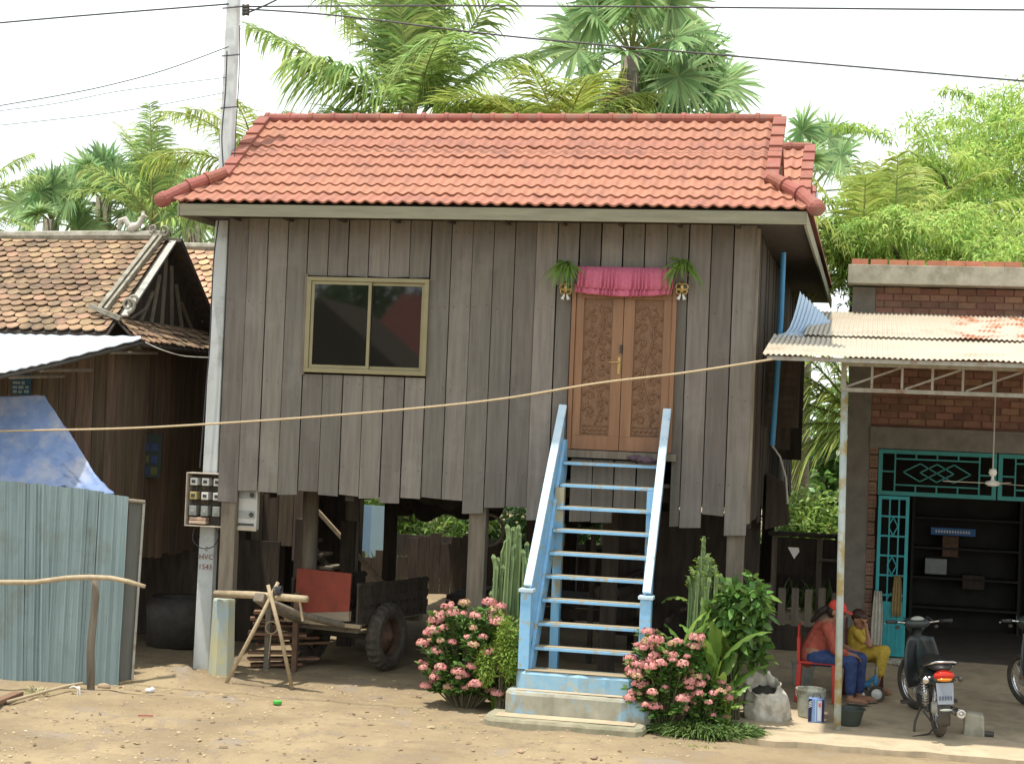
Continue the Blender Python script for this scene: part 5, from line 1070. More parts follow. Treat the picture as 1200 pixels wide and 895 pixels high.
# woven sack
p = at(899, 845, 17.15); SK = thing('woven_sack', 'crumpled open whitish woven sack beside the clipped grass', 'sack', (p.x, 17.15, 0)); m = MB(); N = 56; vs = []
prof = [(.08, -.01), (.18, .0), (.215, .05), (.235, .13), (.235, .21), (.215, .29), (.185, .35), (.165, .39), (.175, .415), (.165, .425), (.140, .40), (.13, .33)]
for i, (r_, h) in enumerate(prof):
    for k in range(N):
        a = 2*math.pi*k/N; q = Vector((math.cos(a), math.sin(a), 0)); tl = max(0, h-.18)/.24
        d = 1+.12*noise.noise(Vector((q.x*1.6, q.y*1.6, h*4)))+.10*abs(noise.noise(Vector((q.x*4, q.y*4, h*6+3))))+.05*math.sin(a*9+h*16)*tl
        vs.append((p.x+r_*d*q.x-.05*tl, 17.15+r_*d*q.y*.85-.06*tl, h+tl*(.09*q.y)+.03*noise.noise(Vector((q.x*3, q.y*3, 9)))*tl))
m.add(vs, [(i*N+k, i*N+(k+1) % N, (i+1)*N+(k+1) % N, (i+1)*N+k) for i in range(len(prof)-1) for k in range(N)]); o = m.build('cloth', sack_m, SK, smooth=True)
md = o.modifiers.new('sub', 'SUBSURF'); md.levels = md.render_levels = 2; tx_ = bpy.data.textures.new('sk', 'VORONOI'); tx_.noise_scale = .11; md = o.modifiers.new('d', 'DISPLACE'); md.texture = tx_; md.strength = .045; md.mid_level = .4
m = MB(); m.ball((p.x-.04, 17.10, .32), (.135, .115, .05), 16, 8, Matrix.Rotation(.5, 3, 'X')); m.build('opening_shade', M('opening_shade_dark', (.06, .055, .045), None, (12, 12, 12), .95, .5), SK, smooth=True)  # dark ellipsoid imitates the shade inside the open sack mouth
# stone/block by the bike and pipe
p = at(1141, 855, 17.1); z = fz(17.1); m = MB(); m.hexa([(p.x-.10, 17.03, z-.02), (p.x+.10, 17.0, z-.02), (p.x+.11, 17.2, z-.02), (p.x-.1, 17.2, z-.02)], [(p.x-.09, 17.04, z+.22), (p.x+.09, 17.02, z+.20), (p.x+.09, 17.18, z+.21), (p.x-.09, 17.19, z+.22)]); m.build('concrete_block', conc_m, label='rough grey concrete block behind the nearer motorcycle', cat='block', bevel=.02)
m = MB(); a = at(1152, 862, 17.05); a.z = fz(17.05)+.03; m.tube([a, a+Vector((.10, .0, -.005))], .028, 10); m.build('pipe_offcut', dkiron_m, label='short dark pipe offcut next to the concrete block', cat='pipe')

# plastic chair
def chair(loc, rz_, mt, label, sc_=1.0):
    t = thing('plastic_chair', label, 'chair', loc, rz=rz_)
    k = sc_; m = MB(); m.box(-.21*k, .21*k, -.2*k, .2*k, .40*k, .425*k); m.build('seat', mt, t, bevel=.01)
    for x in (-.19, .19):
        for y in (-.18, .18): m = MB(); m.beam((x*k*1.12, y*k*1.1, 0), (x*k, y*k, .40*k), .035, .045, Vector((0, 1, 0)), w2=.05, h2=.05); m.build('leg', mt, t, bevel=.006)
    m = MB(); m.box(-.20*k, .20*k, .19*k, .21*k, .66*k, .80*k)
    bkm = m.build('backrest', mt, t, bevel=.01)
    for x in (-.19, -.07, .07, .19): m = MB(); m.beam((x*k, .19*k, .42*k), (x*k, .20*k, .67*k), .03, .02, Vector((1, 0, 0))); m.build('back_slat', mt, bkm)
    for x in (): m = MB(); m.tube([(x*k, .19*k, .64*k), (x*k, -.1*k, .62*k), (x*k, -.17*k, .60*k), (x*k, -.18*k, .42*k)], .016, 8); m.build('armrest', mt, t)
    return t
chair((-.47, 18.2, fz(18.2)), R(90), redplas_m, 'red plastic chair under the seated person in the red cap'); chair((.02, 18.72, fz(18.7)), R(90), M('maroon_plastic', (.10, .03, .025)), 'dark maroon chair under the child in yellow')

# people
def person(name, label, parts_skin, eyes, mt=skin_m, vox=.009):
    m = MB()
    for q in parts_skin:
        if q[0] == 'c': m.capsule(*q[1:])
        else: m.ball(q[1], q[2], 14, 10, q[3] if len(q) > 3 else None)
    o = m.build(name, mt, label=label, cat='person'); return remesh(o, vox, 3)
def garment(nm, parts, mt, par, vox=.010):
    m = MB()
    for q in parts:
        if q[0] == 'c': m.capsule(*q[1:])
        else: m.ball(q[1], q[2], 14, 10, q[3] if len(q) > 3 else None)
    o = m.build(nm, mt, par); return remesh(o, vox, 3)
def hand(elb, wr, d2, k=1.0):          # palm, thumb and four curled fingers from the wrist
    wr = Vector(wr); d = (wr-Vector(elb)).normalized(); s_ = d.cross(Vector(d2)).normalized(); n_ = Vector(d2).normalized(); out_ = [('c', wr, wr+d*.05*k, .019*k, .024*k), ('b', wr+d*.05*k, (.036*k, .03*k, .024*k))]
    for i, l in enumerate((.058, .07, .066, .05)):
        b0 = wr+d*.07*k+s_*(-.028+.019*i)*k; b1 = b0+d*l*.5*k+n_*.012*k; b2 = b1+d*l*.35*k+n_*.035*k; out_ += [('c', b0, b1, .0095*k, .009*k), ('c', b1, b2, .009*k, .008*k)]
    t0 = wr+d*.03*k-s_*.028*k; t1 = t0+(d*.6-s_*.6).normalized()*.035*k; out_ += [('c', t0, t1, .011*k, .010*k), ('c', t1, t1+(d+n_*.4).normalized()*.03*k, .010*k, .009*k)]; return out_
def head(c, fwd, k=1.0):
    c = Vector(c); f_ = Vector(fwd).normalized(); s_ = f_.cross(Vector((0, 0, 1))).normalized(); u_ = s_.cross(f_); rot = Matrix((s_, f_, u_)).transposed()
    q = [('b', c+u_*.015*k, (.072*k, .088*k, .098*k), rot), ('b', c+f_*.022*k-u_*.055*k, (.052*k, .062*k, .055*k), rot), ('c', c+f_*.085*k+u_*.01*k, c+f_*.102*k-u_*.018*k, .009*k, .014*k), ('b', c+f_*.085*k-u_*.052*k, (.024*k, .012*k, .010*k), rot), ('b', c+f_*.07*k-u_*.085*k, (.022*k, .02*k, .018*k), rot)]
    for e in (-1, 1): q.append(('b', c+s_*e*.074*k-f_*.005*k-u_*.01*k, (.010*k, .02*k, .03*k), rot)); q.append(('b', c+f_*.078*k+s_*e*.03*k+u_*.022*k, (.022*k, .012*k, .008*k), rot))
    return q, (c, f_, s_, u_)
def eyes_(par, fr, k=1.0):
    c, f_, s_, u_ = fr; m = MB()
    for e in (-1, 1): m.ball(c+f_*.086*k+s_*e*.03*k+u_*.008*k, (.011*k, .006*k, .006*k), 8, 6)
    m.build('eyes', hair_m, par)
V = Vector; fl = fz(18.2)
# woman in red, seen from behind the post, facing right
y = 18.16; hd, fr = head((-.215, y-.02, 1.085), (.9, -.25, -.32))
sk_ = hd+[('c', (-.25, y, .99), (-.232, y, 1.03), .05, .047), ('b', (-.31, y, .86), (.10, .15, .17)), ('b', (-.43, y, .64), (.15, .17, .12)), ('c', (-.42, y, .64), (-.32, y, .88), .12, .11)]
for s_, kx, kz, fx in ((-1, -.045, .585, -.04), (1, .05, .585, .05)):
    yy = y+s_*.09; kn = (kx, yy-.02, kz); an = (fx, yy-.03, fl+.10); sk_ += [('c', (-.42, yy, .60), kn, .085, .06), ('c', kn, an, .055, .036), ('b', (fx+.07, yy-.05, fl+.045), (.115, .042, .034)), ('b', (fx+.0, yy-.035, fl+.05), (.045, .038, .045))]
    for i in range(5): sk_.append(('c', (fx+.14, yy-.085+i*.017, fl+.035), (fx+.185-.006*i, yy-.09+i*.017, fl+.03), .011, .009))
for s_, el, wr in ((-1, (-.215, y-.20, .70), (-.055, y-.13, .655)), (1, (-.18, y+.20, .71), (-.01, y+.12, .66))):
    sk_ += [('c', (-.30, y+s_*.155, .93), el, .048, .038), ('c', el, wr, .036, .025)]+hand(el, wr, (0, 0, -1))
# the red capped person sits a little left of the post
wm = person('person', 'seated person in red cap, red shirt and blue jeans on a red plastic chair', sk_, None); eyes_(wm, fr)
garment('shirt', [('c', (-.43, y, .64), (-.335, y, .86), .155, .135), ('b', (-.31, y, .89), (.105, .185, .10)), ('b', (-.285, y, .96), (.06, .09, .05)), ('c', (-.30, y-.155, .93), (-.215, y-.20, .70), .066, .052), ('c', (-.30, y+.155, .93), (-.18, y+.20, .71), .066, .052), ('c', (-.215, y-.20, .70), (-.11, y-.155, .672), .050, .042), ('b', (-.50, y, .60), (.09, .16, .13))], shirtred_m, wm)
garment('jeans', [('b', (-.43, y, .60), (.165, .185, .10))]+[q for s_, kx, kz, fx in ((-1, -.045, .585, -.04), (1, .05, .585, .05)) for q in (('c', (-.42, y+s_*.09, .60), (kx, y+s_*.09-.02, kz), .100, .078), ('c', (kx, y+s_*.09-.02, kz), (fx, y+s_*.09-.03, fl+.14), .073, .055))], jeans_m, wm)
for s_, fx in ((-1, -.04), (1, .05)): m = MB(); m.ball((fx+.075, y+s_*.09-.05, fl+.018), (.135, .05, .016), 14, 6); m.build('sandal', oldwood, wm)
c, f_, s2, u_ = fr; m = MB(); rot = Matrix((s2, f_, u_)).transposed(); m.ball(c+u_*.052-f_*.004, (.085, .10, .078), 16, 10, rot); m.ball(c+f_*.115+u_*.045, (.062, .065, .012), 14, 8, rot); cp = m.build('cap', capred_m, wm); remesh(cp, .007, 2)
m = MB(); m.ball(c-f_*.028-u_*.005, (.079, .075, .085), 14, 10, rot); m.capsule(c-f_*.085+u_*.01, c-f_*.15-u_*.06, .035, .04); m.capsule(c-f_*.15-u_*.06, c-f_*.21-u_*.20, .04, .022); hr = m.build('hair', hair_m, wm); remesh(hr, .008, 2)
m = MB(); m.ball((-.19, y-.06, .88), (.025, .04, .035), 8, 6); m.build('white_print', white_m, wm)
wm.location.x -= .07
# child in yellow leaning cheek on hand
y = 18.66; k = .92; hd, fr = head((-.045, y-.06, .965), (.75, -.6, -.30), k); fl2 = fz(18.6)
sk_ = hd+[('c', (-.07, y-.01, .87), (-.055, y-.03, .91), .042, .04), ('c', (-.05, y, .60), (-.065, y, .80), .105, .095)]
kn = (.235, y-.20, .66); an = (.13, y-.30, .50); sk_ += [('c', (-.03, y-.06, .58), kn, .07, .05), ('c', kn, (.16, y-.22, .30), .045, .03), ('b', (.22, y-.24, .245), (.085, .035, .028))]
kn2 = (.20, y+.06, .56); sk_ += [('c', (-.03, y+.08, .57), kn2, .07, .05), ('c', kn2, (.20, y+.03, fl2+.09), .045, .03), ('b', (.25, y+.02, fl2+.035), (.095, .035, .03))]
el = (.075, y-.24, .715); wr = (.035, y-.175, .885); sk_ += [('c', (-.055, y-.13, .82), el, .036, .030), ('c', el, wr, .028, .020)]+hand(el, wr, (-1, .1, 0), .8)
el2 = (.06, y+.17, .66); wr2 = (.18, y+.07, .66); sk_ += [('c', (-.055, y+.13, .82), el2, .036, .030), ('c', el2, wr2, .028, .02)]+hand(el2, wr2, (0, 0, -1), .8)
ch = person('person', 'child in yellow shirt and trousers resting cheek on hand behind the red cap', sk_, None); eyes_(ch, fr, k)
garment('shirt', [('c', (-.05, y, .60), (-.065, y, .80), .125, .112), ('c', (-.055, y-.12, .82), (.0, y-.19, .765), .055, .05), ('c', (-.055, y+.12, .82), (.0, y+.15, .755), .055, .05), ('b', (-.065, y, .85), (.07, .09, .04))], yellow_m, ch)
garment('trousers', [('b', (-.03, y, .58), (.13, .15, .09)), ('c', (-.03, y-.06, .58), kn, .085, .066), ('c', kn, (.185, y-.215, .43), .064, .055), ('c', (-.03, y+.08, .57), kn2, .085, .066), ('c', kn2, (.20, y+.035, fl2+.22), .062, .05)], yellow_m, ch)
c, f_, s2, u_ = fr; rot = Matrix((s2, f_, u_)).transposed(); m = MB(); m.ball(c+u_*.035-f_*.022, (.075, .085, .082), 16, 10, rot); m.ball(c+u_*.05+f_*.02, (.066, .06, .05), 12, 8, rot); hr = m.build('hair', M('brown_hair', (.05, .022, .015), None, (50, 50, 8), .5), ch); remesh(hr, .007, 2)
# toddler ride-on with two wheels
RD = thing('toy_trike', 'small child trike with blue body and white wheels beside the child in yellow', 'trike', (.10, 18.35, fz(18.3))); z = fz(18.3)
for x, yy, r_ in ((.165, 18.28, .088), (.0, 18.24, .075), (.0, 18.52, .075)):
    m = MB(); m.torus((x, yy, z+r_), r_-.018, .018, 'y', 28, 8, 1.4); wh = m.build('wheel', rubber_m, RD, smooth=True); m = MB(); m.lathe([(0, -.02), (.02, -.02), (.03, -.012), (r_-.03, -.014), (r_-.02, 0), (r_-.03, .012), (0, .014)], (x, yy, z+r_), 20, 'y'); m.build('hub', white_m, wh, smooth=True)
m = MB(); m.tube([(.0, 18.38, z+.13), (.08, 18.36, z+.2), (.16, 18.30, z+.28)], .018, 8); m.ball((.02, 18.36, z+.17), (.085, .05, .045)); m.ball((.15, 18.3, z+.22), (.03, .03, .06)); m.build('frame', pipe_m, RD, smooth=True)
m = MB(); m.ball((.0, 18.38, z+.225), (.07, .07, .015)); m.build('seat', yellow_m, RD, smooth=True); m = MB(); m.tube([(.16, 18.20, z+.37), (.16, 18.3, z+.36), (.16, 18.40, z+.37)], .01, 6); m.tube([(.165, 18.3, z+.1), (.16, 18.3, z+.36)], .011, 6); m.build('handlebar', steel_m, RD)

# ================================================================ MOTORCYCLES
def motorcycle(loc, rz_, label):
    t = thing('motorcycle', label, 'motorcycle', loc, 'small motorcycles parked in the workshop', rz=rz_)
    for nm, yy, wx in (('rear_wheel', 0, 0), ('front_wheel', 1.2, 0)):
        m = MB(); m.torus((wx, yy, .285), .25, .036, 'x', 48, 10, 1.15, .004); wh = m.build(nm, rubber_m, t, smooth=True)
        m = MB(); m.torus((wx, yy, .285), .215, .012, 'x', 40, 8, 2.0)
        m.build('rim', chrome_m, wh, smooth=True)
        m = MB()
        for i in range(24):
            a = 2*math.pi*i/24; s_ = .03 if i % 2 else -.03; m.tube([(s_, yy+.04*math.cos(a), .285+.04*math.sin(a)), (0, yy+.21*math.cos(a+.25), .285+.21*math.sin(a+.25))], .0022, 4)
        m.build('spokes', chrome_m, wh)
        m = MB(); m.lathe([(0, -.07), (.05, -.065), (.065, -.05), (.06, .04), (.03, .06), (0, .065)], (wx, yy, .285), 20, 'x'); m.build('hub', steel_m, wh, smooth=True)
    m = MB()   # side covers and spine
    prof = [(-.30, .60, .10, .05), (-.12, .60, .13, .07), (.12, .58, .14, .10), (.35, .54, .12, .11), (.52, .48, .09, .10), (.66, .47, .07, .09), (.80, .56, .055, .09), (.92, .72, .05, .09), (1.0, .86, .05, .07)]
    n = 16; vs = []
    for y_, z_, a, b_ in prof:
        for k_ in range(n): th = 2*math.pi*k_/n; vs.append((a*math.copysign(abs(math.cos(th))**.7, math.cos(th)), y_, z_+b_*math.copysign(abs(math.sin(th))**.8, math.sin(th))))
    m.add(vs, [(i*n+k_, i*n+(k_+1) % n, (i+1)*n+(k_+1) % n, (i+1)*n+k_) for i in range(len(prof)-1) for k_ in range(n)]+[tuple(range(n)), tuple((len(prof)-1)*n+k_ for k_ in range(n))])
    m.build('body', M('bike_dark_green', (.018, .030, .030), (.022, .035, .035), (4, 4, 4), .25, stain=(.07, .065, .05), stain_s=5), t, smooth=True)
    m = MB(); m.ball((0, .12, .715), (.125, .36, .05), 20, 10); m.ball((0, -.12, .725), (.12, .2, .05), 20, 10); remesh(m.build('seat', black_m, t), .012, 3)
    # leg shield
    m = MB(); vs = []
    for i in range(9):
        for k_ in range(11):
            v_ = i/8; u_ = k_/10*2-1; vs.append((u_*(.085+.10*math.sin(math.pi*min(1, .25+v_*.6))), .93-.12*abs(u_)**1.6-.10*(1-v_), .33+.50*v_))
    m.add(vs, [(i*11+k_, i*11+k_+1, (i+1)*11+k_+1, (i+1)*11+k_) for i in range(8) for k_ in range(10)]); m.build('leg_shield', M('bike_shield', (.05, .055, .055), None, (4, 4, 4), .3), t, smooth=True, thick=.006)
    m = MB()
    for s_ in (-1, 1): m.tube([(s_*.055, 1.2, .285), (s_*.055, 1.13, .5), (s_*.05, 1.02, .80)], .02, 8)
    m.build('front_fork', steel_m, t, smooth=True)
    m = MB(); 
    for yy, a0, a1, r_ in ((1.2, .5, 2.9, .305),):
        vs = []; 
        for i in range(15):
            a = a0+(a1-a0)*i/14
            for k_ in range(5): u_ = (k_/4*2-1); vs.append((u_*.055, yy+r_*math.cos(a)*(1-.05*u_*u_), .285+r_*math.sin(a)*(1-.05*u_*u_)))
        m.add(vs, [(i*5+k_, i*5+k_+1, (i+1)*5+k_+1, (i+1)*5+k_) for i in range(14) for k_ in range(4)])
    m.build('front_mudguard', M('bike_dark_green', (.018, .03, .03)), t, smooth=True, thick=.004)
    m = MB(); vs = []
    for i in range(13):
        a = 1.2+(3.55-1.2)*i/12
        for k_ in range(5): u_ = (k_/4*2-1); vs.append((u_*.06, .31*math.cos(a)*(1-.05*u_*u_), .285+.31*math.sin(a)*(1-.05*u_*u_)))
    m.add(vs, [(i*5+k_, i*5+k_+1, (i+1)*5+k_+1, (i+1)*5+k_) for i in range(12) for k_ in range(4)]); m.build('rear_mudguard', dkiron_m, t, smooth=True, thick=.004)
    # handlebar with instrument cowl
    m = MB(); m.tube([(-.33, .86, .985), (-.28, .89, .985), (-.12, .98, .95), (0, 1.0, .94), (.12, .98, .95), (.28, .89, .985), (.33, .86, .985)], .011, 8); hb_ = m.build('handlebar', chrome_m, t, smooth=True)
    for s_ in (-1, 1):
        m = MB(); m.tube([(s_*.22, .925, .972), (s_*.335, .858, .987)], .019, 10); m.build('grip', black_m, hb_, smooth=True)
        m = MB(); m.tube([(s_*.20, .98, .965), (s_*.33, .93, .96)], .006, 6); m.ball((s_*.335, .928, .96), .01, 8, 6); m.build('brake_lever', chrome_m, hb_)
        m = MB(); m.ball((s_*.20, 1.02, .90), (.024, .02, .02)); m.build('indicator', dkiron_m, hb_, smooth=True)
    m = MB(); m.ball((0, 1.01, .945), (.145, .10, .06), 20, 12); m.ball((0, 1.07, .90), (.10, .07, .075), 18, 12); remesh(m.build('cowl', M('bike_cowl', (.045, .055, .055), None, (4, 4, 4), .25), t), .012, 2)
    m = MB(); m.ball((0, .965, .985), (.07, .03, .035), 16, 10); m.build('speedometer', steel_m, t, smooth=True)
    m = MB(); m.ball((0, 1.135, .90), (.07, .03, .055), 18, 10); m.build('headlight', chrome_m, t, smooth=True)
    # tail
    m = MB(); m.ball((0, -.335, .665), (.10, .045, .052), 20, 12); tl = m.build('tail_light', taillens_m, t, smooth=True)
    m = MB(); m.ball((0, -.352, .632), (.075, .035, .022), 18, 10); m.build('amber_lens', amber_m, tl, smooth=True)
    for s_ in (-1, 1): m = MB(); m.ball((s_*.165, -.30, .62), (.026, .026, .026) if s_ > 0 else (.038, .03, .038), 12, 8); m.tube([(s_*.08, -.27, .645), (s_*.15, -.3, .642)], .01, 6); m.build('indicator', dkiron_m if s_ > 0 else chrome_m, t, smooth=True)
    m = MB(); m.tube([(-.12, .02, .70), (-.155, -.15, .735), (-.13, -.30, .775), (-.08, -.355, .80), (.08, -.355, .80), (.13, -.30, .775), (.155, -.15, .735), (.12, .02, .70)], .011, 8); m.build('grab_rail', chrome_m, t, smooth=True)
    m = MB(); m.poly([(-.075, -.385, .40), (.075, -.385, .40), (.082, -.36, .60), (-.082, -.36, .60)], (0, .004, 0)); pl_ = m.build('number_plate', M('plate_pale', (.32, .36, .42), None, (4, 4, 4), .5), t)
    m = MB()
    for i in range(5): m.box(-.06+i*.026, -.06+i*.026+.015, -.3935, -.3895, .44, .48)
    m.build('plate_marks', M('plate_ink', (.12, .14, .2)), pl_)
    m = MB(); m.ball((0, -.39, .345), (.06, .012, .012), 12, 6); m.build('mud_flap', M('flap_pale', (.4, .45, .40)), t)
    for s_ in (-1, 1):
        m = MB(); m.tube([(s_*.115, -.0, .30), (s_*.115, .06, .56)], .024, 12); sh_ = m.build('shock_absorber', chrome_m, t, smooth=True)
        m = MB(); 
        for i in range(8): m.torus((s_*.115, .008+.0065*i, .335+.026*i), .030, .005, 'z', 16, 5)
        m.build('spring', steel_m, sh_)
    m = MB(); m.tube([(.10, .62, .27), (.14, .40, .21), (.155, .1, .235), (.158, -.32, .29)], [.016, .02, .036, .042], 14); m.lathe([(.043, 0), (.043, -.02), (.025, -.02), (.02, .02)], (.158, -.31, .29), 16, 'y'); m.build('exhaust', chrome_m, t, smooth=True)
    m = MB(); m.ball((0, .52, .30), (.12, .15, .085), 16, 10); m.lathe([(.055, -.16), (.062, 0), (.055, .16), (0, .16)], (0, .58, .30), 16, 'x'); m.tube([(0, .6, .31), (0, .78, .33)], .055, 14); remesh(m.build('engine', M('engine_metal', (.30, .30, .28), (.18, .18, .165), (9, 9, 9), .5, metal=.6), t), .012, 1)
    m = MB(); m.box(-.115, -.085, -.02, .50, .24, .33); m.build('chain_case', M('bike_case', (.05, .055, .055)), t, bevel=.02)
    m = MB(); m.tube([(-.24, .45, .24), (.24, .45, .24)], .014, 8); m.tube([(-.12, .25, .24), (-.19, .20, .10), (-.21, .16, .0)], .012, 8); m.tube([(-.10, .22, .2), (.0, .16, .06), (-.09, .03, .02), (-.26, -.05, .015)], .009, 6); m.build('side_stand', dkiron_m, t)
    for s_ in (-1, 1): m = MB(); m.tube([(s_*.16, .93, .97), (s_*.12, 1.06, 1.0), (s_*.06, 1.09, .9), (s_*.05, 1.08, .7)], .005, 6); m.build('control_cable', wire_m, t, smooth=True)
    for s_ in (-1, 1): m = MB(); m.tube([(s_*.128, -.28, .60), (s_*.148, .1, .565), (s_*.125, .38, .52)], .007, 6); m.build('chrome_trim', chrome_m, t, smooth=True)
    m = MB(); m.box(-.28, -.19, .41, .49, .235, .262); m.box(.19, .28, .41, .49, .235, .262); m.build('footpegs', rubber_m, t, bevel=.006)
    return t
b1 = gnd(1100, 863, .06); mc1 = motorcycle((b1.x, b1.y, fz(b1.y)), R(12), 'nearer dark motorcycle with red tail light, seen from behind'); mc1.rotation_euler = (math.atan(.05), R(-4), R(9))
mc2 = copy_tree(mc1); mc2['label'] = 'second dark motorcycle, cut off by the right edge of the photo'; mc2.location = (2.0, 17.5, fz(17.5)); mc2.rotation_euler = (math.atan(.05), R(-5), R(12))
for mc_ in (mc1, mc2):
    for wq in mc_.children:
        if wq.name.startswith('front_wheel'): a_ = R(24); wq.rotation_euler = (0, 0, a_); wq.location = (1.2*math.sin(a_), 1.2-1.2*math.cos(a_), 0)

# ================================================================ LITTER AND STONES
m = MB(); p = gnd(175, 812, .0); m.ball((p.x, p.y, .03), (.055, .03, .025), 10, 6); m.ball((p.x+.03, p.y, .04), (.03, .03, .03), 8, 6); remesh(m.build('crumpled_paper', M('litter_white', (.75, .76, .80), None, (9, 9, 9)), label='crumpled white and blue paper on the dirt in front of the pole', cat='litter'), .009, 1)
p = gnd(325, 825, .0); m = MB(); m.lathe([(0, .03), (.040, .03), (.045, .025), (.045, 0), (0, 0)], (p.x, p.y, .008), 18); m.build('green_lid', M('bright_green_plastic', (.08, .42, .06)), label='bright green plastic lid on the sandy yard', cat='lid')
p = gnd(170, 841, .0); m = MB(); m.beam((p.x-.07, p.y, .02), (p.x+.07, p.y+.02, .025), .03, .008); m.build('red_wrapper', M('dull_red_wrap', (.32, .06, .05)), label='small dull red wrapper on the dirt', cat='litter')
for (px, py, s_, lb) in ((205, 795, .16, 'largest broken earth lump at the foot of the neighbouring house'), (172, 797, .09, 'brown stone beside the dark end of the zinc fence'), (187, 799, .075, 'small brown stone next to the broken earth lump'), (122, 806, .07, 'round stone touching the rail stake')):
    p = gnd(px, py); m = MB(); m.ball((p.x, p.y, s_*.25), (s_, s_*.7, s_*.45), 12, 8); o = m.build('stone', stone_m, label=lb, cat='stone', smooth=False)
    for v_ in o.data.vertices: v_.co *= 1+.35*noise.noise(Vector(v_.co)*9+Vector((px, 0, 0)))
l = LV(); n_ = 2600; X = rng.uniform(-9.5, -1.4, n_); Yy = rng.uniform(12.3, 17.8, n_); keep = (np.array([noise.noise(Vector((x*1.1, y*1.1, 9))) for x, y in zip(X, Yy)])+rng.uniform(-.3, .3, n_)) > .0; X, Yy = X[keep], Yy[keep]; n_ = len(X)
Z = np.array([gz(x, y)+.012 for x, y in zip(X, Yy)]); th = rng.uniform(0, 6.28, n_); l.blades(np.stack([X, Yy, Z], 1), np.stack([np.cos(th), np.sin(th), rng.uniform(-.05, .15, n_)], 1), np.stack([rng.uniform(-.3, .3, n_), rng.uniform(-.3, .3, n_), np.ones(n_)], 1), rng.uniform(.012, .045, n_), rng.uniform(.006, .016, n_), 0.0)
l.build('wood_chips', M('chip', (.58, .47, .33), (.30, .22, .13), (3, 3, 3), .9, rand=.5), kind='stuff')
l = LV(); n_ = 190; X = rng.uniform(-9.3, -1.6, n_); Yy = rng.uniform(12.4, 17.6, n_); Z = np.array([gz(x, y)+.008 for x, y in zip(X, Yy)]); th = rng.uniform(0, 6.28, n_)
l.blades(np.stack([X, Yy, Z], 1), np.stack([np.cos(th), np.sin(th), rng.uniform(.0, .4, n_)], 1), np.stack([rng.uniform(-.4, .4, n_), rng.uniform(-.4, .4, n_), np.ones(n_)], 1), rng.uniform(.03, .09, n_), rng.uniform(.015, .035, n_), .15); l.build('fallen_leaves', M('brown_leaf', (.20, .13, .07), (.10, .07, .045), (3, 3, 3), .9, rand=.4), kind='stuff')
m = MB()
for i in range(1500):
    x = random.uniform(-9.5, -1.5); yy = random.uniform(12.4, 18.4)
    if noise.noise(Vector((x*.8, yy*.8, 31))) < random.uniform(-.5, .35): continue
    s_ = random.choice((.006, .008, .011, .016, .022)) if random.random() > .02 else .035; m.ball((x, yy, gz(x, yy)+s_*.1), (s_*random.uniform(.8, 1.7), s_, s_*.55), 6, 4, Matrix.Rotation(random.uniform(0, 3), 3, 'Z'))
m.build('gravel', stone_m, kind='stuff')
# ================================================================ VEGETATION
def arr(v): return np.array(v, float)
def frond(lv, st, base, az, el, length, droop, n=46, ll=.55, wd=.032, hang=.55, roll_=0.0, taper=1.0, bare=.12, bend=1.0):
    """one coconut frond: curved rachis with two rows of leaflets"""
    K = 14; p = arr(base); pts = [p.copy()]; e = el; h = np.array([math.cos(az), math.sin(az), 0]); dirs = []
    for i in range(K):
        d = h*math.cos(e)+np.array([0, 0, math.sin(e)]); dirs.append(d); p = p+d*length/K; pts.append(p.copy()); e -= droop/K*(.4+1.2*i/K)*bend
    st.tube([tuple(q) for q in pts], [.028*(1-.9*i/K)+.003 for i in range(K+1)], 5)
    pts = np.array(pts); dirs.append(dirs[-1]); dirs = np.array(dirs)
    t = np.linspace(bare, .99, n); idx = t*K; i0 = np.minimum(idx.astype(int), K-1); f_ = (idx-i0)[:, None]
    P_ = pts[i0]*(1-f_)+pts[i0+1]*f_; D = dirs[i0]
    side = np.cross(D, np.array([0, 0, 1.0])); side /= np.linalg.norm(side, axis=1, keepdims=True)+1e-6; upn = np.cross(side, D)
    side = side*math.cos(roll_)+upn*math.sin(roll_); upn = np.cross(side, D)
    L_ = ll*(.45+.75*np.sin(np.pi*np.clip(t*.9+.08, 0, 1)))*taper
    for s_ in (-1, 1):
        dd = side*s_*rng.uniform(.75, 1.0, (n, 1))+D*rng.uniform(.45, .8, (n, 1))+upn*rng.uniform(.05, .3, (n, 1))
        lv.blades(P_+rng.normal(0, .006, (n, 3)), dd, upn+rng.normal(0, .2, (n, 3)), L_*rng.uniform(.85, 1.1, n), wd, hang*rng.uniform(.6, 1.5, n), prof=(.5, 1, .8))
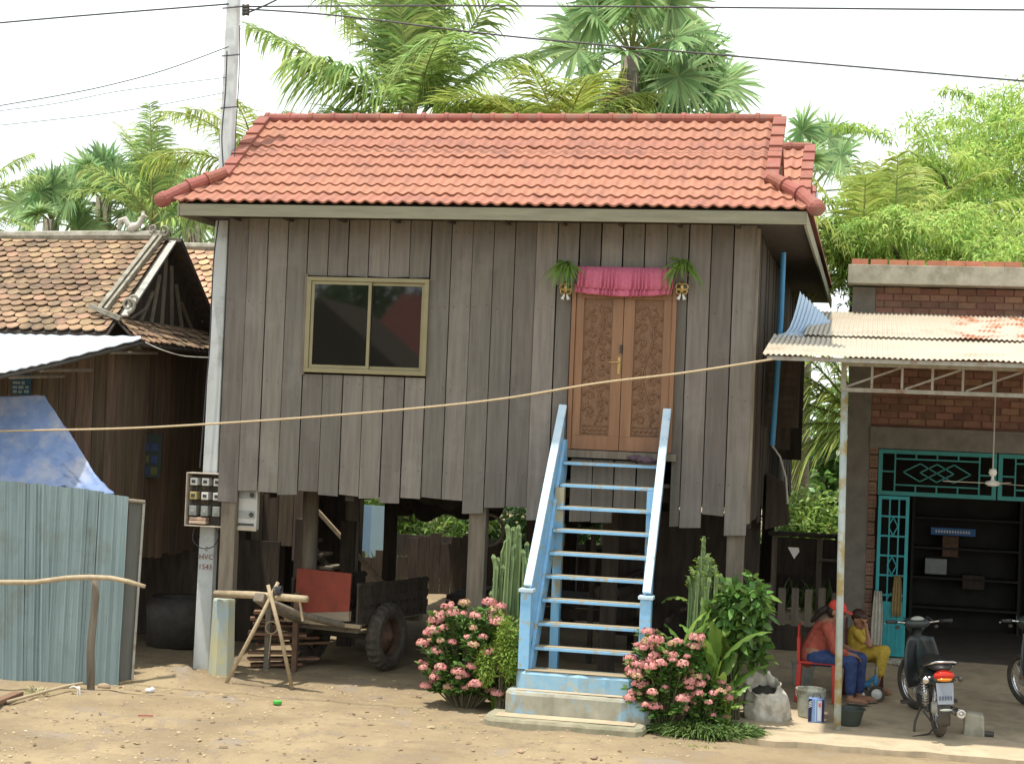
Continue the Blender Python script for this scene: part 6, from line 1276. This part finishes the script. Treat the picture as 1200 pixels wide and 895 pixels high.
def palm(px, py, Y, fr_list, label, ll=.62, trunk_r=.14, extra=None, mat=palm_g, n=52, wd=.034, cat='palm tree', group='palms behind the houses'):
    c = at(px, py, Y); t = thing('coconut_palm', label, cat, (c.x, Y, 0), group)
    m = MB(); m.tube([(c.x+.25, Y+.1, -.1), (c.x+.1, Y, c.z*.45), (c.x, Y, c.z-.05)], [trunk_r*1.5, trunk_r*1.05, trunk_r*.9], 12)
    for k in range(int(c.z/.14)): z = k*.14; m.torus((c.x+.25-.25*z/c.z, Y+.1-.1*z/c.z, z), trunk_r*1.02*(1.35-.4*z/c.z), .012, 'z', 14, 4)
    m.build('trunk', trunk_m, t, smooth=True)
    lv, st, ly = LV(), MB(), LV()
    for q in fr_list:
        az, el, ln, dr = q[:4]; y_ = len(q) > 4 and q[4] == 'y'; ro = rng.uniform(-.35, .35)
        frond(ly if y_ else lv, st, (c.x+rng.uniform(-.08, .08), Y+rng.uniform(-.08, .08), c.z+rng.uniform(-.05, .1)), R(az), R(el), ln, dr, n=n, ll=ll, wd=wd, hang=rng.uniform(.35, .8), roll_=ro)
    lv.build('crown', mat, t); st.build('frond_stalks', frondstalk_m, t, smooth=True)
    if ly.v: ly.build('yellow_fronds', palmy_g, t)
    if extra: extra(t, c)
    return t
def rf(n, e0, e1, l0, l1, d0, d1, az=None):
    return [((360*i/n+rng.uniform(-18, 18)) if az is None else rng.uniform(*az), rng.uniform(e0, e1), rng.uniform(l0, l1), rng.uniform(d0, d1)) for i in range(n)]
# big coconut palm behind the roof, left of centre
palm(482, 150, 31, [(178, 38, 4.1, .35), (172, 62, 3.8, .5), (150, 70, 3.6, .7), (120, 80, 3.7, .2), (60, 84, 3.9, .2), (20, 76, 3.9, .25), (355, 62, 4.3, .2), (10, 48, 3.2, 1.0), (8, 36, 2.4, 1.3, 'y'), (350, 20, 2.6, 1.2), (185, 18, 2.6, 1.1), (90, 86, 3.4, .2), (250, 80, 3.2, .3), (300, 55, 2.6, 1.2), (270, 88, 3.0, .2), (215, 40, 2.8, 1.0), (40, 35, 3, 1.0)],
     'big coconut palm with upright fronds rising behind the left half of the red roof', ll=1.2, n=84, wd=.050)
palm(655, 205, 29, [(172, 50, 3.0, 1.9), (185, 60, 2.9, 1.7), (160, 62, 2.6, 1.9), (10, 60, 2.6, 1.8), (350, 48, 2.8, 1.7), (250, 75, 2.4, 1.4), (100, 70, 2.6, 1.6), (200, 40, 2.5, 1.3), (30, 70, 2.4, 1.4), (300, 68, 2.4, 1.5)],
     'low arching yellowish coconut palm between the big palm and the fan palm', ll=.95, n=84, wd=.040, mat=M('sunny_palm_leaf', (.42, .47, .12), (.26, .37, .08), (1, 1, 1), rough=.55, trans=.45, rand=.35))
palm(305, 215, 30, [(178, 52, 2.7, 1.1), (170, 64, 2.4, 1.3), (5, 52, 2.2, 1.6), (190, 30, 2.4, 1.2), (350, 40, 2.3, 1.3), (90, 70, 2.2, 1), (270, 60, 2.2, 1.2)], 'arching coconut palm half hidden behind the concrete pole', ll=.75, n=60, wd=.034, mat=MATS['sunny_palm_leaf'])
# fan palms
def fanleaf(lv, st, base, tip_dir, plen, rad, nrm, nb=46, spread=2.6):
    b = Vector(base); d = Vector(tip_dir).normalized(); c = b+d*plen; mid = b+d*plen*.55+Vector((0, 0, .06*plen)); st.tube([b, mid, c], [.022, .018, .014], 5)
    n_ = Vector(nrm); n_ = (n_-d*n_.dot(d)).normalized(); s_ = d.cross(n_)
    th = np.linspace(-spread, spread, nb)+rng.normal(0, .02, nb); D = np.outer(np.cos(th), arr(d))+np.outer(np.sin(th), arr(s_))+np.outer(np.abs(th)*.06+.10, arr(n_))
    ln = rad*(1-.18*np.abs(th)/spread)*rng.uniform(.92, 1.06, nb); N2 = arr(n_)+np.outer(np.where(np.arange(nb) % 2, .35, -.35), np.ones(3))*arr(s_)
    lv.blades(np.tile(arr(c), (nb, 1)), D, N2, ln, rad*.085, rng.uniform(.08, .50, nb), prof=(.35, .95, .7))
def fanpalm(px, py, Y, n, plen, rad, label, seed, dead=10, hgt=None, spread_el=(-25, 85), mt=fan_g):
    global rng
    c = at(px, py, Y); t = thing('fan_palm', label, 'palm tree', (c.x, Y, 0), 'fan palms behind the houses'); rs = np.random.default_rng(seed)
    m = MB(); m.tube([(c.x, Y, -.1), (c.x, Y, c.z*.5), (c.x, Y, c.z)], [.24, .19, .17], 12); m.build('trunk', trunk_m, t, smooth=True)
    lv, st, dv = LV(), MB(), LV()
    for i in range(n):
        a = i*2.399+rs.uniform(-.3, .3); e = R(spread_el[0]+(spread_el[1]-spread_el[0])*(i/(n-1))**.85); d = Vector((math.cos(a)*math.cos(e), math.sin(a)*math.cos(e), math.sin(e))); nn = Vector((-d.x*.4+rs.uniform(-.4, .4), -1+rs.uniform(-.5, .5), .5+rs.uniform(-.3, .5)))
        fanleaf(lv, st, (c.x, Y, c.z-.05), d, plen*rs.uniform(.8, 1.15), rad*rs.uniform(.85, 1.1), nn)
    for i in range(dead):
        a = rs.uniform(0, 6.28); d = Vector((math.cos(a)*.35, math.sin(a)*.35, -1)); fanleaf(dv, st, (c.x+.1*math.cos(a), Y+.1*math.sin(a), c.z-.15), d, plen*.45, rad*.7, (math.cos(a), math.sin(a), .2), 18, 1.0)
    lv.build('crown', mt, t); st.build('leaf_stalks', frondstalk_m, t, smooth=True)
    if dead: dv.build('dead_leaves', dry_m, t)
fanpalm(740, 62, 30.5, 22, 1.25, 1.0, 'tall fan palm with round leaves rising behind the middle of the red roof', 3, 12)
fanpalm(795, 118, 31.5, 14, .9, .95, 'lower drooping fan palm just right of the tall one', 9, 14, spread_el=(-35, 60))
for i, (px, py, Y, n_, pl_, ra, lb) in enumerate(((122, 232, 33, 13, .75, .85, 'fan palm with a stiff upright leaf above the tiled ridge at far left'), (185, 238, 34, 13, .8, .85, 'bushy fan palm left of the rooster finial'), (60, 258, 32, 12, .7, .8, 'lowest fan palm over the far left of the tiled ridge'), (228, 262, 32.5, 11, .7, .75, 'fan palm tucked under the left tip of the red roof'))):
    fanpalm(px, py, Y, n_, pl_, ra, lb, 20+i, 5, spread_el=(-15, 88))
fanpalm(948, 222, 36, 9, 1.2, 1.0, 'pale fan palm peeping out right of the red roof ridge', 41, 0, spread_el=(0, 70))
palm(178, 262, 31, [(100, 84, 2.0, .3), (160, 72, 2.3, .6), (40, 70, 2.0, .7), (185, 40, 1.9, 1.2), (0, 45, 2.0, 1.1), (350, 20, 1.8, 1.2), (270, 86, 2.3, .2), (220, 55, 1.8, 1.1), (135, 80, 2.4, .9)], 'young coconut palm with a pointed crown behind the gable finial', ll=.6, n=52)
palm(-55, 268, 27, [(5, 42, 1.9, .6), (350, 15, 1.7, .9), (20, 62, 1.9, .8), (0, 0, 1.6, .8), (170, 50, 1.8, 1), (90, 80, 1.9, .6), (270, 60, 1.8, 1)], 'coconut palm whose fronds enter at the far left edge', ll=.5, n=48)
# right hand palms and the gap between house and workshop
palm(1005, 330, 27, [(175, 62, 1.6, 1.2), (160, 78, 1.9, .6), (100, 86, 2.0, .3), (10, 68, 1.9, .8), (350, 50, 2.2, .8), (30, 80, 1.9, .6), (200, 40, 1.6, 1.4), (0, 25, 2.0, 1.0), (270, 80, 1.7, .7), (185, 15, 1.3, 1.4), (220, 60, 1.7, 1.1)], 'coconut palm with shiny fronds above the left end of the workshop parapet', ll=.62, n=56, mat=MATS['sunny_palm_leaf'])
palm(1048, 300, 28, [(120, 80, 1.6, .5), (60, 75, 1.8, .6), (10, 55, 2.2, .7), (350, 40, 2.4, .8), (180, 70, 1.7, .8), (270, 86, 1.6, .5), (5, 22, 2.2, .9), (170, 40, 1.6, 1.2)], 'coconut palm leaning right over the workshop parapet below the feathery tree', ll=.6, n=50, mat=MATS['sunny_palm_leaf'])
palm(1015, 500, 30, [(180, 40, 3.2, 1.3), (175, 22, 3.2, 1.1), (185, 5, 2.8, 1.1), (170, 58, 3.2, 1.2), (182, 50, 3.0, 1.6), (178, 30, 3.1, 1.5), (181, 66, 3.4, 1.3), (190, 70, 2.2, 1.1), (178, 82, 2.2, .9), (90, 60, 2.0, 1.0), (185, -10, 1.7, 1.0)], 'low coconut palm filling the gap between plank house and workshop', ll=.75, n=60, mat=MATS['sunny_palm_leaf'])
def leafcloud(lv, c, r, n, L_, W_, drp=.3, up_=.2, shell=.5):
    u_ = rng.normal(0, 1, (n, 3)); u_ /= np.linalg.norm(u_, axis=1, keepdims=True); rad = rng.uniform(shell, 1, (n, 1))**.7
    P_ = arr(c)+u_*rad*arr(r); D = u_*.7+rng.normal(0, .6, (n, 3))+[0, 0, up_]; N3 = u_+rng.normal(0, .5, (n, 3))+[0, 0, .6]
    lv.blades(P_, D, N3, rng.uniform(.7, 1.3, n)*L_, rng.uniform(.8, 1.2, n)*W_, drp)
def feathery(px, Y, py_top, rx, label, seed, ncl=95, wr=2.6, mt=bamb_g, name='feathery_tree', py_bot=330):
    rs = np.random.default_rng(seed); c = at(px, py_top, Y); t = thing(name, label, 'tree', (c.x, Y, 0), 'trees behind the workshop'); ht = c.z; m = MB(); lv = LV()
    zb_ = at(px, py_bot, Y).z
    m.tube([(c.x, Y, -.1), (c.x+.1, Y, ht*.35), (c.x-.1, Y, ht*.7)], [.2, .14, .06], 10)
    for i in range(16):
        a = rs.uniform(0, 6.28); r_ = rs.uniform(.4, 1)*wr; e = Vector((c.x+r_*math.cos(a), Y+r_*math.sin(a)*.7, zb_+(ht-zb_)*rs.uniform(.1, .97)*(1-.25*r_/wr))); b_ = Vector((c.x, Y, max(1.5, e.z-rs.uniform(1.5, 3)))); m.tube([b_, b_.lerp(e, .5)+Vector((0, 0, .35)), e], [.05, .03, .008], 6)
    for i in range(ncl):
        a = rs.uniform(0, 6.28); v_ = rs.uniform(0, 1); w_ = wr*(.35+.65*math.sin(math.pi*(.12+.80*(1-v_)))**.8)*rs.uniform(.35, 1)
        cc = (c.x+w_*math.cos(a), Y+w_*math.sin(a)*.8, zb_+(ht-zb_)*v_-.3); s_ = rs.uniform(.22, .55)
        leafcloud(lv, cc, (s_*1.35, s_*1.2, s_*.6), int(235*s_/.45), .12, .026, .5, .1, .1)
    for i in range(26):     # drooping sprays breaking the outline
        a = rs.uniform(0, 6.28); v_ = rs.uniform(.25, 1); w_ = wr*(.4+.6*math.sin(math.pi*(.12+.80*(1-v_)))**.8)*rs.uniform(.95, 1.2); b_ = arr((c.x+w_*.7*math.cos(a), Y+w_*.7*math.sin(a)*.8, zb_+(ht-zb_)*v_-.1)); d = arr((math.cos(a), math.sin(a)*.8, rs.uniform(.1, .8)))
        for k in range(12): p_ = b_+d*k*.07*wr/2.6*1.4+np.array([0, 0, -.010*k*k*.35]); leafcloud(lv, p_, (.10, .10, .07), 16, .12, .028, .5, -.1, .1)
    m.build('trunk', stem_m, t, smooth=True); lv.build('crown', mt, t)
feathery(1150, 30, 128, 2.5, 'tall feathery light green tree at the right edge behind the workshop', 5, 120, 2.3)
feathery(1215, 31, 88, 2.5, 'tallest pale green tree cut off by the right edge', 6, 110, 2.0)
feathery(1062, 33, 205, 1.6, 'small open topped feathery tree left of the tall ones above the parapet', 7, 34, 1.35)
feathery(1110, 27, 225, 2.0, 'dense light green thicket directly above the workshop parapet', 8, 95, 1.9, name='bamboo_thicket', py_bot=345)
for k_, (x_, y_) in enumerate(((-16.5, -19), (-14.6, -20), (-18.6, -21))):
    t = thing('roadside_tree', 'tree across the road mirrored in the window panes', 'tree', (x_, y_, 0), 'trees across the road'); lv, m = LV(), MB(); m.tube([(x_, y_, 0), (x_+.2, y_, 5), (x_+.1, y_, 8)], [.18, .14, .08], 8); m.build('trunk', pole_m, t)
    for q_ in range(9): leafcloud(lv, (x_+rng.uniform(-1, 1), y_+rng.uniform(-1, 1), rng.uniform(6, 9)), (.9, .9, .6), 110, .3, .12)
    lv.build('crown', shrub_g, t)
# hedges behind the houses, visible through the stilts and gaps
def bush(px, py, Y, r, n, label, mt=shrub_g, L_=.14, W_=.06, name='leafy_bush', group='bushes behind the houses', k=9):
    c = at(px, py, Y); t = thing(name, label, 'bush', (c.x, Y, 0), group); lv, m = LV(), MB()
    for i in range(k):
        o = arr((rng.uniform(-1, 1)*r*.6, rng.uniform(-1, 1)*r*.4, rng.uniform(-.8, .8)*c.z*.55)); leafcloud(lv, arr((c.x, Y, c.z*.62))+o, (r*.5, r*.45, c.z*.34), n//k, L_, W_, .4, .2, .2)
    for i in range(6): m.tube([(c.x, Y, -.05), (c.x+rng.uniform(-.3, .3)*r, Y+rng.uniform(-.2, .2), c.z*rng.uniform(.4, .9))], [.03, .008], 5)
    lv.build('foliage', mt, t); m.build('stems', stem_m, t)
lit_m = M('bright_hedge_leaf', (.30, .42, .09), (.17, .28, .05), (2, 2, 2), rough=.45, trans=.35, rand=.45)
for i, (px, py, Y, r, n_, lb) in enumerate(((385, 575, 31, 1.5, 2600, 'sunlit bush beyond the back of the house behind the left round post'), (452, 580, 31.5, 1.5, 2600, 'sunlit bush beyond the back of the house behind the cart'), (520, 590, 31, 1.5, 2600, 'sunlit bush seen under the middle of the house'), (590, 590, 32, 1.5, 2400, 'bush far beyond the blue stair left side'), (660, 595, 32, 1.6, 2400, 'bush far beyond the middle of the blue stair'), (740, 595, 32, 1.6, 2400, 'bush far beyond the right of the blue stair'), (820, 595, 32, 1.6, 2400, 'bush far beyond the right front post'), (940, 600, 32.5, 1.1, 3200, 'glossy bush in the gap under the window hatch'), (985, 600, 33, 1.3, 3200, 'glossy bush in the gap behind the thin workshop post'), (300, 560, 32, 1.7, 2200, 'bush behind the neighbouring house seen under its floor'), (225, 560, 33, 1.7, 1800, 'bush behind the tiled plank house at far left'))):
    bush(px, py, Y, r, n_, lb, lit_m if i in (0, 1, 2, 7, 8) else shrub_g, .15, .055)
SB = thing('back_yard_wall', 'low dark timber wall closing the yard behind the houses', 'wall', (-3, 29.8, 0)); B('boards', darkwood, SB, (-12, -3.6, 29.8, 29.84, 0, .78)); B('boards', darkwood, SB, (-3.59, -.2, 28.6, 28.64, 0, 1.05))
m = MB()
l = LV(); n_ = 9000; X = rng.uniform(-16, 6, n_); Yy = 28.2+18*rng.uniform(0, 1, n_)**1.8; l.blades(np.stack([X, Yy, np.zeros(n_)], 1), np.stack([rng.normal(0, .3, n_), rng.normal(0, .3, n_), np.ones(n_)], 1), np.stack([rng.normal(0, 1, n_), rng.normal(0, 1, n_), np.zeros(n_)], 1), rng.uniform(.3, .9, n_), .04, .3); l.build('undergrowth', grass_g, kind='stuff')
# far tree line closing the horizon
for i, (x, y, r, h) in enumerate([(-26+i*4.6+(i % 3)*.8, 50+(i*7) % 9, 3.2, 4.2+(i*37 % 10)*.16) for i in range(11)]):
    t = thing('far_tree', 'far dark green tree closing the view behind the palms', 'tree', (x, y, 0), 'far trees on the horizon'); lv, m = LV(), MB(); m.tube([(x, y, 0), (x, y, h*.6)], [.2, .1], 8)
    for k in range(14): leafcloud(lv, (x+rng.uniform(-1, 1)*r*.7, y+rng.uniform(-1, 1)*r*.5, h*rng.uniform(.15, .85)), (r*.42, r*.4, h*.2), 170, .42, .20, .3, .1, .3)
    m.build('trunk', stem_m, t); lv.build('crown', shrub_g, t)

# ---------------------------------------------------------------- plants by the stair
def candelabra(px, Y, pyt, pyb, wpx, n, label, leafy, seed, fat=1.0):
    rs = np.random.default_rng(seed); b = at(px, pyb, Y); tp = at(px, pyt, Y); sc_ = (tp.z)/1.9; wd = wpx*Y/1980.0/2; t = thing('candelabra_spurge', label, 'cactus', (b.x, Y, 0), 'spiky column plants beside the stair'); lv = LV()
    for i in range(n):
        u_ = rs.uniform(-1, 1); x = b.x+u_*wd*.85; y = Y+rs.uniform(-.14, .14); zt_ = tp.z*(1-.24*abs(u_)**1.5-rs.uniform(0, .22)); z0 = rs.uniform(.35, .8)*min(1, b.z) if i % 3 else -.02
        m = MB(); pts = [(b.x+(x-b.x)*.3, y, max(z0-.15, -.02)), (x-(x-b.x)*.25, y, z0+.08), (x, y, z0+.25), (x+rs.uniform(-.02, .03), y, zt_-.15), (x+rs.uniform(-.02, .03), y, zt_)]
        n5 = 10; rr = [v*fat for v in (.020, .023, .024, .023, .013)]
        K = []; 
        for j in range(len(pts)-1):
            for q in range(4): K.append(Vector(pts[j]).lerp(Vector(pts[j+1]), q/4))
        K.append(Vector(pts[-1])); R_ = [rr[min(int(j/4), 4)]*(1+.16*math.sin(j*2.2)) for j in range(len(K))]; R_[-1] = .008
        vs = []; 
        for j, q in enumerate(K):
            for a in range(n5): rr_ = R_[j]*(1.25 if a % 2 else .72); th = 2*math.pi*a/n5; vs.append(q+Vector((rr_*math.cos(th), rr_*math.sin(th), 0)))
        m.add(vs, [(j*n5+a, j*n5+(a+1) % n5, (j+1)*n5+(a+1) % n5, (j+1)*n5+a) for j in range(len(K)-1) for a in range(n5)]); m.build('stem', cact_g, t)
        if leafy:
            k = 16; th = rs.uniform(0, 6.28, k); lv.blades(np.tile([x, y, zt_-.01], (k, 1))+np.stack([np.zeros(k), np.zeros(k), -rs.uniform(0, .14, k)], 1), np.stack([np.cos(th), np.sin(th), rs.uniform(.2, 1.2, k)], 1), np.tile([0, 0, 1.], (k, 1))+rs.normal(0, .3, (k, 3)), rs.uniform(.04, .075, k), .03, .3)
        k = 26; th = rs.uniform(0, 6.28, k); zz = rs.uniform(z0+.1, zt_, k); lv.blades(np.stack([x+.02*np.cos(th), y+.02*np.sin(th), zz], 1), np.stack([np.cos(th), np.sin(th), rs.uniform(-.2, .5, k)], 1), np.tile([0, 0, 1.], (k, 1)), .014, .012, 0)
    lv.build('leaves', fern_g, t)
candelabra(600, 17.15, 604, 720, 62, 32, 'tall clump of green candelabra spurge left of the blue stair', False, 2)
candelabra(824, 17.0, 622, 710, 46, 19, 'leafy topped candelabra spurge right of the blue stair', True, 4, .8)
def thornbush(cx, cy, w_, h, nf, label, seed, face=1, zlo=.1):
    rs = np.random.default_rng(seed); t = thing('crown_of_thorns_bush', label, 'flower bush', (cx, cy, 0), 'pink flowering bushes beside the stair'); st, lv, fl_, br = MB(), LV(), LV(), LV()
    tips = []
    for i in range(nf):
        a = rs.uniform(0, 6.28); e = rs.uniform(.0, 1); r_ = w_*(.35+.65*math.sqrt(1-(.95*e-.2)**2) if e < 1 else .4)*rs.uniform(.6, 1); tips.append(Vector((cx+r_*math.cos(a), cy+r_*math.sin(a)*.75, zlo+h*(.06+.90*e)*rs.uniform(.88, 1.06))))
    for i, tp in enumerate(tips):
        b_ = Vector((cx+(tp.x-cx)*.25, cy+(tp.y-cy)*.25, 0)); mid = b_.lerp(tp, .6)+Vector((0, 0, .06)); st.tube([b_, mid, tp], [.010, .008, .005], 5); d = arr((tp-mid).normalized())
        k = 30; th = rs.uniform(0, 6.28, k); pos = arr(tp)-np.outer(rs.uniform(0, .30, k), d); out_ = np.stack([np.cos(th), np.sin(th), rs.uniform(-.1, .7, k)], 1); lv.blades(pos, out_+d*.4, np.tile([0, -.2, 1.], (k, 1))+rs.normal(0, .35, (k, 3)), rs.uniform(.055, .11, k), rs.uniform(.030, .050, k), .25, prof=(.4, .9, 1))
        if rs.uniform() < .62 and tp.z > zlo+h*.05:
            s_ = rs.uniform(.02, .07); k = int(52*(s_/.05)**2)+12; u_ = rs.normal(0, 1, (k, 3)); u_[:, 2] = np.abs(u_[:, 2])*.8-.25; u_[:, 1] -= .25; u_ /= np.linalg.norm(u_, axis=1, keepdims=True); pos = arr(tp)+np.array([0, 0, .03])+u_*s_*np.array([1.15, 1, .8])
            D = np.cross(u_, rs.normal(0, 1, (k, 3))); (br if rs.uniform() < .22 else fl_).blades(pos-D/np.linalg.norm(D, axis=1, keepdims=True)*.011, D, u_+rs.normal(0, .25, (k, 3)), rs.uniform(.020, .032, k), rs.uniform(.018, .026, k), 0, prof=(.75, 1.05, .95))
            m_ = k//5; br.blades(pos[:m_]-u_[:m_]*.01, u_[:m_]+rs.normal(0, .4, (m_, 3)), rs.normal(0, 1, (m_, 3)), .02, .012, 0)
    st.build('stems', stem_m, t); lv.build('leaves', shrub_g, t); fl_.build('flowers', petal_m, t); br.build('faded_flowers', bract_m, t)
cb = gnd(556, 822); thornbush(-4.0, 16.80, .50, .98, 170, 'rounded pink flowering thorn bush left of the concrete steps', 12)
thornbush(-1.88, 16.40, .42, .88, 125, 'pink flowering thorn bush right of the stair newel', 15); 
# more low blossoms spreading right
thornbush(-1.52, 16.46, .30, .42, 55, 'low pink flowering thorn bush in front of the broad leaves', 18)
def soft(name, cx, cy, r, z, n, L_, W_, mt, label, cat, grp=None, k=10, upb=.3):
    t = thing(name, label, cat, (cx, cy, 0), grp); lv, m = LV(), MB()
    for i in range(k): o = arr((rng.uniform(-1, 1)*r[0]*.6, rng.uniform(-1, 1)*r[1]*.6, rng.uniform(-.65, .65)*r[2])); leafcloud(lv, arr((cx, cy, z))+o, arr(r)*.5, n//k, L_, W_, .3, upb, .25)
    for i in range(7): m.tube([(cx+rng.uniform(-.04, .04), cy, -.02), (cx+rng.uniform(-.6, .6)*r[0], cy+rng.uniform(-.5, .5)*r[1], z+rng.uniform(-.3, .5)*r[2])], [.014, .006], 5)
    lv.build('foliage', mt, t); m.build('stems', stem_m, t); return t
soft('ferny_shrub', -3.60, 16.62, (.23, .2, .42), .55, 5200, .042, .016, fern_g, 'bright yellow green ferny shrub pressed against the left newel', 'shrub')
soft('round_leaf_shrub', -1.22, 16.95, (.32, .26, .44), 1.04, 1150, .125, .066, shrub_g, 'shrub with glossy rounded leaves in front of the right corner post', 'shrub', k=14)
# broad leafed plants
def broad(cx, cy, specs, label, seed, grp='broad leafed plants by the stair', nm='broad_leaf_plant'):
    rs = np.random.default_rng(seed); t = thing(nm, label, 'plant', (cx, cy, 0), grp); mv = MB(); st = MB()
    for (dx, dy, z0, az, el, L_, W_, dr) in specs:
        p = Vector((cx+dx, cy+dy, z0)); e = el; h = Vector((math.cos(az), math.sin(az), 0)); s_ = Vector((-math.sin(az), math.cos(az), 0)); vs = []; K = 12
        s_ = (s_+Vector((0, 0, rs.uniform(-.4, .4)))).normalized(); st.tube([(cx+dx*.3, cy+dy*.3, 0), tuple(p)], [.016, .010], 5)
        for i in range(K+1):
            t_ = i/K; w_ = W_*(math.sin(math.pi*min(1, t_*.95+.03))**.75)*(1-.25*t_); nrm = s_.cross(h*math.cos(e)+Vector((0, 0, math.sin(e)))).normalized()
            for k in range(5): u_ = k/4*2-1; vs.append(p+s_*u_*w_+nrm*(abs(u_)**1.4*w_*.35+.012*math.sin(i*2.2+u_*2)*abs(u_)))
            p = p+(h*math.cos(e)+Vector((0, 0, math.sin(e))))*L_/K; e -= dr/K*(.5+t_)
        mv.add(vs, [(i*5+k, i*5+k+1, (i+1)*5+k+1, (i+1)*5+k) for i in range(K) for k in range(4)])
    mv.build('leaves', broad_g, t, smooth=True); st.build('stems', fern_g, t)
rs = np.random.default_rng(5)
sp = []
for i in range(44):
    az = rs.uniform(0, 6.28); sp.append((rs.uniform(-.26, .30), rs.uniform(-.15, .18), rs.uniform(.15, .80), az, rs.uniform(.75, 1.45), rs.uniform(.38, .62), rs.uniform(.065, .10), rs.uniform(.3, 1.3)))
broad(-1.62, 16.66, sp, 'clump of broad upright green leaves between the flowers and the rounded shrub', 6)
sp = [(rs.uniform(-.12, .12), rs.uniform(-.1, .1), rs.uniform(.1, .4), rs.uniform(0, 6.28), rs.uniform(.6, 1.4), rs.uniform(.22, .36), rs.uniform(.035, .055), rs.uniform(.3, 1.2)) for i in range(22)]
broad(-1.33, 16.50, sp, 'lower clump of pale lance shaped leaves above the clipped grass', 7)
sp = [(.0, 0, .75, 2.9, .9, .36, .07, .9), (.05, 0, .8, .3, .9, .34, .06, 1.3), (-.05, 0, .7, 1.5, 1.3, .4, .07, .4)]
broad(-1.72, 17.15, [(-.02, 0, 1.2, 3.3, .5, .33, .055, 1.7), (.25, -.05, 1.25, .2, .7, .42, .05, 1.2), (.2, 0, 1.2, .9, 1.0, .36, .04, .9)], 'few large leaves poking out around the leafy topped spurge', 8)
sp = [(rs.uniform(-.15, .15), rs.uniform(-.1, .1), rs.uniform(.5, .8), rs.uniform(0, 6.28), rs.uniform(.8, 1.5), rs.uniform(.2, .34), rs.uniform(.03, .05), rs.uniform(.2, .9)) for i in range(14)]
broad(-3.66, 16.85, sp, 'narrow green leaves standing between the left flower bush and the spurge', 9)
# grassy edging plants and weeds
def tuft(cx, cy, rx, ry, n, L0, L1, label, name='grass_tuft', mt=grass_g, kind=None, W_=.012, dr=.6):
    l = LV(); a = rng.uniform(0, 6.28, n); r_ = np.sqrt(rng.uniform(0, 1, n)); X = cx+rx*r_*np.cos(a); Y_ = cy+ry*r_*np.sin(a); D = np.stack([np.cos(a)*r_*.8+rng.normal(0, .3, n), np.sin(a)*r_*.8+rng.normal(0, .3, n), np.ones(n)], 1)
    l.blades(np.stack([X, Y_, np.full(n, -.01)], 1), D, rng.normal(0, 1, (n, 3)), rng.uniform(L0, L1, n), W_, dr)
    if kind: l.build(name, mt, kind=kind)
    else: l.build(name, mt, label=label, cat='plant')
tuft(-1.50, 16.36, .46, .20, 2600, .18, .42, 'dense clipped dark green edging grass at the foot of the pink flowers', 'edging_grass', W_=.018)
for cx, cy, rx, n in ((-3.95, 16.05, .3, 60), (-3.75, 15.7, .22, 45), (-3.62, 16.1, .1, 30), (-1.75, 15.95, .35, 130), (-1.5, 15.75, .3, 90), (-2.1, 15.9, .12, 30), (-5.2, 12.9, .4, 50), (-1.0, 16.9, .15, 40)): tuft(cx, cy, rx, .08, n, .015, .045, None, 'short_grass', fern_g, 'stuff', .007, .3)
